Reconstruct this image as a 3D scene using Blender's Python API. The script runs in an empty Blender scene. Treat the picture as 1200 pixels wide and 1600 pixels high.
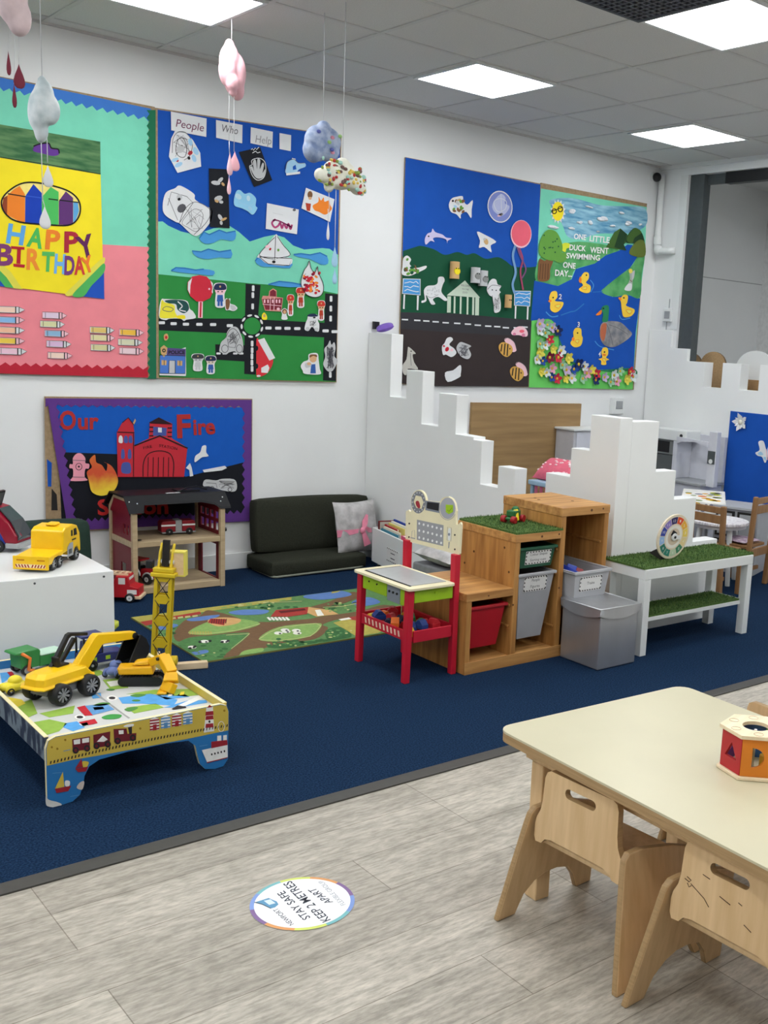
import bpy, bmesh, math, random
from mathutils import Vector, Matrix
random.seed(7)
SC = bpy.context.scene
COL = SC.collection
pi = math.pi
# ------------------------------------------------------------ camera (solved from the room's vanishing points)
FPX, CXP, CYP, ZC = 1642.925, 858.113, 846.055, 1.5
RM = [[0.741881, -0.668068, 0.057423], [-0.079767, -0.172959, -0.981694], [0.66577, 0.72372, -0.181605]]   # rows: image right, image down, forward ; columns: room x, y, z
CAM = Vector((0, 0, ZC))
cd = bpy.data.cameras.new('camera'); cam = bpy.data.objects.new('camera', cd); COL.objects.link(cam)
cd.sensor_fit = 'HORIZONTAL'; cd.sensor_width = 36.0; cd.lens = FPX * 36.0 / 1200.0
cd.shift_x = (600 - CXP) / 1200.0; cd.shift_y = (CYP - 800) / 1200.0
cd.clip_start = 0.05
_r, _d, _f = Vector(RM[0]), Vector(RM[1]), Vector(RM[2])
_m = Matrix((_r, -_d, -_f)).transposed().to_4x4(); _m.translation = CAM
cam.matrix_world = _m
SC.camera = cam
# ------------------------------------------------------------ world, exposure
w = bpy.data.worlds.new('world'); SC.world = w; w.use_nodes = True
w.node_tree.nodes['Background'].inputs[0].default_value = (0.9, 0.95, 1, 1)
w.node_tree.nodes['Background'].inputs[1].default_value = 0.02
SC.view_settings.view_transform = 'Standard'; SC.view_settings.look = 'None'
SC.view_settings.gamma = 1.0; SC.view_settings.use_curve_mapping = False
SC.view_settings.exposure = 0.0
PANEL = 16.3      # strength of the LED ceiling panels
K_ALB = 1.12     # photo colour -> albedo
# ------------------------------------------------------------ picture point -> point on a real plane of the room
def ray(px, py):
    a, b = (px - CXP) / FPX, (py - CYP) / FPX
    return _r * a + _d * b + _f
def onY(px, py, y): r = ray(px, py); return CAM + r * (y / r.y)
def onX(px, py, x): r = ray(px, py); return CAM + r * (x / r.x)
def onZ(px, py, z): r = ray(px, py); return CAM + r * ((z - ZC) / r.z)
class Plane:
    "a flat surface of the room: P(px,py) gives the point of it, n its outward normal"
    def __init__(s, kind, val, n): s.k, s.v, s.n = kind, val, Vector(n)
    def P(s, px, py, lift=0.0):
        f = {'x': onX, 'y': onY, 'z': onZ}[s.k]
        return f(px, py, s.v) + s.n * lift
YW, XR, ZCEIL = 6.15, 6.665, 3.0
# ------------------------------------------------------------ materials
def lin(c):
    c = c / 255.0
    return c / 12.92 if c <= 0.04045 else ((c + 0.055) / 1.055) ** 2.4
def rgb(c, k=None):
    k = K_ALB if k is None else k
    return tuple(min(0.92, lin(v) * k) for v in c) + (1.0,)
MATS = {}
def mat(name, c, rough=0.6, var=0.06, scale=30.0, metal=0.0, bump=0.0, stretch=None, c2=None, spec=0.4, emit=0.0, alpha=None, sharp=(0.35, 0.65), coat=0.0, detail=4.0):
    if name in MATS: return MATS[name]
    m = bpy.data.materials.new(name); m.use_nodes = True; MATS[name] = m
    nt = m.node_tree; b = nt.nodes['Principled BSDF']
    b.inputs['Roughness'].default_value = rough; b.inputs['Metallic'].default_value = metal
    b.inputs['Specular IOR Level'].default_value = spec
    if coat: b.inputs['Coat Weight'].default_value = coat
    base = rgb(c)
    m.diffuse_color = base
    tc = nt.nodes.new('ShaderNodeTexCoord'); mp = nt.nodes.new('ShaderNodeMapping')
    nt.links.new(tc.outputs['Object'], mp.inputs['Vector'])
    if stretch: mp.inputs['Scale'].default_value = stretch
    nz = nt.nodes.new('ShaderNodeTexNoise'); nz.inputs['Scale'].default_value = scale; nz.inputs['Detail'].default_value = detail
    nt.links.new(mp.outputs['Vector'], nz.inputs['Vector'])
    rp = nt.nodes.new('ShaderNodeValToRGB')
    rp.color_ramp.elements[0].position, rp.color_ramp.elements[1].position = sharp
    if c2 is None:
        lo = tuple(v * (1 - var) for v in base[:3]) + (1,); hi = tuple(min(0.95, v * (1 + var)) for v in base[:3]) + (1,)
    else: lo, hi = base, rgb(c2)
    rp.color_ramp.elements[0].color = lo; rp.color_ramp.elements[1].color = hi
    nt.links.new(nz.outputs['Fac'], rp.inputs['Fac']); nt.links.new(rp.outputs['Color'], b.inputs['Base Color'])
    if bump:
        bp = nt.nodes.new('ShaderNodeBump'); bp.inputs['Strength'].default_value = bump; bp.inputs['Distance'].default_value = 0.01
        nt.links.new(nz.outputs['Fac'], bp.inputs['Height']); nt.links.new(bp.outputs['Normal'], b.inputs['Normal'])
    if emit:
        b.inputs['Emission Color'].default_value = (0.97, 0.985, 1, 1); b.inputs['Emission Strength'].default_value = emit
    return m
def paper(name, c, var=0.03): return mat('paper_' + name, c, rough=0.75, var=var, scale=9, bump=0.25, spec=0.2)
def ink(name, c): return mat('ink_' + name, c, rough=0.7, var=0.05, scale=40, spec=0.2)
def plastic(name, c, rough=0.35): return mat('plastic_' + name, c, rough=rough, var=0.03, scale=15)
def paint(name, c, rough=0.45): return mat('paint_' + name, c, rough=rough, var=0.03, scale=12)
def wood(name, c, c2, scale=6, stretch=(1, 12, 12), rough=0.5):
    return mat('wood_' + name, c, c2=c2, rough=rough, scale=scale, stretch=stretch, bump=0.05, sharp=(0.3, 0.7))
# ------------------------------------------------------------ mesh builder
def frame_of(d):
    d = Vector(d).normalized()
    a = Vector((0, 0, 1)) if abs(d.z) < 0.9 else Vector((1, 0, 0))
    u = d.cross(a).normalized(); return u, d.cross(u).normalized(), d
class MB:
    def __init__(s, off=(0, 0, 0), M=None):
        s.v, s.f, s.mi, s.sm, s.mats = [], [], [], [], []
        s.off = Vector(off); s.M = M
    def _m(s, m):
        if m not in s.mats: s.mats.append(m)
        return s.mats.index(m)
    def add(s, vs, fs, m, smooth=False):
        n = len(s.v); k = s._m(m)
        for p in vs:
            p = Vector(p)
            if s.M is not None: p = s.M @ p
            s.v.append(p - s.off)
        for f in fs: s.f.append([n + i for i in f]); s.mi.append(k); s.sm.append(smooth)
        return s
    def hexa(s, p, m):   # 8 corners: bottom 4 then top 4
        return s.add(p, [(3, 2, 1, 0), (4, 5, 6, 7), (0, 1, 5, 4), (1, 2, 6, 5), (2, 3, 7, 6), (3, 0, 4, 7)], m)
    def box(s, a, b, m):   # two opposite corners
        x0, y0, z0 = a; x1, y1, z1 = b
        x0, x1 = sorted((x0, x1)); y0, y1 = sorted((y0, y1)); z0, z1 = sorted((z0, z1))
        return s.hexa([(x0, y0, z0), (x1, y0, z0), (x1, y1, z0), (x0, y1, z0), (x0, y0, z1), (x1, y0, z1), (x1, y1, z1), (x0, y1, z1)], m)
    def rbox(s, c, size, rot, m):
        R = Matrix.Rotation(rot[2], 4, 'Z') @ Matrix.Rotation(rot[1], 4, 'Y') @ Matrix.Rotation(rot[0], 4, 'X')
        hx, hy, hz = [q / 2 for q in size]; c = Vector(c)
        P = [(-hx, -hy, -hz), (hx, -hy, -hz), (hx, hy, -hz), (-hx, hy, -hz), (-hx, -hy, hz), (hx, -hy, hz), (hx, hy, hz), (-hx, hy, hz)]
        return s.hexa([c + R @ Vector(q) for q in P], m)
    def taper(s, c0, s0, c1, s1, m):  # frustum between two horizontal rectangles
        (x, y, z), (a, b) = c0, s0; (X, Y, Z), (A, B) = c1, s1
        return s.hexa([(x - a/2, y - b/2, z), (x + a/2, y - b/2, z), (x + a/2, y + b/2, z), (x - a/2, y + b/2, z),
                       (X - A/2, Y - B/2, Z), (X + A/2, Y - B/2, Z), (X + A/2, Y + B/2, Z), (X - A/2, Y + B/2, Z)], m)
    def ext(s, pts, vec, m, mside=None):   # polygon (3D points) extruded along vec; pts = visible front
        pts = [Vector(p) for p in pts]; vec = Vector(vec); n = len(pts)
        nr = Vector((0, 0, 0))
        for i in range(n): nr += pts[i].cross(pts[(i + 1) % n])
        if nr.dot(vec) > 0: pts.reverse()
        vs = pts + [p + vec for p in pts]
        s.add(vs, [list(range(n)), list(range(2 * n - 1, n - 1, -1))], m)
        s.add(vs, [(i, i + n, (i + 1) % n + n, (i + 1) % n) for i in range(n)], mside or m)
        return s
    def cyl(s, p0, p1, r0, m, r1=None, n=20, caps=True, mcap=None):
        r1 = r0 if r1 is None else r1
        p0, p1 = Vector(p0), Vector(p1); u, v, d = frame_of(p1 - p0)
        A = [p0 + (u * math.cos(2*pi*i/n) + v * math.sin(2*pi*i/n)) * r0 for i in range(n)]
        B = [p1 + (u * math.cos(2*pi*i/n) + v * math.sin(2*pi*i/n)) * r1 for i in range(n)]
        s.add(A + B, [(i, (i + 1) % n, (i + 1) % n + n, i + n) for i in range(n)], m, True)
        if caps:
            s.add(A, [list(range(n - 1, -1, -1))], mcap or m); s.add(B, [list(range(n))], mcap or m)
        return s
    def lathe(s, p, d, prof, m, n=24):   # prof: (radius, height along d)
        p = Vector(p); u, v, d = frame_of(d); vs = []
        for r, h in prof:
            for i in range(n): vs.append(p + d * h + (u * math.cos(2*pi*i/n) + v * math.sin(2*pi*i/n)) * max(r, 1e-5))
        fs = [(k*n + i, k*n + (i + 1) % n, (k + 1)*n + (i + 1) % n, (k + 1)*n + i) for k in range(len(prof) - 1) for i in range(n)]
        return s.add(vs, fs, m, True)
    def tube(s, pts, r, m, n=8, closed=False):
        pts = [Vector(p) for p in pts]; vs = []; N = len(pts)
        for i, p in enumerate(pts):
            a = pts[i - 1] if (i > 0 or closed) else p; b = pts[(i + 1) % N] if (i < N - 1 or closed) else p
            u, v, d = frame_of(b - a); rr = r[i] if isinstance(r, (list, tuple)) else r
            if i and True:
                pu = s._pu; u = (pu - d * pu.dot(d)).normalized(); v = d.cross(u)
            s._pu = u
            vs += [p + (u * math.cos(2*pi*k/n) + v * math.sin(2*pi*k/n)) * rr for k in range(n)]
        fs = []
        for i in range(N if closed else N - 1):
            j = (i + 1) % N
            fs += [(i*n + k, i*n + (k + 1) % n, j*n + (k + 1) % n, j*n + k) for k in range(n)]
        if not closed: fs += [list(range(n - 1, -1, -1)), list(range((N - 1)*n, N*n))]
        return s.add(vs, fs, m, True)
    def ball(s, c, r, m, n=16, lump=0.0, seed=0, M=None):
        c = Vector(c); r = r if isinstance(r, (list, tuple)) else (r, r, r); vs = []; k = n // 2
        rnd = random.Random(seed); ph = [rnd.uniform(0, 6.28) for _ in range(6)]
        for j in range(k + 1):
            t = pi * j / k
            for i in range(n):
                a = 2 * pi * i / n
                q = Vector((math.sin(t) * math.cos(a), math.sin(t) * math.sin(a), math.cos(t)))
                g = 1 + lump * (math.sin(3*a + ph[0] + 2*q.z) * math.sin(t) + math.sin(4*q.z + ph[1] + a) * 0.7 * math.sin(t) + math.sin(5*a + ph[2] - 3*q.z) * 0.4 * math.sin(t))
                p = Vector((q.x * r[0] * g, q.y * r[1] * g, q.z * r[2] * g))
                vs.append(c + (M @ p if M is not None else p))
        fs = [(j*n + i, (j + 1)*n + i, (j + 1)*n + (i + 1) % n, j*n + (i + 1) % n) for j in range(k) for i in range(n)]
        return s.add(vs, fs, m, True)
    # --- flat graphics on a plane, given by points of the picture
    def gfx(s, pl, pts, m, lift=0.001, th=0.0008, mside=None):
        P = [pl.P(x, y, lift) for x, y in pts]
        return s.ext(P, pl.n * -th, m, mside)
    def line(s, pl, pts, wpx, m, lift=0.0016, closed=False):
        pts = [Vector((x, y)) for x, y in pts]; N = len(pts); L, Rr = [], []
        for i in range(N):
            a = pts[i - 1] if (i or closed) else pts[i]; b = pts[(i + 1) % N] if (i < N - 1 or closed) else pts[i]
            d = (b - a); d = d.normalized() if d.length > 1e-6 else Vector((1, 0)); nn = Vector((-d.y, d.x)) * wpx / 2
            L.append(pts[i] + nn); Rr.append(pts[i] - nn)
        vs = [pl.P(p.x, p.y, lift) for p in L] + [pl.P(p.x, p.y, lift) for p in Rr]
        fs = []
        for i in range(N if closed else N - 1):
            j = (i + 1) % N; f = (i, j, N + j, N + i)
            nr = (vs[f[1]] - vs[f[0]]).cross(vs[f[2]] - vs[f[0]])
            fs.append(f if nr.dot(pl.n) > 0 else f[::-1])
        return s.add(vs, fs, m)
    def text(s, pl, body, A, B, h, m, lift=0.002, bold=0.0, up=None):
        "lettering from picture point A to B (baseline), h picture pixels tall"
        V, F, (x0, x1, y0, y1) = glyphs(body, bold)
        A, B = Vector(A), Vector(B); u = B - A
        if up is None: up = Vector((u.y, -u.x)).normalized() * h
        else: up = Vector(up)
        vs = []
        for x, y in V:
            q = A + u * ((x - x0) / (x1 - x0)) + up * (y / 0.72)
            vs.append(pl.P(q.x, q.y, lift))
        fs = []
        for f in F:
            nr = (vs[f[1]] - vs[f[0]]).cross(vs[f[2]] - vs[f[0]])
            fs.append(f if nr.dot(pl.n) > 0 else f[::-1])
        return s.add(vs, fs, m)
    def build(s, name, parent=None, bevel=0.0, loc=None, sub=0, seg=2, auto=True):
        me = bpy.data.meshes.new(name); me.from_pydata([tuple(v) for v in s.v], [], s.f)
        for m in s.mats: me.materials.append(m)
        for p, k, sm in zip(me.polygons, s.mi, s.sm): p.material_index = k; p.use_smooth = sm
        bm = bmesh.new(); bm.from_mesh(me)
        if bevel or sub: bmesh.ops.remove_doubles(bm, verts=bm.verts, dist=1e-5)
        bm.normal_update(); bm.to_mesh(me); bm.free(); me.update()
        o = bpy.data.objects.new(name, me); COL.objects.link(o)
        if parent: o.parent = parent
        if loc is not None: o.location = loc
        if sub:
            md = o.modifiers.new('subdivision', 'SUBSURF'); md.levels = sub; md.render_levels = sub
        if bevel:
            md = o.modifiers.new('bevel', 'BEVEL'); md.width = bevel; md.segments = seg; md.limit_method = 'ANGLE'; md.angle_limit = 0.7
            md.use_clamp_overlap = True
        return o
_GL = {}
def glyphs(body, bold):
    key = (body, bold)
    if key not in _GL:
        cu = bpy.data.curves.new('glyphs', 'FONT'); cu.body = body; cu.size = 1.0; cu.offset = bold; cu.resolution_u = 3
        ob = bpy.data.objects.new('glyphs', cu); COL.objects.link(ob)
        bpy.context.view_layer.update()
        dg = bpy.context.evaluated_depsgraph_get()
        me = bpy.data.meshes.new_from_object(ob.evaluated_get(dg))
        V = [(v.co.x, v.co.y) for v in me.vertices]; F = [list(p.vertices) for p in me.polygons]
        bpy.data.objects.remove(ob); bpy.data.curves.remove(cu); bpy.data.meshes.remove(me)
        xs = [v[0] for v in V]; ys = [v[1] for v in V]
        _GL[key] = (V, F, (min(xs), max(xs), min(ys), max(ys)))
    return _GL[key]
def tag(o, label=None, cat=None, group=None, kind=None):
    if label: o['label'] = label
    if cat: o['category'] = cat
    if group: o['group'] = group
    if kind: o['kind'] = kind
    return o
def thing(name, label, cat, loc=(0, 0, 0), rz=0.0, group=None):
    o = bpy.data.objects.new(name, None); COL.objects.link(o); o.empty_display_size = 0.1
    o.location = loc; o.rotation_euler = (0, 0, rz)
    return tag(o, label, cat, group)
def recentre(o):
    "puts the origin of a single-mesh thing at its own middle"
    me = o.data; c = Vector((0, 0, 0))
    for v in me.vertices: c += v.co
    c /= max(1, len(me.vertices)); me.transform(Matrix.Translation(-c)); o.location = c
    return o
def struct(name, mb, **k): return tag(mb.build(name, **k), kind='structure')
def spline(pts, n=5, closed=True):
    N = len(pts); out = []
    for i in range(N if closed else N - 1):
        g = lambda k: pts[k % N] if closed else pts[max(0, min(N - 1, k))]
        a, b, c, d = g(i - 1), g(i), g(i + 1), g(i + 2)
        for k in range(n):
            t = k / n
            out.append(tuple(0.5 * (2*b[j] + (c[j] - a[j])*t + (2*a[j] - 5*b[j] + 4*c[j] - d[j])*t*t + (3*b[j] - a[j] - 3*c[j] + d[j])*t**3) for j in range(len(b))))
    if not closed: out.append(tuple(pts[-1]))
    return out
def ell(cx, cy, rx, ry, n=24, rot=0.0):
    return [(cx + rx*math.cos(t)*math.cos(rot) - ry*math.sin(t)*math.sin(rot), cy + rx*math.cos(t)*math.sin(rot) + ry*math.sin(t)*math.cos(rot)) for t in (2*pi*i/n for i in range(n))]
def crop(ox, oy, s): return lambda P: [(ox + x*s, oy + y*s) for x, y in P]
def rrect(x0, y0, x1, y1, r, n=5):
    o = []
    for cx, cy, a in ((x1 - r, y1 - r, 0), (x0 + r, y1 - r, 90), (x0 + r, y0 + r, 180), (x1 - r, y0 + r, 270)):
        o += [(cx + r*math.cos(math.radians(a + 90*i/n)), cy + r*math.sin(math.radians(a + 90*i/n))) for i in range(n + 1)]
    return o
# ============================================================ materials of the room
WALL = mat('wall_paint', (222, 224, 224), rough=0.7, var=0.012, scale=3, bump=0.02, spec=0.2)
WHITE = mat('white_lacquer', (216, 219, 218), rough=0.35, var=0.01, scale=5)
CASTLE = mat('castle_white', (226, 228, 227), rough=0.45, var=0.012, scale=3)
CEIL = mat('ceiling_tile', (206, 206, 204), rough=0.9, var=0.05, scale=160, spec=0.1)
TBAR = mat('ceiling_bar', (196, 196, 194), rough=0.6, var=0.02)
LED = mat('led_diffuser', (250, 252, 255), rough=0.5, emit=PANEL)
BLACK = mat('black_plastic', (22, 23, 25), rough=0.4, var=0.1)
DARK = mat('dark_gap', (30, 28, 26), rough=0.8)
GREYM = mat('grey_frame', (70, 76, 78), rough=0.45, metal=0.0)
GREYP = plastic('grey', (150, 153, 155))
GRASS = mat('artificial_grass', (52, 82, 42), c2=(96, 122, 62), rough=0.85, scale=220, bump=0.6, spec=0.15)
def floor_material():
    m = bpy.data.materials.new('floor_planks'); m.use_nodes = True; nt = m.node_tree; b = nt.nodes['Principled BSDF']; L = nt.links.new
    b.inputs['Roughness'].default_value = 0.42; b.inputs['Specular IOR Level'].default_value = 0.35
    tc = nt.nodes.new('ShaderNodeTexCoord')
    mp = nt.nodes.new('ShaderNodeMapping'); mp.inputs['Location'].default_value = (0.43, 0.165, 0); L(tc.outputs['Object'], mp.inputs['Vector'])
    br = nt.nodes.new('ShaderNodeTexBrick'); L(mp.outputs['Vector'], br.inputs['Vector'])
    br.offset = 0.36; br.offset_frequency = 3; br.squash = 1
    br.inputs['Scale'].default_value = 1; br.inputs['Brick Width'].default_value = 1.2; br.inputs['Row Height'].default_value = 0.2
    br.inputs['Mortar Size'].default_value = 0.0016; br.inputs['Mortar Smooth'].default_value = 0.3
    br.inputs['Color1'].default_value = rgb((177, 171, 160)); br.inputs['Color2'].default_value = rgb((160, 154, 144)); br.inputs['Mortar'].default_value = rgb((124, 117, 106))
    def noise(scale, st, detail, dist=0.0):
        q = nt.nodes.new('ShaderNodeMapping'); q.inputs['Scale'].default_value = st; L(tc.outputs['Object'], q.inputs['Vector'])
        n = nt.nodes.new('ShaderNodeTexNoise'); n.inputs['Scale'].default_value = scale; n.inputs['Detail'].default_value = detail; n.inputs['Roughness'].default_value = 0.65; n.inputs['Distortion'].default_value = dist
        L(q.outputs['Vector'], n.inputs['Vector']); return n
    n1 = noise(5, (0.7, 4.5, 1), 9, 0.25); n2 = noise(34, (0.6, 2.6, 1), 7, 0.15); n3 = noise(1.6, (1, 2.2, 1), 3)
    cur = br.outputs['Color']
    for n, lo, hi, a, c in ((n1, 0.74, 1.15, 0.34, 0.66), (n2, 0.76, 1.12, 0.38, 0.6), (n3, 0.84, 1.1, 0.3, 0.7)):
        rp = nt.nodes.new('ShaderNodeValToRGB'); rp.color_ramp.elements[0].position = a; rp.color_ramp.elements[1].position = c
        rp.color_ramp.elements[0].color = (lo, lo, lo * 0.985, 1); rp.color_ramp.elements[1].color = (hi, hi, hi * 1.0, 1)
        mx = nt.nodes.new('ShaderNodeMix'); mx.data_type = 'RGBA'; mx.blend_type = 'MULTIPLY'; mx.inputs[0].default_value = 1
        L(n.outputs['Fac'], rp.inputs['Fac']); L(cur, mx.inputs[6]); L(rp.outputs['Color'], mx.inputs[7]); cur = mx.outputs[2]
    L(cur, b.inputs['Base Color'])
    bp = nt.nodes.new('ShaderNodeBump'); bp.inputs['Strength'].default_value = 0.06; bp.inputs['Distance'].default_value = 0.003
    L(n2.outputs['Fac'], bp.inputs['Height']); L(bp.outputs['Normal'], b.inputs['Normal'])
    return m
CARPET = mat('carpet_navy', (10, 25, 47), c2=(31, 53, 80), rough=0.95, scale=160, bump=0.5, spec=0.05, detail=6)
# ============================================================ the room
mb = MB().box((-5.0, -5.0, -0.1), (9.0, 2.86, 0.0), floor_material()); struct('floor', mb)
mb = MB().box((-5.0, 2.86, -0.1), (9.0, YW, 0.0), CARPET); struct('carpet', mb)
mb = MB().box((-5.0, 2.80, 0.0), (9.0, 2.862, 0.006), mat('edge_strip', (62, 61, 58), rough=0.5)); struct('trim_1', mb, bevel=0.002)
mb = MB().box((-5.0, YW, 0.0), (9.0, YW + 0.15, 3.1), WALL); struct('wall_back', mb)
mb = MB().box((-5.15, -5.0, 0.0), (-5.0, YW, 3.1), WALL); struct('wall_left', mb)
mb = MB().box((-5.15, -5.15, 0.0), (9.0, -5.0, 3.1), WALL); struct('wall_front', mb)
mb = MB().box((XR, 5.845, 0.0), (XR + 0.1, YW, 3.0), WALL)
mb.box((XR, -5.0, 0.0), (XR + 0.1, 3.6, 3.0), WALL)
mb.box((XR, 3.6, 2.915), (XR + 0.1, 5.845, 3.0), WALL); struct('wall_right', mb)
mb = MB()
mb.box((-5.0, -5.0, ZCEIL), (9.0, YW, ZCEIL + 0.1), CEIL); struct('ceiling', mb)
mb = MB()
gx = [2.49 - 0.6 * k for k in range(1, 13)] + [2.49 + 0.6 * k for k in range(0, 7)]
gy = [6.025 - 0.6 * k for k in range(0, 19)]
for x in gx: mb.box((x - 0.012, -5.0, ZCEIL - 0.005), (x + 0.012, YW, ZCEIL + 0.001), TBAR)
for y in gy: mb.box((-5.0, y - 0.012, ZCEIL - 0.0045), (XR, y + 0.012, ZCEIL + 0.001), TBAR)
mb.box((-5.0, YW - 0.02, ZCEIL - 0.012), (XR, YW, ZCEIL), TBAR)
mb.box((XR - 0.03, -5.0, ZCEIL - 0.03), (XR, YW, ZCEIL), WALL)
struct('trim_2', mb)
# room beyond the opening
mb = MB().box((8.14, -5.0, 0.0), (8.3, YW, 3.1), mat('wall_beyond', (214, 216, 216), rough=0.7)); struct('wall_right_beyond', mb)
mb = MB()
for x0, x1, z in ((6.77, 8.14, 2.175),): mb.box((x0, YW - 0.004, z), (x1, YW, z + 0.006), GREYP)
struct('trim_3', mb)
mb = MB()
mb.box((XR + 0.02, 5.70, 1.2), (XR + 0.10, 5.845, 2.915), GREYM)
mb.box((XR + 0.03, 3.6, 2.83), (XR + 0.10, 5.50, 2.915), BLACK); mb.box((XR + 0.06, 5.5, 2.84), (XR + 0.10, 5.71, 2.915), GREYM)
struct('door_1', mb, bevel=0.003)
mb = MB().box((XR - 0.006, 5.845, 1.7), (XR + 0.005, 5.925, 2.915), WHITE); struct('trim_4', mb, bevel=0.002)
mb = MB().box((-5.0, YW - 0.018, 0.0), (3.905, YW, 0.105), WHITE); mb.box((3.99, YW - 0.018, 0.0), (XR, YW, 0.105), WHITE); struct('baseboard_back', mb, bevel=0.004)
mb = MB().box((XR - 0.034, 3.0, 0.0), (XR - 0.016, 5.9, 0.105), WHITE); struct('baseboard_right', mb, bevel=0.004)
# ceiling lights: every third tile, 0.6 m panels
def ceiling_light(x, y, label):
    t = thing('ceiling_light', label, 'light', (x, y, ZCEIL - 0.006), group='square LED panels in the ceiling')
    mb = MB()
    for a, b in (((-.298, -.298), (.298, -.279)), ((-.298, .279), (.298, .298)), ((-.298, -.279), (-.279, .279)), ((.279, -.279), (.298, .279))):
        mb.box((a[0], a[1], -0.008), (b[0], b[1], 0.004), WHITE)
    mb.build('frame', t)
    MB().box((-.279, -.279, -0.004), (.279, .279, 0.002), LED).build('diffuser', t)
LBL = {(2.18, 5.125): 'glowing square ceiling panel above the pink hanging cloud, cut off at the top edge', (4.0, 5.125): 'glowing square ceiling panel in the middle, above the blue displays',
       (5.8, 5.125): 'glowing square ceiling panel nearest the far right corner by the opening', (4.0, 3.325): 'glowing square ceiling panel beside the grey ventilation grille at top right'}
for x in (-4.42, -3.22, -1.42, 0.38, 2.18, 4.0, 5.8):  # leftmost column of panels is unseen, added to brighten left-facing sides
    for y in (5.125, 3.325, 1.525, -0.275):
        if x == -4.42: continue
        ceiling_light(x, y, LBL.get((x, y), 'glowing square ceiling panel out of view, the leftmost ones added as fill'))
ceiling_light(7.45, 3.0, 'unseen square ceiling panel added to brighten the room beyond the opening')  # unseen lamp, added so the room behind the opening is less dim
# air grille in the ceiling
t = thing('air_grille', 'dark grey honeycomb ventilation grille in the ceiling beside a light panel', 'vent', (3.40, 3.325, ZCEIL - 0.006))
mb = MB(); G1 = mat('grille_grey', (82, 84, 92), rough=0.6)
for k in range(17): q = -0.28 + 0.035 * k; mb.box((q - .005, -.28, -.012), (q + .005, .28, 0), G1); mb.box((-.28, q - .005, -.011), (.28, q + .005, 0), G1)
mb.build('grid', t)
MB().box((-.28, -.28, 0.0005), (.28, .28, 0.003), mat('grille_dark', (48, 48, 54), rough=0.8)).build('backing', t)
mb = MB()
for a, b in (((-.3, -.3), (.3, -.28)), ((-.3, .28), (.3, .3)), ((-.3, -.28), (-.28, .28)), ((.28, -.28), (.3, .28))): mb.box((a[0], a[1], -.013), (b[0], b[1], .002), mat('grille_frame', (60, 60, 66), rough=0.5))
mb.build('frame', t)
# ============================================================ castle partitions
def prism_yz(mb, poly, x0, x1, m): return mb.ext([(x0, y, z) for y, z in poly], (x1 - x0, 0, 0), m)
def prism_xz(mb, poly, y0, y1, m): return mb.ext([(x, y0, z) for x, z in poly], (0, y1 - y0, 0), m)
XC = 3.906
poly = [(6.148, 0), (6.148, 1.525), (5.875, 1.525), (5.875, 1.12), (5.69, 1.12), (5.69, 1.304), (5.51, 1.304), (5.51, .974), (5.33, .974), (5.33, 1.182), (5.148, 1.182),
        (5.148, .945), (4.967, .945), (4.967, .929), (4.885, .929), (4.885, .672), (4.721, .672), (4.721, .801), (4.57, .801), (4.57, 0)]
mb = MB(off=(XC, 5.3, 0)); prism_yz(mb, poly, XC, XC + .092, CASTLE)
tag(mb.build('castle_partition', loc=(XC, 5.3, 0), bevel=0.003), 'white castle-shaped partition stepping down from the back wall behind the book box', 'partition')
t = thing('castle_partition', 'white castle tower partition behind the green grass bench with battlement steps on both sides', 'partition', (XC, 3.76, 0))
mb = MB(off=(XC, 3.76, 0))
prism_yz(mb, [(3.76, 0), (3.76, 1.163), (3.975, 1.163), (3.975, .973), (4.112, .973), (4.112, .815), (4.305, .815), (4.305, 0)], XC, XC + .092, CASTLE); mb.build('left_side', t, bevel=.003)
mb = MB(off=(XC, 3.76, 0))
prism_xz(mb, [(XC + .0921, 0), (XC + .0921, 1.145), (4.205, 1.145), (4.205, .877), (4.37, .877), (4.37, .718), (4.56, .718), (4.56, .465), (4.78, .465), (4.78, 0)], 3.76, 3.85, CASTLE); mb.build('front_side', t, bevel=.003)
RC = [(6.13, 0), (6.13, 1.691), (5.885, 1.691), (5.885, 1.55), (5.703, 1.55), (5.703, 1.452), (5.508, 1.452), (5.508, 1.256), (5.328, 1.256), (5.328, 1.456), (5.146, 1.456), (5.146, 1.258), (4.966, 1.258), (4.966, 1.458), (4.78, 1.458), (4.78, 1.26), (4.6, 1.26), (4.6, 1.46), (4.42, 1.46), (4.42, 1.26), (4.24, 1.26), (4.24, 1.46), (3.61, 1.46), (3.61, 0)]
mb = MB(off=(6.65, 5.0, 0)); prism_yz(mb, RC, 6.648, 6.664, CASTLE)
RC2 = [(5.84, 0), (5.84, 1.55)] + RC[4:]
prism_yz(mb, RC2, 6.664, 6.752, CASTLE)
tag(mb.build('castle_partition', loc=(6.65, 5.0, 0), bevel=.002), 'white battlement panel along the right wall below the opening', 'partition')
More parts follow.
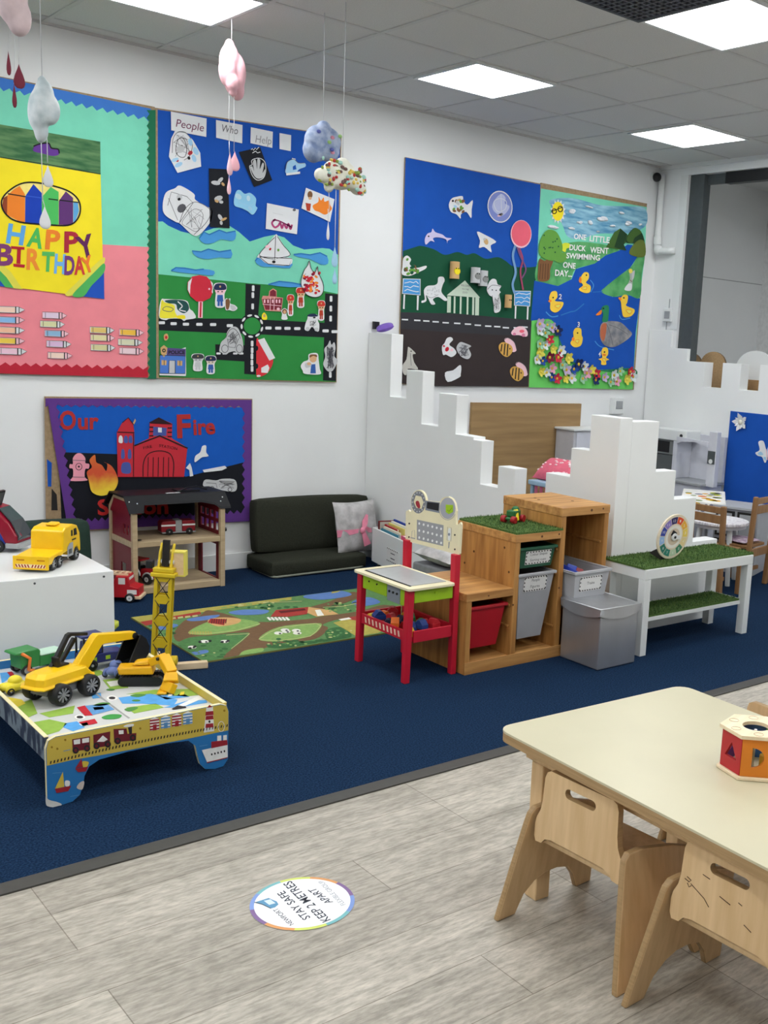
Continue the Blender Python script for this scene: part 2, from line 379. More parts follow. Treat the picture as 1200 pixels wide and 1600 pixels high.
# arched boards in the room beyond
def arch(name, label, y0, y1, ztop, x, m, medge):
    c, r = (y0 + y1) / 2, (y1 - y0) / 2; mb = MB(off=(x, c, 0))
    P = [(x, y0, 0.0), (x, y1, 0.0)] + [(x, c + r * math.cos(a), ztop - r * .8 + r * .8 * math.sin(a)) for a in (pi * i / 14 for i in range(15))]
    mb.ext(P, (0.02, 0, 0), m, medge); tag(mb.build(name, loc=(x, c, 0)), label, 'divider')
PLY = wood('arch_ply', (172, 142, 104), (190, 160, 120)); PLYE = wood('arch_edge', (110, 88, 62), (120, 96, 68))
arch('arched_divider', 'brown round-topped wooden board beyond the battlements, nearest the dark door frame', 5.86, 6.10, 1.52, 7.02, PLY, PLYE)
arch('arched_divider', 'brown round-topped wooden board beyond the first battlement notch', 5.585, 5.85, 1.54, 7.00, PLY, PLYE)
arch('arched_divider', 'white round-topped board beyond the second battlement notch', 5.08, 5.46, 1.565, 6.98, WHITE, WHITE)
mb = MB(off=(6.9, 5.2, 0)); mb.box((6.86, 5.0, 0), (6.95, 5.5, 1.335), wood('cabinet_brown', (150, 118, 82), (165, 132, 92)))
tag(mb.build('low_cabinet', loc=(6.9, 5.2, 0)), 'brown cabinet in front of the white round-topped board beyond the notch', 'cabinet')
# small fittings on the walls
t = thing('security_camera', 'small black dome camera high in the far corner under the ceiling', 'camera', (6.578, YW, 2.905))
MB().cyl((0, 0, 0), (0, -.02, 0), .045, WHITE).build('base', t); MB().ball((0, -.035, 0), (.037, .037, .037), BLACK).build('dome', t)
mb = MB(); mb.tube([(6.625, 6.10, 2.93), (6.625, 6.10, 2.42), (6.622, 6.10, 2.36), (6.615, 6.06, 2.325), (6.63, 5.97, 2.325), (6.66, 5.93, 2.33)], .027, WHITE, n=12)
mb.cyl((6.625, 6.10, 2.44), (6.625, 6.10, 2.38), .034, WHITE); mb.ball((6.617, 6.075, 2.335), .04, WHITE)
tag(recentre(mb.build('pipe')), 'white pipe with an elbow running down the far right corner', 'pipe')
t = thing('thermostat', 'small white thermostat box on the wall by the opening', 'thermostat', (XR - .006, 5.945, 1.815))
MB().box((-.022, -.048, -.055), (0, .048, .055), WHITE).build('housing', t, bevel=.005); MB().box((-.026, -.03, -.03), (-.02, .028, .03), GREYP).build('screen', t, bevel=.003)
mb = MB(off=(0, 0, 0)); mb.box((-.004, -.003, .055), (0, .003, .13), GREYP); mb.build('cable', t); mb = MB(); mb.box((-.004, .012, -.12), (0, .018, -.055), GREYP); mb.build('cable', t)
t = thing('socket_box', 'small white electrical box on the back wall just above the castle tower', 'socket', (6.306, YW, 1.06))
MB().box((-.06, -.05, -.075), (.06, 0, .06), WHITE).build('housing', t, bevel=.006); MB().box((-.035, -.055, -.03), (.04, -.049, .035), GREYP).build('cover', t, bevel=.003)
mb = MB(off=(3.98, 6.12, 1.57)); mb.box((3.93, 6.145, 1.55), (3.97, 6.12, 1.60), BLACK); tag(mb.build('switch', loc=(3.98, 6.12, 1.57)), 'small black socket on the wall above the castle beside the purple cushion', 'switch')
# wood-effect panel on the back wall inside the castle
OAK = wood('oak_panel', (136, 108, 70), (160, 130, 88), scale=3, stretch=(0.6, 8, 8))
mb = MB(off=(5.35, 6.14, .78)); mb.box((4.79, YW - .025, .30), (5.90, YW, 1.068), OAK)
tag(mb.build('wall_panel', loc=(5.35, 6.14, .78), bevel=.002), 'oak-effect wood panel on the back wall inside the castle', 'panel')
# ============================================================ blades of the artificial grass
def turf(mb, x0, x1, y0, y1, z, n, seed, h=.010):
    rnd = random.Random(seed)
    g = [mat('turf_blade_a', (66, 98, 46), rough=.8), mat('turf_blade_b', (98, 122, 62), rough=.8), mat('turf_blade_c', (48, 76, 38), rough=.8)]
    for _ in range(n):
        x, y = rnd.uniform(x0, x1), rnd.uniform(y0, y1); a = rnd.uniform(0, 6.28); l = rnd.uniform(.5, 1.2) * h; w_ = .0016
        dx, dy = math.cos(a), math.sin(a); k = rnd.uniform(-.7, .7) * h
        mb.add([(x - dx*w_, y - dy*w_, z), (x + dx*w_, y + dy*w_, z), (x - dy*k, y + dx*k, z + l)], [(0, 1, 2)], g[rnd.randrange(3)])
    return mb
def turf_mat(name, label, x0, x1, y0, y1, z, n, seed):
    t = thing(name, label, 'turf', ((x0 + x1)/2, (y0 + y1)/2, z)); o = ((x0 + x1)/2, (y0 + y1)/2, z)
    MB(off=o).box((x0, y0, z), (x1, y1, z + .010), GRASS).build('backing', t)
    tag(turf(MB(off=o), x0, x1, y0, y1, z + .010, n, seed).build('blades', t), kind='stuff')
# ============================================================ pine storage unit
PINE = wood('pine_unit', (146, 98, 48), (192, 142, 80), scale=4, stretch=(9, 9, .8), rough=.45)
PINEH = wood('pine_top', (156, 108, 58), (200, 152, 92), scale=4, stretch=(.8, 9, 9), rough=.45)
PX0, PX1, PX2, PX3, PY0, PY1 = 2.867, 3.155, 3.44, 3.748, 3.642, 4.085
T0 = (3.3, 3.85, 0); t = thing('storage_unit', 'stepped pine storage unit with plastic bins standing on the blue carpet', 'storage unit', T0)
def pp(name, a, b, m=PINE, bev=.003): MB(off=T0).box(a, b, m).build(name, t, bevel=bev)
pp('side_panel', (PX0, PY0, 0), (PX0 + .03, PY1, .352)); pp('side_panel', (PX1 - .015, PY0, 0), (PX1 + .017, PY1, .60))
pp('side_panel', (PX2 - .015, PY0, 0), (PX2 + .017, PY1, .708)); pp('side_panel', (PX3 - .03, PY0, 0), (PX3, PY1, .708))
pp('top', (PX0 - .003, PY0 - .003, .344), (PX1 - .0155, PY1, .382), PINEH); pp('top', (PX1 - .018, PY0 - .003, .595), (PX2 - .0155, PY1, .634), PINEH); pp('top', (PX2 - .018, PY0 - .003, .70), (PX3 + .003, PY1, .743), PINEH)
pp('base', (PX0 + .001, PY0 - .004, 0), (PX3 - .001, PY0 - .0005, .058), PINEH); pp('base', (PX0 + .03, PY0 + .022, .03), (PX3 - .03, PY1 - .02, .05), PINEH)
pp('back_panel', (PX0 + .03, PY1 - .012, .03), (PX1 - .015, PY1 - .004, .345)); pp('back_panel', (PX1 + .017, PY1 - .012, .03), (PX2 - .015, PY1 - .004, .6)); pp('back_panel', (PX2 + .017, PY1 - .012, .03), (PX3 - .03, PY1 - .004, .7))
for x0, x1, zs in ((PX0 + .03, PX1 - .015, (.20, .30)), (PX1 + .017, PX2 - .015, (.16, .425, .545)), (PX2 + .017, PX3 - .03, (.42, .56))):
    for z in zs:
        pp('runner', (x0, PY0 + .015, z - .012), (x0 + .009, PY1 - .03, z)); pp('runner', (x1 - .009, PY0 + .015, z - .012), (x1, PY1 - .03, z))
mb = MB(off=T0); KN = mat('pine_knot', (84, 50, 24), rough=.5, var=.2, scale=60)
for x, z, r_ in ((3.30, .615, .006), (3.41, .618, .005), (3.62, .722, .007), (3.70, .725, .005), (3.14, .30, .005), (3.43, .35, .005), (2.99, .362, .004)): mb.cyl((x, PY0 - .0032, z), (x, PY0 - .0042, z), r_, KN, n=10)
for y, z in ((3.72, .56), (3.95, .50), (4.02, .43), (3.68, .45)): mb.cyl((PX1 - .0152, y, z), (PX1 - .0162, y, z), .006, KN, n=10)
for x, y in ((3.52, 3.95), (3.64, 3.80), (3.50, 3.90)): mb.cyl((x, y, .7432), (x, y, .744), .008, KN, n=10)
mb.build('knots', t)
# bins: tapered plastic tubs with a rim
def bin_(label, x0, x1, y0, y1, z0, z1, col, card=None, open_=True, slant=.035):
    m = plastic('bin_%d_%d_%d' % col, col); t = thing('plastic_bin', label, 'bin', ((x0 + x1)/2, (y0 + y1)/2, z0)); o = ((x0 + x1)/2, (y0 + y1)/2, z0)
    i, d, zt = slant, .004, z1 - .012; mb = MB(off=o); C = ((x0 + x1)/2, (y0 + y1)/2); S0 = (x1 - x0 - 2*i, y1 - y0 - 2*i); S1 = (x1 - x0 - .02, y1 - y0 - .02)
    def ring(z, s): a, b = s[0]/2, s[1]/2; return [(C[0] - a, C[1] - b, z), (C[0] + a, C[1] - b, z), (C[0] + a, C[1] + b, z), (C[0] - a, C[1] + b, z)]
    vs = ring(z0, S0) + ring(zt, S1) + ring(z0 + d, (S0[0] - 2*d, S0[1] - 2*d)) + ring(zt, (S1[0] - 2*d, S1[1] - 2*d))
    f = [(3, 2, 1, 0), (8, 9, 10, 11)]
    for k in range(4):
        j = (k + 1) % 4; f += [(k, j, 4 + j, 4 + k), (8 + j, 8 + k, 12 + k, 12 + j), (4 + k, 4 + j, 12 + j, 12 + k)]
    mb.add(vs, f, m); bo = mb.build('body', t, bevel=.004)
    mb = MB(off=o)
    for a, b in (((x0, y0), (x1, y0 + .013)), ((x0, y1 - .013), (x1, y1)), ((x0, y0 + .013), (x0 + .013, y1 - .013)), ((x1 - .013, y0 + .013), (x1, y1 - .013))): mb.box((a[0], a[1], zt - .002), (b[0], b[1], z1), m)
    mb.build('rim', t, bevel=.003)
    if card:   # paper name card with a dotted border taped on the sloping front
        cx, cz, cw, ch, lines = card; yf = lambda z: (C[1] - S0[1]/2) + ((C[1] - S1[1]/2) - (C[1] - S0[1]/2)) * (z - z0) / (zt - z0) - .003
        q = lambda x, z: (x, yf(z), z); mb = MB(off=o)
        mb.ext([q(cx - cw/2, cz - ch/2), q(cx + cw/2, cz - ch/2), q(cx + cw/2, cz + ch/2), q(cx - cw/2, cz + ch/2)], (0, .0012, 0), paper('card', (214, 214, 212)))
        k = ink('black', (28, 28, 30)); rnd = random.Random(int(cx * 1000))
        for n in range(9):
            for sz in (-1, 1):
                x = cx - cw/2 + cw * (n + .5) / 9; z = cz + sz * (ch/2 - .005); mb.rbox((x, yf(z) - .0006, z), (.008, .0008, .005), (0, .4*rnd.uniform(-1, 1), 0), k)
        for n in range(4):
            for sx in (-1, 1):
                z = cz - ch/2 + ch * (n + .5) / 4; x = cx + sx * (cw/2 - .004); mb.rbox((x, yf(z) - .0006, z), (.005, .0008, .008), (0, 0, 0), k)
        pl = type('P', (), {})(); pl.n = Vector((0, -1, 0)); pl.P = lambda a, b, l=0: Vector((cx + a, yf(cz - b) - .0008, cz - b))
        for n, s_ in enumerate(lines): mb.text(pl, s_, (-len(s_)*.0042, .004 + (n - (len(lines)-1)/2) * ch*.42), (len(s_)*.0042, .004 + (n - (len(lines)-1)/2) * ch*.42), ch*.2, ink('grey', (90, 90, 92)))
        mb.build('name_card', bo)
    return t
bin_('red plastic bin in the low left opening of the pine unit', 2.882, 3.122, 3.652, 4.03, .105, .312, (170, 28, 38))
bin_('dark green plastic bin in the upper middle opening of the pine unit', 3.172, 3.415, 3.645, 4.04, .462, .565, (18, 76, 52), (3.30, .512, .16, .066, ['Colour Shapes', 'Sorting cups']), slant=.022)
bin_('tall grey plastic bin in the middle opening of the pine unit, below the green bin', 3.168, 3.412, 3.640, 4.03, .110, .440, (158, 160, 164), (3.285, .385, .145, .075, ['People', 'Figures']), slant=.045)
bin_('pale grey plastic bin sticking out of the tall right opening of the pine unit', 3.458, 3.715, 3.56, 3.99, .235, .437, (170, 172, 176), (3.58, .37, .15, .075, ['Trains']), slant=.03)
for (a, b, col, lab) in (((3.52, 3.66, .40), (.07, .10, .06), (24, 52, 150), 'blue plastic toy piece sticking out of the pale grey bin'), ((3.60, 3.70, .375), (.07, .12, .05), (150, 30, 40), 'red plastic toy piece lying in the pale grey bin'), ((3.56, 3.80, .37), (.12, .10, .05), (60, 62, 70), 'dark grey plastic toy piece lying in the pale grey bin')):
    mb = MB(off=a); mb.rbox(a, b, (.3, .5, .4), plastic('piece_%d' % col[0], col)); mb.rbox(Vector(a) + Vector((0, 0, .02)), (b[0]*.5, b[1]*.5, b[2]), (.3, .5, .9), plastic('piece_%d' % col[0], col)); tag(mb.build('toy_piece', loc=a, bevel=.004), lab, 'toy')
turf_mat('grass_sheet', 'green artificial grass sheet on the middle step of the pine unit', 3.142, 3.437, 3.640, 4.08, .634, 2500, 3)
# wheeled toy on the grass sheet
t = thing('toy_car', 'small wooden toy with four red wheels, green body and yellow nose on the grass sheet', 'toy', (3.315, 3.875, .645), .35)
for sx in (-.042, .042):
    for sy in (-.028, .028): MB().cyl((sx - .0, sy - .012, .018), (sx, sy + .012, .018), .018, paint('toyred', (150, 22, 32)), n=18).build('wheel', t, bevel=.003)
mb = MB(); mb.box((-.05, -.018, .014), (.05, .018, .028), paint('toygreen', (30, 96, 48))); mb.box((-.03, -.024, .028), (.035, .024, .06), paint('toygreen', (30, 96, 48))); mb.ball((.02, 0, .06), (.02, .02, .018), paint('toygreen', (30, 96, 48))); mb.build('body', t, bevel=.006)
mb = MB(); mb.hexa([(-.018, -.034, .012), (.006, -.034, .012), (.006, -.018, .012), (-.018, -.018, .012), (-.014, -.02, .058), (.012, -.02, .066), (.012, .0, .066), (-.014, .0, .058)], paint('toyyellow', (226, 200, 40))); mb.build('nose', t, bevel=.004)
# ============================================================ silver storage box
SILV = mat('silver_vinyl', (176, 178, 182), rough=.34, var=.08, scale=5, bump=.5, metal=.75, stretch=(1, 1, .35))
t = thing('storage_box', 'shiny silver fabric storage box with a lid in front of the pine unit', 'box', (3.577, 3.49, 0))
MB().box((-.128, -.132, .002), (.128, .135, .262), SILV).build('body', t, bevel=.006)
mb = MB(); b0, b1, zt = .137, .152, .302
for (sx, sy) in ((1, 0), (-1, 0), (0, 1), (0, -1)):  # drooping lid flaps, lower in the middle
    n = 10; vs = []
    for k in range(n + 1):
        q = -1 + 2*k/n; d = .034 + .022 * (1 - q*q); e = .139 + .004 * (1 - q*q)
        for zz, ee in ((zt, .139), (zt - d, e)):
            vs.append((sx * ee if sx else q * .139, sy * ee if sy else q * .139, zz))
    mb.add(vs, [(2*k, 2*k + 2, 2*k + 3, 2*k + 1) if (sx + sy) * (1 if sx else -1) > 0 else (2*k, 2*k + 1, 2*k + 3, 2*k + 2) for k in range(n)], SILV, True)
mb.box((-.139, -.139, zt - .012), (.139, .139, zt), SILV); mb.build('lid', t, bevel=.003)
mb = MB()
for p in ([(-.139, -.139, zt), (.139, -.139, zt), (.139, .139, zt), (-.139, .139, zt)],): mb.tube(p, .0035, mat('silver_piping', (200, 202, 204), rough=.35), n=8, closed=True)
mb.build('piping', t)
# ============================================================ grass bench
t = thing('bench', 'white bench with shelf topped with artificial grass in front of the castle tower', 'bench', (4.235, 3.55, 0)); o = (4.235, 3.55, 0)
BX0, BX1, BY0, BY1 = 3.802, 4.672, 3.415, 3.70
mb = MB(off=o); mb.box((BX0, BY0, .392), (BX1, BY1, .444), WHITE); mb.build('top', t, bevel=.003)
for x in (BX0, BX1 - .045):
    for y in (BY0, BY1 - .045): MB(off=o).box((x, y, 0), (x + .045, y + .045, .3915), WHITE).build('leg', t, bevel=.002)
MB(off=o).box((BX0 + .002, BY0 + .03, .165), (BX1 - .002, BY1 - .005, .185), WHITE).build('shelf', t, bevel=.002)
turf_mat('grass_sheet', 'green artificial grass sheet covering the top of the white bench', BX0 - .004, BX1 + .004, BY0 + .006, BY1 + .004, .445, 7000, 4)
turf_mat('grass_sheet', 'dark green artificial grass sheet on the lower shelf of the white bench', BX0 + .05, BX1 - .05, BY0 + .034, BY1 - .05, .186, 4000, 5)
# weather / month wheel leaning on its stand
cx, cy, cz, Rw = 4.082, 3.50, .578, .120; tilt = .12
WPLY = wood('wheel_ply', (216, 204, 180), (226, 214, 192))
t = thing('month_wheel', 'round wooden wheel with a ring of coloured segments standing on the grass bench', 'wheel', (cx, cy, cz)); t.rotation_euler = (tilt, 0, 0)
dsk = MB().cyl((0, -.005, 0), (0, .005, 0), Rw, WPLY, n=64).build('disc', t, bevel=.002)
COLS = [(226, 84, 36), (232, 176, 60), (234, 208, 96), (224, 206, 150), (60, 126, 96), (190, 210, 180), (44, 128, 112), (40, 116, 100), (150, 186, 226), (44, 66, 160), (140, 122, 196), (46, 38, 96), (150, 34, 52)]
mb = MB()
def ringseg(mb, r0, r1, a0, a1, y, m, n=6):
    vs = []
    for k in range(n + 1):
        a = a0 + (a1 - a0) * k / n
        for r in (r0, r1): vs.append((r*math.sin(a), y, r*math.cos(a)))
    mb.add(vs, [(2*k, 2*k + 1, 2*k + 3, 2*k + 2) for k in range(n)], m)
for k in range(12):
    ringseg(mb, .070, .106, 2*pi*(k)/12 + .12, 2*pi*(k + .93)/12 + .12, -.0058, paint('wheel_%d' % k, COLS[k % 13]))
ringseg(mb, .0, .062, 0, 2*pi, -.0056, paint('wheel_in', (206, 190, 168)), n=40)
ringseg(mb, .045, .062, 0, 2*pi, -.0060, paint('wheel_in2', (226, 224, 214)), n=40)
pl = type('P', (), {})(); pl.n = Vector((0, -1, 0)); pl.P = lambda a, b, l=0: Vector((a, -.0066, -b))
WTI = ink('white', (232, 232, 228))
for k in range(12):
    a = 2*pi*(k + .46)/12 + .12; x, z = .088*math.sin(a), .088*math.cos(a); s_ = str(k + 1)
    mb.text(pl, s_, (x - .0045*len(s_), -z + .007), (x + .0045*len(s_), -z + .007), .014, WTI)
mb.build('printed_ring', dsk)
mb = MB(); mb.cyl((0, -.006, 0), (0, -.016, 0), .02, WHITE, n=24); mb.rbox((.022, -.013, -.003), (.045, .005, .022), (0, .1, 0), WHITE); mb.build('pointer', t, bevel=.003)
MB().cyl((0, -.016, 0), (0, -.019, 0), .007, BLACK).build('pin', t); MB().rbox((-.004, -.0085, .016), (.036, .004, .03), (0, .5, 0), BLACK).build('pointer_under', t, bevel=.006)
MB().hexa([(-.06, .004, -.122), (-.02, .004, -.122), (-.02, .09, -.110), (-.06, .09, -.110), (-.05, .004, -.05), (-.03, .004, -.05), (-.03, .012, -.05), (-.05, .012, -.05)], DARK).build('stand', t)
# ============================================================ nursery table, chairs, sorter
TTOP = mat('table_laminate', (190, 184, 156), rough=.32, var=.02, scale=4, spec=.45); BIRCH = wood('birch', (196, 164, 120), (212, 182, 140), scale=5, stretch=(9, 9, .8), rough=.4); BEDGE = wood('birch_edge', (150, 122, 84), (168, 138, 98), stretch=(1, 1, 30))
ZT, TA = .48, math.radians(-2.6)   # table corner (far left) at (1.763, 2.064)
t = thing('nursery_table', 'large pale birch table with rounded corners at the lower right', 'table', (1.750, 2.070, 0), TA)
TL, TW = 1.45, .728
MB().ext([(x, y, ZT) for x, y in rrect(0, -TL, TW, 0, .045)], (0, 0, -.006), TTOP).build('laminate', t)
MB().ext([(x, y, ZT - .006) for x, y in rrect(0.0005, -TL + .0005, TW - .0005, -.0005, .045)], (0, 0, -.024), BIRCH, BEDGE).build('tabletop', t)
mb = MB()
mb.box((.072, -TL + .05, ZT - .085), (.092, -.045, ZT - .0305), BIRCH); mb.box((TW - .066, -TL + .05, ZT - .095), (TW - .045, -.045, ZT - .0305), BIRCH)
mb.box((.0925, -.068, ZT - .085), (TW - .066, -.047, ZT - .0305), BIRCH); mb.build('apron', t, bevel=.003)
for x in (.072, TW - .095):
    for y in (-.12, -TL + .05): MB().box((x + .001, y, 0), (x + .05, y + .05, ZT - .0855), BIRCH).build('leg', t, bevel=.004)
MB().cyl((.072, -.062, ZT - .055), (.069, -.062, ZT - .055), .005, DARK).build('bolt', t)
# chair: side panels with arch cut-outs, back with hand slot, seat (built facing +x, back at x = 0)
def panel_chair(label, x, y, rz):
    t = thing('panel_chair', label, 'chair', (x, y, 0), rz, 'low birch chairs around the nursery table')
    prof = [(-.072, 0), (-.046, .16), (-.024, .285), (-.018, .31), (-.002, .325), (.04, .325), (.16, .300), (.235, .275), (.252, .26), (.256, .23), (.285, .0), (.225, 0), (.20, .05), (.17, .085), (.125, .098), (.08, .098), (.045, .085), (.012, .055), (-.008, .0)]
    for s in (-1, 1):
        mb = MB(); mb.ext([(px, s * (.152 + .052 * (1 - pz / .325)), pz) for px, pz in prof], (0, s * .018, 0), BIRCH, BEDGE); mb.build('side_panel', t, bevel=.004)
    # back panel, leaning a little, with a slot
    def B(yy, zz, o=0): return (.010 + o + (zz - .22) * .03, yy, zz)
    half = [(0, .258), (.09, .258), (.112, .252), (.124, .238), (.145, .236), (.151, .25), (.151, .285), (.147, .302), (.135, .325), (.130, .352), (.127, .415), (.121, .431), (.108, .438), (0, .438)]
    outer = half + [(-a, b) for a, b in reversed(half)][1:-1]
    slot = [(-.04 + .013*math.cos(a), .400 + .013*math.sin(a)) for a in (pi/2 + pi*i/8 for i in range(9))] + [(.04 + .013*math.cos(a), .400 + .013*math.sin(a)) for a in (-pi/2 + pi*i/8 for i in range(9))]
    bm = bmesh.new(); rings = []
    for lp in (outer, slot):
        vs = [bm.verts.new(B(a, b)) for a, b in lp]; rings.append(vs)
        for i in range(len(vs)): bm.edges.new((vs[i], vs[(i + 1) % len(vs)]))
    bmesh.ops.triangle_fill(bm, use_beauty=True, edges=bm.edges[:]); tris = [[v.co.copy() for v in f.verts] for f in bm.faces]; bm.free()
    mb = MB(); th = Vector((-.018, 0, 0))
    for tr in tris:
        nr = (tr[1] - tr[0]).cross(tr[2] - tr[0]); fr = tr if nr.x > 0 else tr[::-1]
        mb.add(fr, [(0, 1, 2)], BIRCH); mb.add([v + th for v in fr], [(2, 1, 0)], BIRCH)
    for lp in (outer, slot):
        P = [Vector(B(a, b)) for a, b in lp]; n = len(P); c = sum(P, Vector()) / n
        for i in range(n):
            q = [P[i], P[(i + 1) % n], P[(i + 1) % n] + th, P[i] + th]; nr = (q[1] - q[0]).cross(q[3] - q[0]); out = (P[i] - c).dot(nr) > 0
            if lp is slot: out = not out
            mb.add(q, [(0, 1, 2, 3) if out else (3, 2, 1, 0)], BEDGE)
    mb.build('backrest', t)
    MB().box((.016, -.155, .225), (.25, .155, .243), BIRCH).build('seat', t, bevel=.005)
    MB().box((.20, -.170, .10), (.218, .170, .145), BIRCH).build('stretcher', t, bevel=.003)
    return t
panel_chair('low birch chair with a slotted back at the near table side, nearer the table corner', 1.747, 1.727, math.radians(2))
cz_ = panel_chair('low birch chair with scratched back, cut off by the right picture edge', 1.746, 1.258, math.radians(1))
mb = MB(); SCR = ink('scratch', (70, 48, 34)); bk = [c for c in cz_.children if c.name.startswith('backrest')][0]; bx_ = lambda z: -.0085 + (z - .22)*.03
for P in ([(.118, .345), (.105, .342), (.10, .348), (.112, .352)], [(.10, .340), (.06, .322), (.045, .308)], [(.02, .345), (-.01, .338)], [(.07, .375), (.05, .372)], [(-.03, .352), (-.04, .349)], [(-.05, .31), (-.07, .302)], [(.11, .338), (.104, .330), (.098, .336)]):
    mb.tube([(bx_(z), y, z) for y, z in P], .0009, SCR, n=5)
mb.build('scratches', bk)
panel_chair('low birch chair on the far side of the table, only its top edge showing', 2.655, 1.775, math.radians(178))
# hexagonal shape sorter
SP = wood('sorter_ply', (220, 200, 166), (230, 212, 182)); r0 = .082; cxs, cys = 2.104, 1.482
t = thing('shape_sorter', 'hexagonal wooden shape sorter with red and orange sides on the table', 'toy', (cxs, cys, ZT + .0005), math.radians(14.5))
def hexp(r, z): return [(r*math.cos(pi/3*k), r*math.sin(pi/3*k), z) for k in range(6)]
MB().ext(hexp(r0 * 1.10, .009), (0, 0, -.009), SP).build('base', t, bevel=.002)
def holed(mb, outer, inner, th, m, mi):
    bm = bmesh.new()
    for lp in (outer, inner):
        vs = [bm.verts.new(p) for p in lp]
        for i in range(len(vs)): bm.edges.new((vs[i], vs[(i + 1) % len(vs)]))
    bmesh.ops.triangle_fill(bm, use_beauty=True, edges=bm.edges[:]); tris = [[v.co.copy() for v in f.verts] for f in bm.faces]; bm.free(); th = Vector(th)
    for tr in tris:
        nr = (tr[1] - tr[0]).cross(tr[2] - tr[0]); fr = tr if nr.dot(th) < 0 else tr[::-1]
        mb.add(fr, [(0, 1, 2)], m); mb.add([v + th for v in fr], [(2, 1, 0)], m)
    for k, lp in enumerate((outer, inner)):
        P = [Vector(p) for p in lp]; n = len(P); c = sum(P, Vector()) / n
        for i in range(n):
            q = [P[i], P[(i + 1) % n], P[(i + 1) % n] + th, P[i] + th]; out = (P[i] - c).dot((q[1] - q[0]).cross(q[3] - q[0])) > 0
            mb.add(q, [(0, 1, 2, 3) if out != (k == 1) else (3, 2, 1, 0)], mi)
mb = MB(); holed(mb, hexp(r0 * 1.10, .116), [(.034*math.cos(2*pi*k/28), .034*math.sin(2*pi*k/28), .116) for k in range(28)], (0, 0, -.009), SP, SP); mb.build('lid', t)
mb = MB()
for k in range(6):   # flower outlines printed round the hole
    for j in range(3):
        a = pi/3*k + .5; c_ = (.06*math.cos(a), .06*math.sin(a))
    mb.tube([(c_[0] + .012*math.cos(q), c_[1] + .012*math.sin(q), .1163) for q in (2*pi*i/12 for i in range(12))], .0006, wood('sorter_line', (176, 152, 116), (180, 156, 120)), n=4, closed=True)
mb.build('printed_flowers', t)
SC6 = [(70, 110, 180), (120, 60, 130), (170, 28, 38), (206, 120, 30), (196, 180, 50), (60, 140, 60)]
SHAPES = ['square', 'circle', 'tri', 'dee', 'square', 'circle']
for k in range(6):
    a0, a1 = pi/3*k, pi/3*(k + 1); p0 = Vector((r0*math.cos(a0), r0*math.sin(a0), 0)); p1 = Vector((r0*math.cos(a1), r0*math.sin(a1), 0)); u = (p1 - p0).normalized(); n_ = Vector((u.y, -u.x, 0)); Lw = (p1 - p0).length
    def Q(s, z): return p0 + u * s + Vector((0, 0, z))
    sh = {'circle': [(Lw/2 + .02*math.cos(q), .058 + .02*math.sin(q)) for q in (2*pi*i/20 for i in range(20))], 'square': [(Lw/2 - .018, .04), (Lw/2 + .018, .04), (Lw/2 + .018, .076), (Lw/2 - .018, .076)],
          'tri': [(Lw/2 - .024, .042), (Lw/2 + .024, .042), (Lw/2, .082)], 'dee': [(Lw/2 - .014 + .03*math.sin(q), .058 - .026*math.cos(q)) for q in (pi*i/12 for i in range(13))]}[SHAPES[k]]
    mb = MB(); m = paint('sorter_%d' % k, SC6[k])
    holed(mb, [Q(0.001, .0095), Q(Lw - .001, .0095), Q(Lw - .001, .1065), Q(.001, .1065)], [Q(a, b) for a, b in sh], -n_ * .008, m, m); mb.build('side_panel', t)
MB().cyl((0, 0, .009), (0, 0, .107), .004, WHITE, n=10).build('rod', t)
for (a, b), lab in (((-.018, -.038), 'small yellow wooden shape inside the shape sorter'), ((-.03, .02), 'small green wooden shape inside the shape sorter')):
    q = Matrix.Rotation(math.radians(14.5), 3, 'Z') @ Vector((a, b, 0)); c_ = Vector((cxs, cys, ZT + .0105)) + q; mb = MB(off=c_)
    mb.cyl(c_, c_ + Vector((0, 0, .045)), .014, paint('shape_' + lab[6:11], (214, 172, 50) if 'yellow' in lab else (70, 150, 50)), n=18); tag(mb.build('wooden_shape', loc=c_, bevel=.002), lab, 'toy')
# floor sticker, built on the floor plane
FL = Plane('z', 0.0, (0, 0, 1)); sc = Vector((1.308, 2.312, 0)); Rs = .137
t = thing('floor_sticker', 'round white keep-apart floor sticker with a rainbow rim on the wooden floor', 'sticker', (sc.x, sc.y, .0008))
mb = MB(); RC_ = [(196, 206, 110), (120, 176, 180), (124, 148, 200), (128, 104, 146), (206, 150, 100)]
mb.cyl((0, 0, 0), (0, 0, .0006), Rs, paper('sticker_rim', (150, 160, 170)), n=64)
for k in range(10):
    n = 8; vs = []
    for i in range(n + 1):
        a = 2*pi*(k + i/n)/10 + .91
        for r in (Rs, Rs - .0115): vs.append((r*math.cos(a), r*math.sin(a), .0009))
    mb.add(vs, [(2*i, 2*i + 2, 2*i + 3, 2*i + 1) for i in range(n)], paper('rim_%d' % (k % 5), RC_[k % 5]))
mb.build('rim', t)
MB().cyl((0, 0, .0008), (0, 0, .0012), Rs - .0112, paper('sticker_white', (226, 228, 230)), n=64).build('face', t)
cr = crop(360, 1340, .18333); mb = MB(off=(sc.x, sc.y, .0008)); TXT = ink('sticker_text', (62, 66, 76))
def st(s_, A, B, up, m=TXT, bold=0.01):
    A = (A[0] + up[0], A[1] + up[1]); B = (B[0] + up[0], B[1] + up[1]); up = (-up[0], -up[1])
    (A, B, U) = cr([A, B, (A[0] + up[0], A[1] + up[1])]); mb.text(FL, s_, A, B, 1, m, lift=.0024, bold=bold, up=(U[0] - A[0], U[1] - A[1]))
st('STAY SAFE', (622, 545), (393, 315), (62, -28)); st('KEEP 2 METRES', (785, 565), (443, 232), (70, -30)); st('APART', (815, 405), (655, 285), (62, -20))
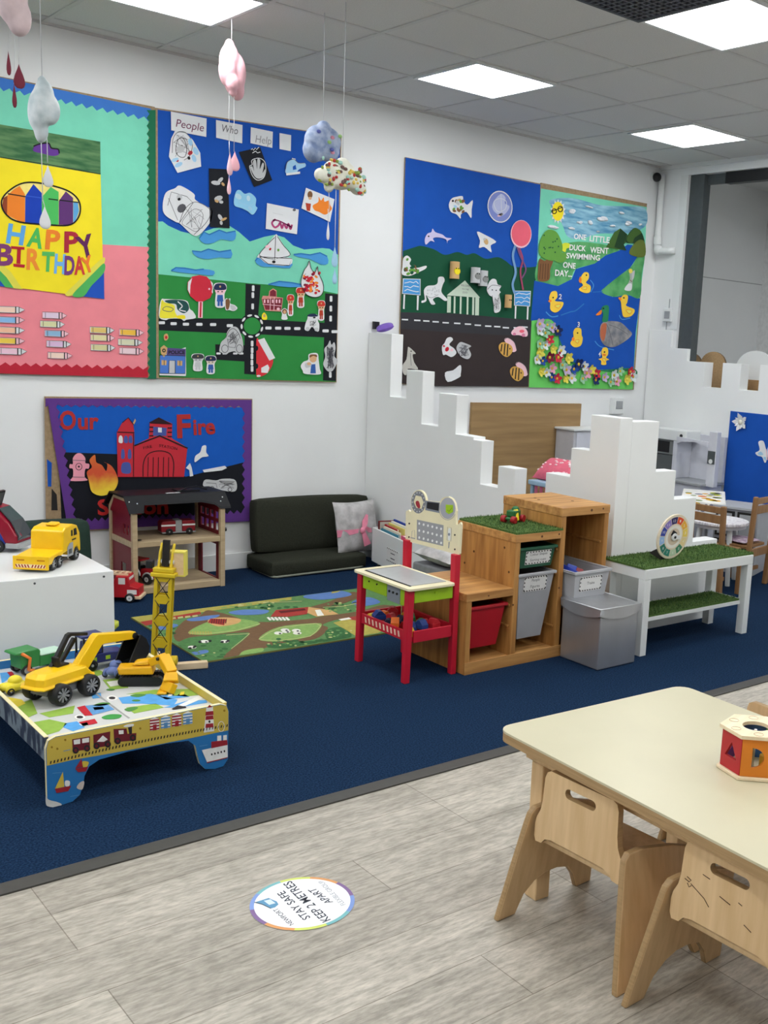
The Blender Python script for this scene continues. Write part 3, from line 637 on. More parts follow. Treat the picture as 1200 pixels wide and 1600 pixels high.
st('NEWPORT', (505, 590), (360, 455), (38, -20), bold=0); st('FLEXIBLE GROUP', (945, 420), (745, 215), (38, -16), ink('sticker_grey', (150, 154, 160)), 0)
mb.build('lettering', t)
mb = MB(off=(sc.x, sc.y, .0008)); mb.gfx(FL, cr([(205, 388), (325, 350), (395, 380), (410, 405), (380, 430), (345, 440), (270, 405)]), paper('logo_a', (92, 140, 172)), lift=.0022, th=.0003)
mb.gfx(FL, cr([(285, 375), (340, 362), (385, 395), (330, 410)]), paper('logo_b', (196, 210, 220)), lift=.0025, th=.0003); mb.line(FL, cr([(205, 388), (270, 405), (345, 440)]), 1.2, ink('sticker_text', (62, 66, 76)), lift=.0026)
mb.build('logo', t)
# ============================================================ floor sofa
OLIVE = mat('olive_fabric', (46, 48, 40), rough=.9, var=.1, scale=120, bump=.2, spec=.1)
OLIVE2 = mat('olive_piping', (120, 124, 112), rough=.8)
def cushion_block(mb, c, size, rot, m, puff=.02, n=10):
    "soft block: rounded, bulging box"
    R = Matrix.Rotation(rot[2], 3, 'Z') @ Matrix.Rotation(rot[1], 3, 'Y') @ Matrix.Rotation(rot[0], 3, 'X'); c = Vector(c); h = [q/2 for q in size]; r = min(h) * .45
    for ax in range(3):
        for sg in (-1, 1):
            u, v = [(1, 2), (2, 0), (0, 1)][ax]; vs = []
            for i in range(n + 1):
                for j in range(n + 1):
                    p = [0, 0, 0]; a, b = -1 + 2*i/n, -1 + 2*j/n
                    a, b = math.copysign(abs(a)**.7, a), math.copysign(abs(b)**.7, b)
                    p[u], p[v], p[ax] = a*h[u], b*h[v], sg*h[ax]
                    q = Vector([max(-h[k] + r, min(h[k] - r, p[k])) for k in range(3)]); d = Vector(p) - q
                    if d.length > 1e-6: d = d.normalized() * r
                    w_ = Vector([q[k] + d[k] for k in range(3)]); w_[ax] += sg * puff * (1 - a*a) * (1 - b*b)
                    vs.append(c + R @ w_)
            f = []
            for i in range(n):
                for j in range(n):
                    k = i*(n + 1) + j; q = (k, k + n + 1, k + n + 2, k + 1); f.append(q if sg > 0 else q[::-1])
            mb.add(vs, f, m, True)
    return mb
t = thing('floor_sofa', 'low dark olive foam floor sofa against the back wall in the corner', 'sofa', (3.4, 5.95, 0)); o = (3.4, 5.95, 0)
cushion_block(MB(off=o), (3.36, 5.95, .055), (.685, .35, .10), (0, 0, 0), OLIVE, .008).build('seat_cushion', t)
cushion_block(MB(off=o), (3.455, 6.075, .275), (.825, .105, .34), (-.10, .012, 0), OLIVE, .012).build('back_cushion', t)
mb = MB(off=o); mb.tube([(3.03, 6.05, .012), (3.03, 5.785, .012), (3.05, 5.772, .011), (3.64, 5.772, .016), (3.685, 5.79, .02)], .007, OLIVE2); mb.build('piping', t)
def pillow(mb, c, U, V, su, sv, th, m, n=14, wr=.0, seed=0):
    c, U, V = Vector(c), Vector(U).normalized(), Vector(V).normalized(); N = U.cross(V); rnd = random.Random(seed); ph = [rnd.uniform(0, 6) for _ in range(4)]
    for sg in (1, -1):
        vs = []
        for i in range(n + 1):
            for j in range(n + 1):
                a, b = -1 + 2*i/n, -1 + 2*j/n; k = max(0, (1 - a*a) * (1 - b*b)) ** .45
                pin = 1 - .07*(1 - a*a) * abs(b)**3; pin2 = 1 - .07*(1 - b*b) * abs(a)**3
                wv = wr * math.sin(7*a + ph[0] + 3*b) * math.sin(5*b + ph[1]) * k
                vs.append(c + U*(a*su/2*pin2) + V*(b*sv/2*pin) + N*(sg*th/2*k + wv))
        f = [(i*(n + 1) + j, (i + 1)*(n + 1) + j, (i + 1)*(n + 1) + j + 1, i*(n + 1) + j + 1) for i in range(n) for j in range(n)]
        mb.add(vs, f if sg > 0 else [q[::-1] for q in f], m, True)
    return mb
VEL = mat('grey_velvet', (150, 148, 148), c2=(186, 184, 184), rough=.38, scale=16, bump=.3, spec=.5)
t = thing('cushion', 'shiny grey cushion tied with a pink ribbon at the right end of the floor sofa', 'cushion', (3.69, 5.90, .26)); o = (3.69, 5.90, .26)
UU, VV = Vector((.99, .12, 0)), Vector((-.03, .20, 1)).normalized()
pillow(MB(off=o), o, UU, VV, .345, .35, .13, VEL, wr=.008, seed=2).build('cover', t)
NN = -UU.cross(VV); PK = mat('pink_ribbon', (222, 134, 158), rough=.5, bump=.1)
mb = MB(off=o); kc = Vector(o) + VV*-.01 - UU*.005
def Nn(p, d): return p + (-NN)*0 + Vector((0, -1, 0))*d
def ribbon(mb, pts, wd, m):
    vs = []; N = len(pts)
    for i, p in enumerate(pts):
        d = (pts[min(i + 1, N - 1)] - pts[max(i - 1, 0)]).normalized(); s_ = d.cross(Vector((0, -1, 0))).normalized() * (wd[i] if isinstance(wd, list) else wd)/2
        vs += [p + s_, p - s_]
    mb.add(vs, [(2*i, 2*i + 2, 2*i + 3, 2*i + 1) for i in range(N - 1)], m, True); mb.add([v + Vector((0, .002, 0)) for v in vs], [(2*i, 2*i + 1, 2*i + 3, 2*i + 2) for i in range(N - 1)], m, True)
ribbon(mb, [Nn(kc + UU*(-.165 + .017*i), .015 + .055*(1 - (1 - i/10)**2)) + VV*(-.02*(1 - i/10)) for i in range(11)], [.05 - .003*i for i in range(11)], PK)
ribbon(mb, [Nn(kc + UU*(.017*i), .07 - .04*(i/9)**2) + VV*(.012*math.sin(i)) for i in range(10)], .03, PK)
ribbon(mb, [Nn(kc + UU*(.0065*i) + VV*(.0125*i), .088 - .0008*i) for i in range(9)], [.018 + .007*min(i, 8 - i) for i in range(9)], PK)
ribbon(mb, [Nn(kc + UU*(.004*i) - VV*(.0125*i), .088 - .001*i) for i in range(9)], [.024 + .0035*i for i in range(9)], PK)
mb.ball(Nn(kc, .085), (.02, .014, .022), PK); mb.build('ribbon_bow', t)
# ============================================================ white book box on castors, slightly turned
AB = math.radians(79.2); ub = Vector((-math.cos(AB), -math.sin(AB), 0)); vb = Vector((math.sin(AB), -math.cos(AB), 0))   # along (towards viewer), across (towards castle)
cb = Vector((3.712, 5.742, 0)); BL_, BW_, BZ0, BZ1 = .56, .165, .058, .283
Mb = Matrix(((ub.x, vb.x, 0, cb.x), (ub.y, vb.y, 0, cb.y), (0, 0, 1, 0), (0, 0, 0, 1)))
if Mb.determinant() < 0: Mb = Matrix(((vb.x, ub.x, 0, cb.x), (vb.y, ub.y, 0, cb.y), (0, 0, 1, 0), (0, 0, 0, 1))); SWB = True
else: SWB = False
def L3(l, a, z): return (a, l, z) if SWB else (l, a, z)
t = thing('book_box', 'white open box on castors full of picture books beside the castle wall', 'box', cb)
def bbx(name, l0, l1, a0, a1, z0, z1, m, bev=.004):
    mb = MB(off=cb, M=Mb); mb.box(L3(l0, a0, z0), L3(l1, a1, z1), m); return mb.build(name, t, bevel=bev)
bbx('side_panel', 0, BL_, 0, .012, BZ0, BZ1, WHITE); bbx('side_panel', 0, BL_, BW_ - .012, BW_, BZ0, BZ1, WHITE)
bbx('end_panel', 0, .012, .0125, BW_ - .0125, BZ0, BZ1, WHITE); bbx('end_panel', BL_ - .012, BL_, .0125, BW_ - .0125, BZ0, BZ1, WHITE); bbx('bottom', .0125, BL_ - .0125, .0125, BW_ - .0125, BZ0, BZ0 + .012, WHITE)
for l in (.06, BL_ - .06):
    for a in (.03, BW_ - .03):
        mb = MB(off=cb, M=Mb); mb.cyl(L3(l - .011, a, .022), L3(l + .011, a, .022), .020, BLACK, n=16); mb.box(L3(l - .008, a - .008, .025), L3(l + .008, a + .008, BZ0), GREYP); mb.build('castor', t)
mb = MB(off=cb, M=Mb); mb.box(L3(.26, -.0025, .115), L3(.45, -.0005, .20), paper('card', (214, 214, 212))); rnd = random.Random(4)
for k in range(14):
    a = k / 14; pos = [(.268 + .18*(a*2), .196), (.268 + .18*(a*2 - 1), .119)][a >= .5]; mb.rbox(L3(pos[0], -.003, pos[1]), L3(.010, .001, .006), (0, rnd.uniform(-.5, .5), 0) if not SWB else (rnd.uniform(-.5, .5), 0, 0), ink('black', (28, 28, 30)))
for z in (.138, .170): mb.box(L3(.32, -.0032, z), L3(.385, -.0024, z + .006), ink('grey', (90, 90, 92)))
mb.build('name_card', t)
BOOKS = [('dark brown picture book, leftmost spine in the white book box', .016, .030, .06, .13, .015, .295, (62, 30, 30), 0), ('dark red picture book second from the left in the white book box', .030, .043, .03, .14, .015, .298, (110, 32, 36), 0), ('pale grey picture book with worn spine in the white book box', .047, .062, .035, .13, .015, .292, (176, 170, 160), 0),
         ('blue hardback sticking up highest in the white book box', .07, .31, .118, .130, .015, .312, (36, 66, 150), 0), ('white picture book in front of the blue hardback in the box', .08, .33, .098, .110, .015, .303, (222, 222, 216), 0),
         ('yellow-edged picture book in the middle of the book box', .08, .34, .080, .090, .015, .292, (220, 208, 120), 0), ('red picture book with a round badge on its cover in the book box', .075, .28, .055, .068, .02, .282, (160, 28, 38), .0), ('cream picture book slanting in the front of the book box', .10, .36, .036, .046, .02, .275, (224, 216, 196), .0), ('teal picture book leaning at the front of the book box', .10, .38, .02, .031, .02, .262, (70, 130, 150), 0),
         ('pink and white picture book lying at the right of the book box', .40, .53, .03, .06, .02, .268, (206, 90, 120), 0), ('pale blue picture book at the right end of the box behind the workbench board', .39, .54, .08, .10, .02, .275, (150, 186, 210), 0)]
for lab, l0, l1, a0, a1, z0, z1, c_, tl in BOOKS:
    pos = Vector(cb) + ub*((l0 + l1)/2) + vb*((a0 + a1)/2) + Vector((0, 0, BZ0 + z0)); tt = thing('picture_book', lab, 'book', pos, 0, 'picture books in the white box')
    m = paper('book_%d_%d' % (c_[0], c_[1]), c_); pg = paper('pages', (226, 222, 208)); d = .0022; thin_l = (l1 - l0) < (a1 - a0); zz0, zz1 = BZ0 + z0, z1 + .030
    mb = MB(off=pos, M=Mb)
    if thin_l: mb.box(L3(l0, a0, zz0), L3(l0 + d, a1, zz1), m); mb.box(L3(l1 - d, a0, zz0), L3(l1, a1, zz1), m); mb.box(L3(l0, a0 - d, zz0), L3(l1, a0, zz1), m)
    else: mb.box(L3(l0, a0, zz0), L3(l1, a0 + d, zz1), m); mb.box(L3(l0, a1 - d, zz0), L3(l1, a1, zz1), m); mb.box(L3(l0 - d, a0, zz0), L3(l0, a1, zz1), m)
    if 'badge' in lab: mb.cyl(L3(l0 + .03, a0 - .0008, z1), L3(l0 + .03, a0, z1), .013, paper('badge', (226, 200, 190)), n=20)
    mb.build('cover', tt)
    mb = MB(off=pos, M=Mb)
    if thin_l: mb.box(L3(l0 + d, a0 + .001, zz0 + .003), L3(l1 - d, a1 - .003, zz1 - .003), pg)
    else: mb.box(L3(l0 + .001, a0 + d, zz0 + .003), L3(l1 - .003, a1 - d, zz1 - .003), pg)
    mb.build('pages', tt)
# grey crate with a cushion behind the workbench
mb = MB(off=(3.62, 4.75, 0)); mb.box((3.46, 4.60, 0), (3.80, 4.92, .235), mat('grey_felt', (120, 122, 126), rough=.9)); tag(mb.build('fabric_cube', loc=(3.62, 4.75, 0), bevel=.012, seg=3), 'grey fabric cube behind the workbench by the castle wall', 'pouffe')
mb = MB(off=(3.62, 4.75, .28)); pillow(mb, (3.62, 4.75, .29), (1, .1, 0), (-.1, 1, .05), .34, .32, .11, VEL, wr=.006, seed=5); tag(mb.build('cushion', loc=(3.62, 4.75, .28)), 'crumpled grey cushion lying on the grey fabric cube behind the workbench', 'cushion')
# ============================================================ red toy workbench
RED = paint('bench_red', (186, 24, 48)); LIME = paint('bench_lime', (152, 190, 30)); CREAM = paint('bench_cream', (222, 214, 180)); SLATE = mat('slate_panel', (166, 168, 168), rough=.35, var=.03); GREYB = paint('bench_grey', (128, 134, 144))
WO = (2.71, 3.885, 0); t = thing('toy_workbench', 'red and lime toy workbench with a cream tool board beside the play mat', 'workbench', WO)
WX0, WX1, WY0, WY1, WZ = 2.566, 2.852, 3.668, 4.105, .436
def wp(name, a, b, m, bev=.003): return MB(off=WO).box(a, b, m).build(name, t, bevel=bev)
for x, y, zt in ((WX0 + .008, WY0 + .008, WZ - .0125), (WX0 + .008, WY1 - .045, WZ - .0125), (WX1 - .032, WY0 + .01, .56), (WX1 - .032, WY1 - .047, .56)):
    sx = -.008 if x < 2.7 else .004; sy = 0
    mb = MB(off=WO); mb.taper((x + .015 + sx, y + .0185 + sy, 0), (.027, .032), (x + .015, y + .0185, zt), (.030, .037), RED); mb.build('leg', t, bevel=.003)
MB(off=WO).ext([(x, y, WZ) for x, y in rrect(WX0 - .006, WY0 - .01, WX1 - .036, WY1 + .01, .02)], (0, 0, -.012), CREAM).build('tabletop', t, bevel=.002)
wp('slate_inset', (WX0 + .036, WY0 + .035, WZ + .0005), (WX1 - .06, WY1 - .045, WZ + .003), SLATE, .001)
mb = MB(off=WO); mb.box((WX0 + .026, WY0 + .03, WZ + .0005), (WX0 + .034, WY1 - .04, WZ + .0025), DARK); mb.box((WX0 + .034, WY1 - .045, WZ + .0005), (WX1 - .06, WY1 - .038, WZ + .0025), DARK); mb.build('groove', t)
wp('drawer', (WX0 + .012, WY0 + .19, .358), (WX0 + .026, WY1 - .05, WZ - .0125), LIME); wp('panel', (WX0 + .012, WY0 + .085, .345), (WX0 + .022, WY0 + .187, WZ - .0125), GREYB); wp('panel', (WX0 + .012, WY0 + .046, .345), (WX0 + .026, WY0 + .083, WZ - .0125), LIME)
wp('drawer', (WX0 + .042, WY0 + .014, .362), (WX1 - .036, WY0 + .028, WZ - .0125), LIME); wp('drawer', (WX0 + .042, WY1 - .03, .362), (WX1 - .036, WY1 - .016, WZ - .0125), LIME)
mb = MB(off=WO)
for y in (4.0, 3.935): mb.cyl((WX0 + .008, y, .40), (WX0 + .013, y, .40), .004, DARK, n=12)
for k in range(3): mb.cyl((WX0 + .0075, WY0 + .105 + .03*k, .39), (WX0 + .0125, WY0 + .105 + .03*k, .39), .0055, DARK, n=12)
mb.cyl((2.72, WY0 + .008, .40), (2.72, WY0 + .0145, .40), .006, LIME, n=12); mb.build('screws', t)
wp('shelf', (WX0 + .02, WY0 + .02, .188), (WX1 - .02, WY1 - .02, .198), RED)
wp('shelf_rail', (WX0 + .042, WY0 + .012, .182), (WX1 - .036, WY0 + .022, .236), RED); wp('shelf_rail', (WX0 + .042, WY1 - .022, .182), (WX1 - .036, WY1 - .012, .236), RED); wp('shelf_rail', (WX1 - .024, WY0 + .05, .182), (WX1 - .014, WY1 - .05, .236), RED)
mb = MB(off=WO); mb.box((WX0 + .012, WY0 + .046, .190), (WX0 + .022, WY1 - .046, .236), RED)
for k in range(10): y = WY0 + .075 + .03*k; mb.hexa([(WX0 + .0113, y, .200), (WX0 + .0122, y, .200), (WX0 + .0122, y + .012, .200), (WX0 + .0113, y + .012, .200), (WX0 + .0113, y + .006, .226), (WX0 + .0122, y + .006, .226), (WX0 + .0122, y + .018, .226), (WX0 + .0113, y + .018, .226)], paint('slot_cream', (222, 190, 170)))
mb.build('slotted_rail', t, bevel=.0)
# tool board drawn on its own plane
PB = Plane('x', 2.838, (-1, 0, 0)); cu = crop(560, 720, 1/6)
MB(off=WO)
out = cu([(445, 475), (470, 460), (485, 480), (500, 470)]) + cu(ell(565, 385, 72, 112, 20))[9:] + cu([(635, 372), (700, 382), (765, 385)]) + cu([(780, 355), (810, 338), (845, 335), (880, 355), (905, 400), (918, 470), (914, 520), (916, 598), (935, 598), (955, 575), (962, 600), (948, 870), (938, 882), (455, 752), (442, 735)])
mb = MB(off=WO); mb.gfx(PB, out, CREAM, lift=0.0, th=.010); tbo = mb.build('tool_board', t)
mb = MB(off=WO)
mb.gfx(PB, cu(ell(563, 388, 66, 106)), paint('nut_grey', (120, 122, 128)), lift=.0006); mb.gfx(PB, cu([(540, 325), (590, 335), (612, 390), (592, 450), (545, 440), (520, 385)]), CREAM, lift=.0012); mb.gfx(PB, cu(spline([(545, 378), (568, 380), (582, 430), (570, 446), (552, 430), (540, 400)])), paint('knob_red', (150, 36, 50)), lift=.002, th=.004)
for k in range(14): a = 2*pi*k/14; mb.gfx(PB, cu(ell(563 + 56*math.cos(a), 388 + 90*math.sin(a), 5, 7, 8)), paint('nut_light', (196, 198, 200)), lift=.0012)
mb.gfx(PB, cu([(630, 372), (765, 392), (760, 490), (628, 462)]), GREYB, lift=.0006); mb.gfx(PB, cu([(646, 385), (757, 398), (752, 470), (642, 445)]), BLACK, lift=.0012)
mb.gfx(PB, cu(ell(838, 445, 72, 100)), paint('spanner_grey', (158, 160, 168)), lift=.0007); mb.gfx(PB, cu([(822, 410), (890, 415), (888, 480), (850, 500), (822, 480)]), LIME, lift=.002, th=.003); mb.line(PB, cu([(838, 460), (855, 475), (880, 440)]), .7, ink('lime_dark', (110, 140, 20)), lift=.003)
mb.line(PB, cu(ell(838, 445, 80, 110))[2:13], .6, GREYB, lift=.001)
mb.gfx(PB, cu([(552, 553), (798, 605), (795, 798), (550, 738)]), paint('peg_grey', (146, 148, 152)), lift=.0007); mb.line(PB, cu([(552, 553), (798, 605), (795, 798), (550, 738)]), .5, GREYB, lift=.0012, closed=True)
for r in range(3):
    for c_ in range(6): x, y = 572 + 41*c_, 588 + 10*c_ + 66*r; mb.gfx(PB, cu(ell(x, y, 8, 12, 10)), paint('peg_white', (226, 228, 228)), lift=.0016)
mb.line(PB, cu([(838, 620), (874, 628), (870, 755), (832, 745)]), .5, GREYB, lift=.0012, closed=True); mb.gfx(PB, cu(spline([(845, 640), (865, 645), (862, 740), (842, 735)])), WHITE, lift=.0012); mb.gfx(PB, cu(ell(852, 690, 10, 14)), GREYB, lift=.0017); mb.gfx(PB, cu([(848, 760), (856, 762), (850, 820), (844, 818)]), GREYB, lift=.0012)
mb.line(PB, cu([(490, 720), (535, 730)]), 1.4, GREYB, lift=.0012); mb.line(PB, cu([(500, 715), (505, 660), (528, 650), (532, 720)]), .5, GREYB, lift=.0012)
for p in ((478, 588), (905, 695), (905, 830), (475, 715)): mb.gfx(PB, cu(ell(p[0], p[1], 7, 9, 10)), DARK, lift=.0012)
mb.build('printed_tools', tbo)
rnd = random.Random(11); BC = {'yellow': (226, 196, 40), 'blue': (34, 62, 130), 'red': (180, 34, 44), 'green': (36, 120, 62), 'orange': (220, 110, 40), 'navy': (28, 34, 60)}
spots = [(.055, .07, 'yellow'), (.09, .11, 'blue'), (.13, .08, 'blue'), (.10, .16, 'red'), (.16, .13, 'green'), (.05, .17, 'orange'), (.06, .24, 'navy'), (.12, .22, 'navy'), (.055, .31, 'blue'), (.05, .36, 'yellow'), (.10, .33, 'orange'), (.19, .07, 'red'), (.20, .16, 'red'), (.18, .24, 'green'), (.15, .34, 'red'), (.21, .31, 'yellow'), (.10, .28, 'red')]
for i, (dx, dy, cn) in enumerate(spots):
    p = Vector((WX0 + dx, WY0 + dy, .2195 + .012*(i % 3))); s_ = rnd.uniform(.046, .056); mb = MB(); mb.box((-s_/2, -s_*.4, -.021), (s_/2, s_*.4, .0), paint('block_' + cn, BC[cn])); mb.taper((0, 0, .0001), (s_*.96, s_*.76), (0, 0, .019), (s_*.3, s_*.76), paint('block_' + cn, BC[cn]))
    ob = mb.build('toy_block', loc=p, bevel=.002); ob.rotation_euler = (0, 0, rnd.uniform(0, 3)); tag(ob, cn + ' plastic block lying in the red tray of the toy workbench', 'toy block', cn + ' blocks in the workbench tray')
# ============================================================ farm play mat (printed, on its own floor plane)
MP = Plane('z', .0085, (0, 0, 1)); cm = crop(190, 880, .40833)
MG = mat('mat_green', (84, 124, 72), rough=.9, var=.1, scale=60, bump=.2); MBR = mat('mat_brown', (104, 78, 52), rough=.9, var=.06, scale=60); MY = mat('mat_olive', (160, 150, 70), rough=.9, var=.1, scale=50); MBL = mat('mat_blue', (84, 116, 170), rough=.9); MDG = mat('mat_dark_green', (44, 92, 48), rough=.9, var=.15, scale=60); MR = mat('mat_red', (150, 48, 40), rough=.9); MTAN = mat('mat_tan', (190, 150, 96), rough=.9); MW = mat('mat_white', (214, 214, 204), rough=.9); MLG = mat('mat_light_green', (122, 156, 84), rough=.9, var=.1, scale=60)
mo = (2.7, 4.85, 0); t = thing('play_mat', 'green farm play mat with brown roads on the blue carpet', 'mat', mo)
Q4 = [(1.972, 4.405), (3.44, 4.395), (3.425, 5.30), (1.978, 5.298)]
def on_mat(P):
    out = []
    for x, y in P:
        p = MP.P(x, y); a = Vector(p); a.x = min(3.425, max(1.98, a.x)); a.y = min(5.292, max(4.41, a.y)); out.append(a)
    return out
mb = MB(off=mo); mb.ext([(x, y, .0078) for x, y in Q4], (0, 0, -.0076), MG, mat('mat_edge', (120, 116, 60), rough=.9)); mb.build('cloth', t)
mb = MB(off=mo)
def mg(P, m, l=0.0): q = [p + Vector((0, 0, l)) for p in on_mat(cm(P))]; mb.ext(q, (0, 0, -.0004), m)
mg([(35, 205), (640, 125), (650, 140), (320, 185), (60, 235)], MY); mg([(70, 225), (300, 185), (305, 195), (85, 240)], MR, .0002)
mg(spline([(200, 270), (240, 220), (300, 200), (330, 180), (400, 195), (520, 225), (700, 215), (760, 205), (900, 185), (1000, 160), (1055, 175), (980, 190), (920, 205), (830, 215), (770, 235), (790, 250), (740, 290), (620, 305), (560, 320), (470, 360), (430, 370), (390, 360), (440, 300), (480, 268), (400, 270), (290, 285), (220, 300)]), MBR, .0004)
mg(spline([(720, 170), (800, 145), (880, 110), (915, 125), (860, 150), (780, 175)]), MBR, .0004)
mg(spline([(255, 265), (330, 225), (420, 210), (530, 230), (450, 258), (320, 275)]), MLG, .0006); mg(spline([(330, 225), (345, 212), (400, 208), (455, 215), (440, 232), (370, 242)]), MTAN, .0008); mg([(340, 212), (400, 215), (392, 238), (330, 228)], MR, .001)
for k in range(9): mg([(258 + 10*k, 262), (264 + 10*k, 261), (266 + 10*k, 272), (260 + 10*k, 274)], MY, .001)
mg(spline([(525, 290), (600, 245), (740, 230), (765, 240), (720, 280), (600, 300)]), MLG, .0006); mg(spline([(205, 320), (260, 285), (400, 275), (490, 268), (420, 330), (370, 365), (320, 375), (250, 350)]), mat('mat_mid_green', (70, 116, 64), rough=.9, var=.12, scale=60), .0006)
for x, y in ((318, 300), (270, 322), (395, 300), (600, 268), (630, 262), (672, 268), (625, 256), (668, 258)): mg(ell(x, y, 17, 6, 10), MW, .001); mg(ell(x + 6, y + 2, 5, 3, 8), BLACK, .0012)
mg(spline([(695, 130), (740, 112), (830, 105), (880, 118), (850, 130), (760, 140)]), MBL, .0006); mg([(800, 108), (832, 103), (826, 112), (802, 116)], MY, .001)
mg(spline([(410, 188), (470, 178), (560, 180), (540, 195), (450, 198)]), MBL, .0006); mg(spline([(250, 215), (300, 205), (375, 198), (340, 215), (270, 222)]), MBL, .0006); mg(spline([(110, 245), (190, 232), (215, 240), (160, 255)]), MBL, .0006); mg(spline([(255, 345), (320, 332), (330, 342), (280, 352)]), MBL, .0008)
mg([(590, 180), (715, 168), (710, 195), (640, 205), (570, 205)], MR, .0008); mg([(715, 168), (800, 180), (830, 195), (745, 205), (710, 190)], MTAN, .0008); mg([(740, 180), (760, 178), (775, 200), (750, 203)], MW, .001)
for k in range(6): mg([(555 + 14*k, 208), (563 + 14*k, 206), (575 + 14*k, 218), (566 + 14*k, 220)], MW, .001)
mg([(810, 228), (900, 205), (1000, 190), (1060, 230), (1000, 275), (905, 283)], MY, .0006); mg([(840, 212), (930, 198), (990, 215), (900, 220)], MR, .0008); mg([(830, 215), (870, 208), (880, 214), (840, 220)], MW, .001); mg([(930, 190), (1045, 168), (1060, 178), (960, 200)], MTAN, .0007)
mg(spline([(780, 260), (840, 245), (880, 280), (800, 300)]), MDG, .0006); mg([(530, 345), (680, 318), (690, 330), (560, 350)], MR, .0008); mg(spline([(560, 318), (700, 300), (800, 290), (690, 315), (600, 325)]), MDG, .0006)
mg(spline([(450, 355), (470, 335), (540, 325), (530, 345), (460, 362)]), MLG, .0007); mg(spline([(880, 150), (940, 130), (990, 150), (920, 165)]), MBL, .0007)
rnd = random.Random(3)
for _ in range(70):
    x, y = rnd.choice([(rnd.uniform(430, 700), rnd.uniform(148, 175)), (rnd.uniform(215, 400), rnd.uniform(290, 360)), (rnd.uniform(760, 920), rnd.uniform(150, 185)), (rnd.uniform(560, 800), rnd.uniform(290, 318)), (rnd.uniform(90, 210), rnd.uniform(235, 275))]); mg(ell(x, y, rnd.uniform(6, 15), rnd.uniform(3, 5), 8), MDG, .0007)
def mline(P, w_, m, l=.0013):
    for i in range(len(P) - 1):
        (x0, y0), (x1, y1) = P[i], P[i + 1]; d = math.hypot(x1 - x0, y1 - y0) or 1; nx, ny = -(y1 - y0)/d*w_, (x1 - x0)/d*w_*.6; mg([(x0 + nx, y0 + ny), (x1 + nx, y1 + ny), (x1 - nx, y1 - ny), (x0 - nx, y0 - ny)], m, l)
MCR = mat('mat_cream', (176, 176, 120), rough=.9)
for P in ([(525, 292), (560, 268), (605, 248), (680, 238), (745, 231)], [(745, 231), (762, 240), (745, 262), (722, 280), (660, 290), (600, 298), (530, 294)], [(400, 276), (490, 270), (460, 296), (420, 328)], [(255, 268), (330, 270), (440, 258), (530, 232)], [(440, 155), (520, 150), (600, 150), (690, 146)], [(770, 170), (850, 165), (920, 150)]): mline(P, 1.3, MCR)
for _ in range(60):
    x, y = rnd.choice([(rnd.uniform(440, 690), rnd.uniform(148, 175)), (rnd.uniform(215, 400), rnd.uniform(335, 362)), (rnd.uniform(770, 920), rnd.uniform(150, 185)), (rnd.uniform(560, 800), rnd.uniform(292, 318)), (rnd.uniform(780, 880), rnd.uniform(255, 290))]); mg(ell(x, y, rnd.uniform(4, 9), rnd.uniform(2, 3), 7), rnd.choice([MLG, MCR, MG]), .0012)
for x, y in ((300, 302), (338, 298), (262, 326), (280, 320), (385, 302), (408, 298)): mg(ell(x, y, 7, 4, 8), BLACK, .0014)
for k in range(7): mg([(345 + 9*k, 214), (349 + 9*k, 214), (346 + 9*k, 232), (342 + 9*k, 231)], ink('mat_maroon', (90, 30, 30)), .0015)
mg([(600, 184), (700, 174), (706, 180), (610, 192)], ink('mat_maroon', (90, 30, 30)), .0012)
for k in range(6): mg([(130 + 28*k, 216 - 3*k), (150 + 28*k, 213 - 3*k), (152 + 28*k, 219 - 3*k), (132 + 28*k, 222 - 3*k)], MCR, .0012)
for k in range(8): mg([(380 + 32*k, 170 - 4*k), (402 + 32*k, 167 - 4*k), (404 + 32*k, 171 - 4*k), (382 + 32*k, 174 - 4*k)], rnd.choice([MY, MCR, MLG]), .0012)
mb.build('printed_farm', t)
# ============================================================ toy fire-station house
HW = wood('house_wood', (168, 148, 116), (186, 166, 134), scale=5, stretch=(.8, 9, 9)); HR = paint('house_red', (112, 20, 34)); HB = mat('house_black', (22, 23, 26), rough=.5, spec=.2, var=.1)
HX0, HX1, HY0, HY1 = 2.162, 2.702, 5.745, 6.105; HO = (2.43, 5.92, 0); t = thing('toy_house', 'open wooden toy fire station with a black roof and two floors against the wall', 'toy house', HO)
def hp(name, a, b, m, bev=.002): return MB(off=HO).box(a, b, m).build(name, t, bevel=bev)
for x in (HX0, HX1 - .028):
    for y in (HY0, HY1 - .028): hp('post', (x, y, .0), (x + .028, y + .028, .462), HW)
hp('floor_board', (HX0 + .0285, HY0 + .003, .004), (HX1 - .0285, HY1 - .003, .040), HW); hp('floor_board', (HX0 + .0285, HY0 + .003, .272), (HX1 - .0285, HY1 - .003, .300), HW)
for x in (HX0 + .004, HX1 - .024): hp('side_rail', (x, HY0 + .0285, .268), (x + .02, HY1 - .0285, .302), HW); hp('side_rail', (x, HY0 + .0285, .002), (x + .02, HY1 - .0285, .03), HW)
def side_win(name, x, poly, holes, m):
    mb = MB(off=HO)
    if not holes: mb.ext([(x, y, z) for y, z in poly], (.008, 0, 0), m)
    else:
        y0, y1, z0, z1 = poly; xs = sorted({y0, y1} | {h[0] for h in holes} | {h[1] for h in holes}); zs = sorted({z0, z1} | {h[2] for h in holes} | {h[3] for h in holes})
        for i in range(len(xs) - 1):
            for j in range(len(zs) - 1):
                cy_, cz_ = (xs[i] + xs[i+1])/2, (zs[j] + zs[j+1])/2
                if not any(h[0] < cy_ < h[1] and h[2] < cz_ < h[3] for h in holes): mb.box((x, xs[i], zs[j]), (x + .008, xs[i+1], zs[j+1]), m)
    mb.build(name, t)
LY0, LY1 = HY0 + .0285, HY1 - .0285
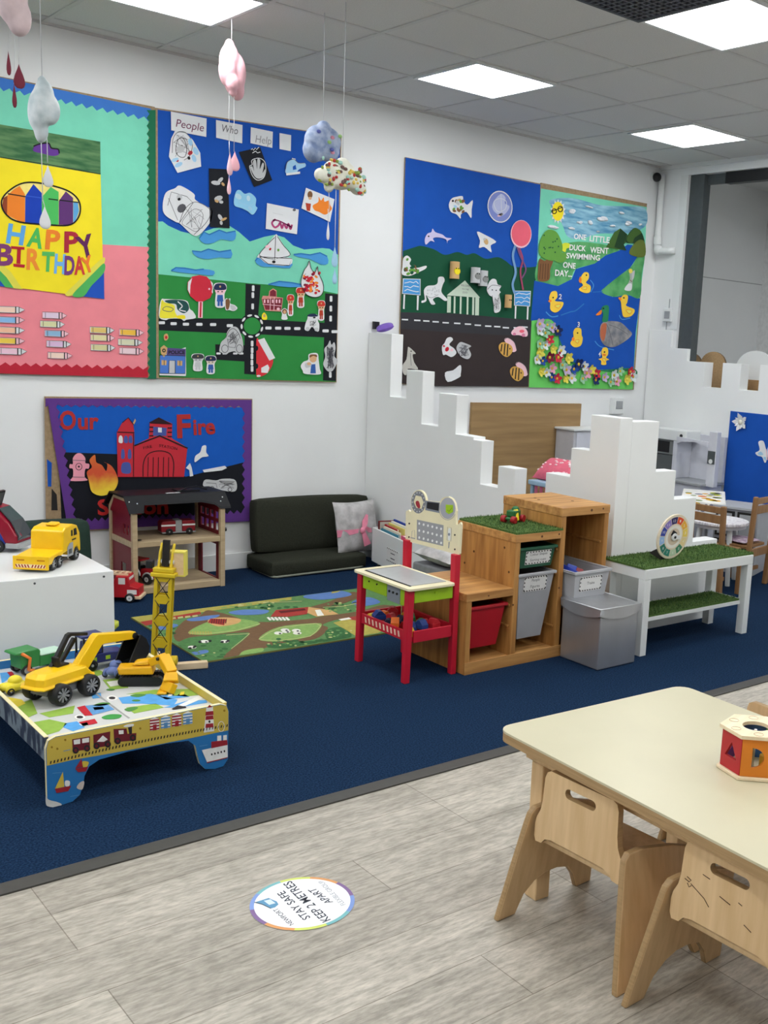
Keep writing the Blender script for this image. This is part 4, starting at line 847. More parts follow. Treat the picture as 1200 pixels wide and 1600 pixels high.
side_win('wall_panel', HX0 + .01, (LY0, LY1, .302, .44), [(5.83, 5.86, .33, .385), (5.88, 5.91, .33, .385)], HR); side_win('wall_panel', HX0 + .01, (LY0, LY1, .03, .268), [(5.88, 5.95, .06, .16)], HR)
side_win('wall_panel', HX1 - .018, (LY0, LY1, .302, .46), [(5.80 + .065*k, 5.845 + .065*k, z, z + .05) for k in range(4) for z in (.325, .395)], HR); side_win('wall_panel', HX1 - .018, (LY0, LY1, .03, .268), [(5.83, 6.03, .04, .24)], HR)
# gambrel end boards and roof slabs
gab = [(HY0, .462), (HY0 + .03, .462), (HY0 + .09, .515), (6.0, .515), (HY1 - .03, .462), (HY1, .462), (HY1, .472), (6.055, .535), (5.80, .535), (HY0, .475)]
for x in (HX0, HX1 - .02):
    MB(off=HO).ext([(x, y, z) for y, z in [(HY0, .462), (HY1, .462), (6.03, .535), (5.815, .535)]], (.018, 0, 0), HW if x > 2.4 else HW).build('gable', t)
    MB(off=HO).ext([(x - .002, y, z) for y, z in [(HY0 + .03, .44), (HY1 - .03, .44), (6.015, .52), (5.83, .52)]], (.0015, 0, 0), HR).build('gable_panel', t)
mb = MB(off=HO); x0, x1 = HX0 - .022, HX1 + .03; th = .012
P = lambda x, y, z: (x, y, z)
prof = [(HY0 - .012, .468), (5.812, .545), (6.033, .545), (HY1 + .012, .468)]
front = [(x0, .0), (x0, 1), (x1, 1), (x1, 0), (x1 - .062, 0), (x1 - .09, .28), (x1 - .16, .48), (x0 + .10, .48), (x0 + .085, .05), (x0 + .08, 0)]
def fr(x, k): y0, z0 = prof[0]; y1, z1 = prof[1]; return (x, y0 + (y1 - y0)*k, z0 + (z1 - z0)*k)
mb.ext([fr(x, k) for x, k in front], (0, .006, th), HB); mb.hexa([(x0, 5.812, .545), (x1, 5.812, .545), (x1, 6.033, .545), (x0, 6.033, .545), (x0, 5.815, .556), (x1, 5.815, .556), (x1, 6.03, .556), (x0, 6.03, .556)], HB)
mb.hexa([(x0, 6.033, .545), (x1, 6.033, .545), (x1, HY1 + .012, .468), (x0, HY1 + .012, .468), (x0, 6.03, .556), (x1, 6.03, .556), (x1, HY1 + .014, .48), (x0, HY1 + .014, .48)], HB)
mb.build('roof', t)
mb = MB(off=HO); mb.box((2.39, 5.83, .5565), (2.47, 5.85, .558), paper('roof_strip', (190, 190, 190))); mb.tube([(2.46, 5.85, .559), (2.54, 5.90, .575), (2.62, 5.95, .572), (2.66, 5.90, .559)], .004, HB); mb.box((2.47, 5.86, .557), (2.60, 5.95, .564), HB); mb.build('roof_hatch', t)
mb = MB(off=HO)
for x, z in ((x0 + .02, .52), (x0 + .06, .51), (x1 - .03, .52), (x1 - .05, .50)): y = prof[0][0] + (z - .468)/(.545 - .468)*(5.812 - prof[0][0]); mb.ball((x, y - .003, z + .007), .004, WHITE, n=8)
mb.cyl((HX1, 5.80, .33), (HX1 + .03, 5.80, .33), .012, BLACK, n=14); mb.cyl((HX0 + .06, HY0 + .08, .3005), (HX0 + .06, HY0 + .08, .3015), .02, DARK, n=16); mb.build('fittings', t)
# toy vehicles ------------------------------------------------
def wheel(t, c, r, w_, axis, tyre=None, hub=None, name='wheel', spokes=0, hr=.62):
    tyre = tyre or BLACK; hub = hub or WHITE; c = Vector(c); a = Vector(axis).normalized()
    mb = MB(); mb.lathe(c - a*w_/2, a, [(hr*r, 0), (r*.93, 0), (r, w_*.15), (r, w_*.85), (r*.93, w_), (hr*r, w_)], tyre, n=24)
    wo = mb.build(name, t); mb = MB()
    for s in (-1, 1):
        q = c + a*s*(w_/2 - .002 if not spokes else w_*.30); u, v, d = frame_of(a*s)
        mb.add([q] + [q + (u*math.cos(2*pi*i/20) + v*math.sin(2*pi*i/20))*hr*r for i in range(20)], [(0, i + 1, (i + 1) % 20 + 1) for i in range(20)], hub if not spokes else tyre)
        if spokes:
            for k in range(spokes):
                b = 2*pi*k/spokes; dr = u*math.cos(b) + v*math.sin(b); tn = a.cross(dr); e = c + a*s*(w_*.46)
                mb.ext([e + dr*r*.15 + tn*r*.05, e + dr*hr*r + tn*r*.11, e + dr*hr*r - tn*r*.11, e + dr*r*.15 - tn*r*.05], -a*s*.003, hub)
            mb.cyl(c + a*s*w_*.36, c + a*s*w_*.49, r*.2, hub, n=14)
        else: mb.cyl(q - a*s*.001, q + a*s*.003, r*.22, GREYP, n=12)
    mb.build('hub', wo); return wo
def prof_body(t, name, pts, w0, m, bev=.004, w1=None, dz=None):
    "side profile (s,z) extruded over the width"
    mb = MB(); mb.ext([(s_, -w0/2, z) for s_, z in pts], (0, w0, 0), m); return mb.build(name, t, bevel=bev)
FR_ = paint('fire_red', (176, 26, 36)); 
t = thing('toy_fire_truck', 'red wooden fire truck with a ladder on the carpet beside the white cube', 'toy truck', (2.085, 5.70, .0), math.radians(-36))
prof_body(t, 'body', [(-.13, .025), (.10, .025), (.10, .08), (.055, .092), (.045, .145), (-.02, .145), (-.03, .105), (-.13, .105)], .11, FR_)
MB().box((.07, -.058, .018), (.112, .058, .036), wood('bumper', (214, 186, 150), (224, 198, 164))).build('bumper', t, bevel=.004)
for s_ in (-.085, .055):
    for y in (-.06, .06): wheel(t, (s_, y, .026), .026, .02, (0, 1, 0))
mb = MB()
for y in (-.03, .03): mb.rbox((-.05, y, .152), (.18, .008, .01), (0, .04, 0), wood('bumper', (214, 186, 150), (224, 198, 164)))
for k in range(6): mb.box((-.13 + .03*k, -.03, .150), (-.122 + .03*k, .03, .156), wood('bumper', (214, 186, 150), (224, 198, 164)))
mb.build('ladder', t)
mb = MB(); mb.box((.047, -.04, .10), (.0495, .04, .135), paint('pane_white', (216, 214, 210))); mb.box((-.005, -.0562, .10), (.03, -.0555, .135), paint('pane_white', (216, 214, 210))); mb.box((.09, -.0562, .045), (.04, -.0555, .07), paint('pane_white', (216, 214, 210)))
mb.cyl((-.06, -.0555, .07), (-.06, -.0566, .07), .022, paint('pane_white', (216, 214, 210)), n=20); mb.cyl((-.06, -.0566, .07), (-.06, -.0572, .07), .014, FR_, n=20); mb.build('markings', t)
t = thing('toy_tractor', 'red toy tractor with white wheel rims on the ground floor of the toy house', 'toy tractor', (2.285, 5.89, .0405), math.radians(-62))
prof_body(t, 'body', [(-.07, .03), (.07, .03), (.075, .07), (.0, .082), (-.02, .06), (-.07, .06)], .05, FR_); MB().box((-.085, -.04, .125), (-.0, .04, .135), FR_).build('roof', t, bevel=.004)
mb = MB()
for x in (-.075, -.01):
    for y in (-.034, .034): mb.box((x - .004, y - .004, .06), (x + .004, y + .004, .125), BLACK)
mb.build('cab_frame', t)
for y in (-.045, .045): wheel(t, (-.045, y, .042), .042, .026, (0, 1, 0), hub=FR_); wheel(t, (.055, y, .030), .030, .022, (0, 1, 0), hub=WHITE, hr=.5)
mb = MB()
for y in (-.045, .045): mb.tube([(-.045 + .046*math.cos(a), y, .044 + .046*math.sin(a)) for a in (pi*i/10 for i in range(11))], .005, WHITE, n=6); mb.tube([(.055 + .034*math.cos(a), y, .032 + .034*math.sin(a)) for a in (pi*i/10 for i in range(11))], .005, WHITE, n=6)
mb.build('mudguards', t)
t = thing('toy_fire_engine', 'dark red toy fire engine on the upper floor of the toy house', 'toy truck', (2.49, 5.93, .3005), math.radians(-6))
ENG = paint('engine_red', (130, 18, 32)); prof_body(t, 'cab', [(.02, .018), (.095, .018), (.095, .075), (.085, .082), (.02, .082)], .075, ENG); prof_body(t, 'rear_body', [(-.10, .018), (-.018, .018), (-.018, .082), (-.09, .082), (-.10, .07)], .075, ENG); MB().box((-.0175, -.034, .018), (.0195, .034, .085), GREYP).build('middle', t, bevel=.003)
for s_ in (-.055, .06):
    for y in (-.036, .036): wheel(t, (s_, y, .020), .020, .016, (0, 1, 0), hub=BLACK)
mb = MB(); mb.box((-.10, -.0385, .052), (-.018, -.0377, .062), WHITE); mb.box((.02, -.0385, .052), (.095, -.0377, .062), WHITE); mb.box((-.095, -.04, .012), (.098, .04, .018), GREYP); mb.build('stripe', t)
# ============================================================ white cube and what stands on it
CXr, CZt = 1.522, .506; CO = (1.25, 4.65, 0); t = thing('cube_table', 'big white box-shaped unit behind the train table at the left', 'cabinet', CO)
MB(off=CO).box((.92, 4.252, 0), (CXr, 5.12, CZt), WHITE).build('body', t, bevel=.003)
mb = MB(off=CO)
for x in (.98, 1.22, CXr - .04): mb.cyl((x, 4.2525, CZt - .02), (x, 4.2505, CZt - .02), .0045, GREYM, n=12)
mb.build('screws', t)
mb = MB(off=(1.7, 5.66, .22)); cushion_block(mb, (1.69, 5.68, .235), (.42, .13, .46), (-.06, 0, 0), mat('bottle_green', (22, 46, 36), rough=.8, var=.1, scale=80), .01); tag(mb.build('floor_cushion', loc=(1.7, 5.66, .22)), 'dark green padded cushion standing behind the yellow truck', 'cushion')
YEL = plastic('yellow', (232, 186, 16), .3); YEL2 = plastic('yellow_amber', (224, 168, 20), .32)
t = thing('toy_lorry', 'yellow plastic flatbed toy truck on the white cube', 'toy truck', (1.343, 4.478, CZt), math.radians(49.3))
Z0 = 0.0; WD = .135   # s runs -.155 .. .155
MB().box((-.155, -.062, .022), (.03, .062, .030), BLACK).build('chassis', t)
mb = MB(); mb.ext([(-.155, -WD/2, .030), (-.155, -WD/2, .062), (-.02, -WD/2, .070), (-.02, -WD/2, .05), (-.04, -WD/2, .048), (-.06, -WD/2, .052), (-.10, -WD/2, .050), (-.125, -WD/2, .03)], (0, WD, 0), YEL); mb.build('bed', t, bevel=.004)
mb = MB(); mb.hexa([(-.163, -WD/2 - .002, .012), (-.157, -WD/2 - .002, .012), (-.157, WD/2 + .002, .012), (-.163, WD/2 + .002, .012), (-.163, -WD/2 - .002, .066), (-.157, -WD/2 - .002, .066), (-.157, WD/2 + .002, .066), (-.163, WD/2 + .002, .066)], YEL); tpo = mb.build('tail_panel', t, bevel=.002)
mb = MB(); R_ = ink('red', (150, 40, 40)); C_ = ink('cream', (232, 214, 170))
mb.box((-.1640, -.058, .020), (-.1632, .058, .034), C_)
for k in range(10): y = -.054 + .0115*k; mb.hexa([(-.1648, y, .021), (-.1641, y, .021), (-.1641, y + .005, .021), (-.1648, y + .005, .021), (-.1648, y + .005*(1 if k > 4 else -1), .033), (-.1641, y + .005*(1 if k > 4 else -1), .033), (-.1641, y + .005 + .005*(1 if k > 4 else -1), .033), (-.1648, y + .005 + .005*(1 if k > 4 else -1), .033)], R_)
for y in (-.056, .024): mb.box((-.1640, y, .048), (-.1632, y + .030, .053), ink('amber', (190, 120, 20)))
mb.build('warning_stripe', tpo)
prof_body(t, 'cab', [(-.02, .05), (-.012, .142), (.015, .154), (.085, .158), (.125, .147), (.150, .112), (.155, .07), (.155, .035), (.145, .03), (.135, .05), (.115, .062), (.095, .05), (.085, .03), (.06, .03), (.04, .055)], WD - .004, YEL, .006)
mb = MB(); mb.box((.02, -.02, .157), (.07, .02, .168), YEL); mb.build('roof_deflector', t, bevel=.006)
mb = MB()
for s in (-1, 1): y = s*(WD/2 - .0015); mb.ext([(.088, y, .108), (.120, y, .108), (.114, y, .137), (.088, y, .137)], (0, -s*.001, 0), BLACK); mb.ext([(.062, y, .110), (.078, y, .110), (.078, y, .135), (.062, y, .135)], (0, -s*.001, 0), BLACK); mb.ext([(.07, y, .090), (.11, y, .090), (.11, y, .096), (.07, y, .096)], (0, -s*.001, 0), BLACK)
mb.ext([(.1275, -.05, .143), (.1515, -.05, .111), (.1515, .05, .111), (.1275, .05, .143)], (.001, 0, .001), BLACK); mb.build('windows', t)
mb = MB()
for s in (-1, 1): y = s*(WD/2 + .0005); mb.ext([(.02, y, .03), (.075, y, .03), (.075, y, .085), (.045, y, .085), (.02, y, .07)], (0, -s*.001, 0), GREYP); mb.ext([(.03, y + s*.0005, .04), (.06, y + s*.0005, .04), (.06, y + s*.0005, .06), (.03, y + s*.0005, .06)], (0, -s*.0005, 0), GREYM)
mb.build('side_sticker', t)
for s_ in (-.10, -.045, .115):
    for y in (-.052, .052): wheel(t, (s_, y, .026), .026, .026, (0, 1, 0), hub=GREYP, spokes=6)
# red and blue vehicle transporter, mostly cut off by the frame
t = thing('toy_transporter', 'red and blue toy transporter with smoky windscreen on the white cube', 'toy truck', (1.318, 4.815, CZt), math.radians(-44))
TR = plastic('trans_red', (132, 18, 40), .25); TB = plastic('trans_blue', (30, 52, 140), .25); SM = mat('smoky_windscreen', (62, 66, 70), rough=.12, var=.05)
prof_body(t, 'body', [(-.30, .03), (-.02, .03), (-.02, .11), (-.06, .15), (-.30, .15)], .12, TB, .008)
MB().ext([(s_, -.064, z) for s_, z in [(-.30, .145), (-.10, .145), (-.05, .10), (-.02, .04), (.03, .04), (.03, .07), (-.005, .13), (-.06, .185), (-.12, .20), (-.30, .205)]], (0, .128, 0), TR).build('shell', t, bevel=.006)
MB().ext([(.033, -.052, .055), (.037, -.052, .075), (.003, -.047, .135), (-.05, -.042, .187), (-.05, .042, .187), (.003, .047, .135), (.037, .052, .075), (.033, .052, .055)], (-.004, 0, -.003), SM).build('windscreen', t)
MB().box((-.02, -.066, .018), (.042, .066, .042), GREYP).build('bumper', t, bevel=.006)
mb = MB(); mb.rbox((-.075, .0, .222), (.012, .06, .07), (0, .3, 0), BLACK); mb.rbox((-.069, .0, .224), (.003, .045, .05), (0, .3, 0), GREYM); mb.build('flap', t, bevel=.003)
for s_ in (-.05, -.24):
    for y in (-.062, .062): wheel(t, (s_, y, .027), .027, .022, (0, 1, 0), hub=GREYP, spokes=6)
# ============================================================ crane
CRB = Vector((1.768, 4.40, 0)); t = thing('toy_crane', 'tall yellow toy crane with a lattice mast standing on the carpet behind the train table', 'toy crane', CRB)
CY = paint('crane_yellow', (206, 178, 30)); PW = wood('crane_base', (206, 184, 148), (218, 198, 164), stretch=(1, 8, 8))
mb = MB()
for az in (-17, 73): a = math.radians(az); mb.rbox((0.0, 0, .016 if az < 0 else .0165), (.40, .034, .03), (0, 0, a), PW)
mb.build('base', t, bevel=.003)
LEAN = Matrix.Rotation(math.radians(3.2), 4, 'Y') @ Matrix.Rotation(math.radians(-38), 4, 'Z'); mw, z0, z1 = .030, .032, .425
mb = MB(M=LEAN)
for sx in (-1, 1):
    for sy in (-1, 1): mb.box((sx*mw - .008, sy*mw*.6 - .006, z0), (sx*mw + .008, sy*mw*.6 + .006, z1), CY)
for s in (-1, 1):
    for k in range(5):
        z = z0 + (z1 - z0)*k/4; mb.box((-mw, s*mw*.6 - .004, max(z0, z - .021)), (mw, s*mw*.6 + .004, min(z1, z + .021)), CY)
mb.build('mast', t, bevel=.002)
mb = MB(M=LEAN)
for k in range(4):
    a, b = z0 + (z1 - z0)*(k + .34)/4, z0 + (z1 - z0)*(k + 1.34)/4
    for s in (-1,):
        for q in (1, -1): mb.tube([(q*mw, s*(mw*.6 + .006), max(z0, (a + b)/2 - .075)), (-q*mw, s*(mw*.6 + .006), min(z1, (a + b)/2 + .012))], .0018, BLACK, n=6)
    for q in (1, -1): mb.tube([(-mw - .006, q*mw*.6, max(z0, (a + b)/2 - .07)), (-mw - .006, -q*mw*.6, min(z1, (a + b)/2 + .01))], .0018, BLACK, n=6)
mb.build('lattice_lines', t)
mb = MB(M=LEAN); mb.box((-.052, -.036, .426), (.052, .036, .445), CY); mb.box((-.044, -.030, .446), (.044, .030, .466), CY); mb.build('turntable', t, bevel=.004)
mb = MB(M=LEAN)
for sx in (-1, 1): mb.ext([(sx*.026 - .005, -.01, .466), (sx*.026 - .005, .028, .466), (sx*.026 - .005, .022, .53), (sx*.026 - .005, .04, .565), (sx*.026 - .005, .03, .568), (sx*.026 - .005, .006, .53)], (.010, 0, 0), CY)
mb.build('bracket', t, bevel=.002)
mb = MB(M=LEAN); mb.box((-.014, -.004, .47), (.014, .014, .585), DARK); mb.cyl((-.034, .012, .488), (.034, .012, .488), .010, WHITE, n=14); mb.build('boom', t)
mb = MB(M=LEAN); mb.box((-.078, -.018, .458), (-.050, .02, .492), BLACK); mb.build('counterweight', t, bevel=.003)
mb = MB(); q = Matrix.Rotation(math.radians(-38), 4, 'Z'); mb.M = Matrix.Translation((.083, 0, .478)) @ q
mb.box((-.033, -.022, -.052), (.033, .022, .052), wood('crate_wood', (214, 184, 140), (222, 196, 154))); mb.build('cargo_crate', t, bevel=.003)
mb = MB(); mb.M = Matrix.Translation((.083, 0, .478)) @ q
for a, b in (((-.036, -.024, -.055), (-.030, .024, .055)), ((.030, -.024, -.055), (.036, .024, .055)), ((-.030, -.024, .049), (.030, .024, .055)), ((-.030, -.024, -.055), (.030, .024, -.049))): mb.box(a, b, paint('crate_yellow', (220, 206, 90)))
mb.build('crate_edging', t)
MB().cyl((.028, -.045, .055), (.052, -.060, .055), .022, CY, n=20).build('winding_knob', t, bevel=.004)
sk = onY(171, 975, 4.75); mb = MB(off=(sk.x, 4.75, .1)); zt_ = sk.z + .02; mb.lathe((sk.x, 4.75, 0), (0, 0, 1), [(.0, 0), (.045, 0), (.045, .02), (.022, .06), (.02, zt_ - .05), (.040, zt_ - .03), (.040, zt_ - .01), (.0, zt_)], plastic('lime_toy', (196, 206, 70)), n=20)
tag(mb.build('skittle', loc=(sk.x, 4.75, .1)), 'lime green toy peeping out from behind the white cube', 'toy')
# ============================================================ train table
TX0, TX1, TY0, TY1 = .955, 1.552, 3.27, 4.15; TO = (1.25, 3.7, 0); t = thing('train_table', 'low play table printed with a town, trains and sea at the lower left', 'play table', TO)
TF = Plane('y', TY0, (0, -1, 0)); ct = crop(0, 970, .30833)
TBL = paint('tt_sea', (40, 112, 172)); TSAND = paint('tt_sand', (196, 172, 72)); TEDGE = wood('tt_edge', (218, 206, 160), (226, 214, 172)); 
outl = [(TX0, 0.03), (TX0 + .012, .006), (TX0 + .045, 0), (TX0 + .075, .003), (TX0 + .098, .02), (TX0 + .108, .05), (TX0 + .113, .08), (TX0 + .128, .108), (TX0 + .16, .124), (TX0 + .25, .130), (TX1 - .22, .130), (TX1 - .145, .124), (TX1 - .12, .10), (TX1 - .112, .06), (TX1 - .104, .03), (TX1 - .085, .008), (TX1 - .05, 0), (TX1 - .02, .003), (TX1 - .003, .025), (TX1, .2), (TX1 - .008, .222), (TX1 - .03, .231), (TX0 + .03, .229), (TX0 + .008, .22), (TX0, .195)]
for nm, y0, y1, m in (('front_panel', TY0, TY0 + .015, TBL), ('rear_panel', TY1 - .015, TY1, TBL)): MB(off=TO).ext([(x, y0, z) for x, z in outl], (0, y1 - y0, 0), m, TEDGE).build(nm, t)
MB(off=TO).box((TX0 + .001, TY0 + .0155, .150), (TX0 + .013, TY1 - .0155, .226), mat('tt_city', (52, 60, 76), c2=(120, 132, 140), rough=.5, scale=26, stretch=(1, 1, .5), sharp=(.45, .55))).build('side_rail', t)
MB(off=TO).box((TX1 - .013, TY0 + .0155, .150), (TX1 - .001, TY1 - .0155, .226), TSAND).build('side_rail', t)
for x in (TX0 + .0005, TX1 - .0135): mb = MB(off=TO); mb.box((x, TY0 + .0155, .2262), (x + .013, TY1 - .0155, .2285), TEDGE); mb.build('rail_cap', t)
MB(off=TO).box((TX0 + .0135, TY0 + .0155, .188), (TX1 - .0135, TY1 - .0155, .1985), paint('tt_top', (196, 198, 196), .3)).build('top', t)
# printed front: sand, railway with train, beach huts, lighthouse, boats
mb = MB(off=TO); G = lambda P, m, l=.001: mb.gfx(TF, ct(P), m, lift=l, th=.0006)
top_edge = [(TX0 + .002, .195), (TX0 + .009, .219), (TX0 + .03, .227), (TX1 - .03, .229), (TX1 - .009, .221), (TX1 - .002, .2)]
mb.ext([(x, TY0 - .0008, z) for x, z in top_edge + [(TX1 - .002, .131), (TX1 - .15, .1315), (TX0 + .3, .134), (TX0 + .16, .138), (TX0 + .08, .142), (TX0 + .002, .140)]], (0, .0006, 0), TSAND)
TD = ink('tt_dark', (44, 40, 42)); TRd = ink('tt_red', (150, 40, 50)); TW_ = ink('tt_white', (226, 226, 222)); TMar = ink('tt_maroon', (104, 34, 44)); TLB = ink('tt_light_blue', (90, 140, 186))
for k in range(56):
    a = k/55; x = TX0 + .01 + (TX1 - TX0 - .02)*a; z = .148 + .012*math.sin(a*3.0)*.6; mb.ext([(x, TY0 - .0018, z - .004), (x + .004, TY0 - .0018, z - .004), (x + .006, TY0 - .0018, z + .005), (x + .002, TY0 - .0018, z + .005)], (0, .0006, 0), TD)
for P in ([(365, 600), (455, 585), (455, 650), (368, 662)], [(472, 578), (558, 560), (556, 632), (474, 645)], [(575, 548), (640, 545), (645, 572), (690, 568), (688, 605), (578, 615)]): G(P, TMar, .0016)
for P in ([(372, 604), (405, 598), (405, 622), (374, 626)], [(415, 597), (450, 591), (450, 614), (416, 619)], [(490, 612), (520, 580), (545, 600), (525, 612)], [(600, 555), (625, 553), (625, 572), (602, 574)]): G(P, TW_, .0022)
for x, y in ((382, 655), (440, 645), (488, 633), (545, 624), (595, 608), (672, 592)): G(ell(x, y, 16, 17, 14), TD, .0026); G(ell(x, y, 7, 8, 10), TMar, .003)
G([(655, 575), (648, 540), (668, 532), (668, 572)], TD, .0018); G(spline([(625, 534), (645, 525), (675, 522), (672, 534), (640, 538)]), TW_, .0018)
for k, m in enumerate((TRd, TLB, TRd, TLB)):
    x = 758 + 56*k; y = 488 - 10*k; G([(x, y + 14), (x + 26, y), (x + 48, y + 8), (x + 48, y + 62), (x + 4, y + 68)], TW_, .0018)
    for j in range(4): G([(x, y + 14 + 15*j), (x + 48, y + 8 + 15*j), (x + 48, y + 15 + 15*j), (x, y + 22 + 15*j)], m, .0022)
    G([(x + 16, y + 38), (x + 34, y + 35), (x + 34, y + 64), (x + 16, y + 66)], m, .0026)
G([(1045, 440), (1078, 434), (1084, 558), (1032, 566)], TW_, .0018)
for y0, y1 in ((460, 448), (482, 500), (522, 545)): G([(1042, y0), (1079, y0 - 4), (1081, y0 + 16), (1040, y0 + 20)], TRd, .0022)
G([(1048, 440), (1060, 425), (1076, 436)], TRd, .0022); G(ell(1060, 510, 5, 7, 8), TD, .0026)
G([(1022, 655), (1152, 625), (1153, 690), (1048, 715)], TW_, .0018); G([(1070, 612), (1150, 602), (1152, 628), (1070, 645)], TRd, .0022); G([(1100, 582), (1120, 580), (1120, 606), (1100, 608)], TW_, .0022); G([(1130, 580), (1148, 578), (1148, 604), (1130, 605)], TW_, .0022)
for k in range(5): G(ell(1072 + 16*k, 676 - 4*k, 4, 6, 8), TD, .0022)
mb.line(TF, ct([(1048, 718), (1152, 692)]), 1.4, TRd, lift=.002); mb.line(TF, ct(ell(1120, 535, 16, 26, 14)), .8, TW_, lift=.002, closed=True)
G([(318, 765), (325, 840), (278, 850)], ink('tt_sail', (200, 176, 70)), .0018); G([(278, 850), (360, 835), (345, 862), (285, 872)], TRd, .002); G(spline([(330, 810), (352, 812), (350, 835), (330, 836)]), TW_, .002)
G([(412, 698), (420, 740), (382, 745)], TRd, .0018); G(spline([(418, 712), (448, 715), (440, 738), (420, 740)]), ink('tt_sail', (200, 176, 70)), .0018); G([(380, 748), (446, 738), (435, 762), (395, 766)], TRd, .002)
G(spline([(388, 845), (403, 820), (424, 812), (424, 832), (414, 855)]), ink('tt_shell', (190, 180, 170)), .0018); G(spline([(232, 880), (245, 905), (290, 918), (312, 930), (290, 944), (245, 940), (232, 925)]), ink('tt_rock', (206, 204, 198)), .0018)
for P in ([(265, 772), (310, 768)], [(320, 660), (355, 652)], [(355, 890), (400, 882)], [(1010, 635), (1050, 628)]): mb.line(TF, ct(P), 1.0, TLB, lift=.0016)
for P in ((262, 640), (290, 648), (330, 603), (710, 545), (1136, 455)): G(ell(P[0], P[1], 6, 6, 8), ink('tt_star', (150, 120, 40)), .0016)
mb.build('printed_front', t)
# printed top
TT = Plane('z', .1988, (0, 0, 1)); mb = MB(off=TO); IX0, IX1, IY0, IY1 = TX0 + .015, TX1 - .015, TY0 + .017, TY1 - .017
def TG(P, m, l=.0006):
    q = []
    for x, y in ct(P): p = TT.P(x, y); q.append(Vector((min(IX1, max(IX0, p.x)), min(IY1, max(IY0, p.y)), .1988 + l)))
    mb.ext(q, (0, 0, -.0004), m)
TGr = ink('tt_green', (136, 168, 70)); TGr2 = ink('tt_green2', (74, 128, 62)); TBu = ink('tt_blue', (82, 150, 206)); TLt = ink('tt_pale', (214, 214, 208)); TRe = ink('tt_roof', (176, 36, 48))
for P, m in (([(0, 380), (110, 400), (130, 420), (60, 450), (0, 420)], ink('tt_yellow', (206, 186, 60))), ([(60, 430), (160, 400), (190, 470), (120, 500)], TGr), ([(200, 470), (380, 430), (370, 470), (250, 490)], TGr), ([(140, 520), (250, 500), (340, 520), (300, 560), (235, 580)], TGr), ([(330, 520), (390, 510), (430, 540), (370, 560), (320, 540)], TBu),
             ([(390, 440), (430, 430), (470, 480), (430, 482)], TRe), ([(430, 432), (540, 420), (580, 450), (470, 478)], TLB), ([(470, 440), (520, 436), (530, 448), (480, 454)], TW_), ([(400, 515), (480, 498), (495, 520), (420, 535)], TRe), ([(400, 525), (440, 515), (450, 530), (420, 535)], TLt), (spline([(515, 490), (560, 475), (615, 478), (600, 495), (540, 500)]), ink('tt_tree', (60, 140, 66))),
             ([(460, 370), (510, 365), (515, 390), (470, 395)], TBu), (spline([(430, 265), (500, 250), (520, 270), (450, 290), (420, 285)]), TGr), ([(520, 300), (640, 285), (650, 340), (560, 350)], TGr), ([(540, 310), (620, 300), (620, 325), (560, 335)], TLt), ([(600, 390), (760, 370), (900, 400), (880, 430), (720, 420), (620, 420)], TBu), ([(640, 372), (780, 350), (960, 345), (1010, 375), (940, 385), (800, 372)], TGr), ([(800, 380), (930, 370), (960, 385), (840, 400)], TBu),
             ([(640, 440), (790, 420), (830, 440), (680, 470)], TGr), (spline([(630, 450), (670, 438), (700, 442), (660, 460)]), TGr2), ([(830, 440), (950, 405), (1060, 400), (1050, 415), (900, 440)], TBu), ([(880, 440), (1010, 380), (1035, 392), (940, 432)], TLt), (spline([(470, 430), (520, 415), (560, 420), (520, 432)]), TGr2), (spline([(660, 380), (700, 372), (740, 376), (700, 388)]), TGr2), ([(0, 265), (45, 260), (60, 280), (10, 320)], TBu), ([(35, 262), (60, 258), (80, 285), (60, 290)], TRe), ([(30, 345), (90, 330), (110, 350), (50, 370)], TGr)):
    TG(P, m, .0006 if m in (TGr, TBu) else .0011)
for x, y in ((405, 490), (568, 393)): TG(ell(x, y, 28, 12, 16), TW_, .0013); TG(ell(x, y, 17, 7, 14), TD, .0017)
for x, y in ((440, 273), (690, 405), (560, 350)): TG(ell(x, y, 22, 5, 10), TGr2, .0013)
for k in range(4): TG([(820 + 30*k, 388 - 3*k), (842 + 30*k, 385 - 3*k), (846 + 30*k, 368 - 3*k), (826 + 30*k, 371 - 3*k)], [TLB, TLt, TGr, ink('tt_yellow', (206, 186, 60))][k], .0015)
for P in ([(870, 448), (900, 430), (940, 436), (945, 442), (880, 452)],): TG(P, TD, .0014)
q = [TT.P(x, y) for x, y in ct([(440, 330), (640, 480), (660, 492), (650, 495), (430, 334)])]; mb.ext([Vector((p.x, p.y, .1996)) for p in q], (0, 0, -.0004), ink('tt_seam', (150, 150, 148)))
mb.build('printed_town', t)
# ---- vehicles on the train table (table top 0.1985)
ZT2 = .2002
t = thing('toy_excavator', 'large yellow toy excavator with a black bucket and chunky wheels on the train table', 'toy digger', (1.142, 3.709, ZT2), math.radians(25))
def EZ(z): return z - .2
TYRE = mat('tyre_black', (26, 26, 28), rough=.55, var=.1); HUB = plastic('hub_grey', (126, 128, 132))
for s_ in (-.062, .062):
    for y in (-.060, .060): wheel(t, (s_, y, .038), .038, .036, (0, 1, 0), TYRE, HUB, spokes=9, hr=.68)
prof_body(t, 'chassis', [(-.10, .034), (-.09, .055), (.09, .055), (.10, .034), (.05, .026), (-.05, .026)], .078, plastic('chassis_grey', (112, 114, 118)))
MB().cyl((0, 0, .0552), (0, 0, .064), .04, BLACK).build('turret_ring', t)
mb = MB()
def ringz(z, s0, s1, w_, c_=.012): return [(s0 + c_, -w_, z), (s1 - c_, -w_, z), (s1, -w_ + c_, z), (s1, w_ - c_, z), (s1 - c_, w_, z), (s0 + c_*2.2, w_, z), (s0, w_ - c_*2.2, z), (s0, -w_ + c_*2.2, z)]
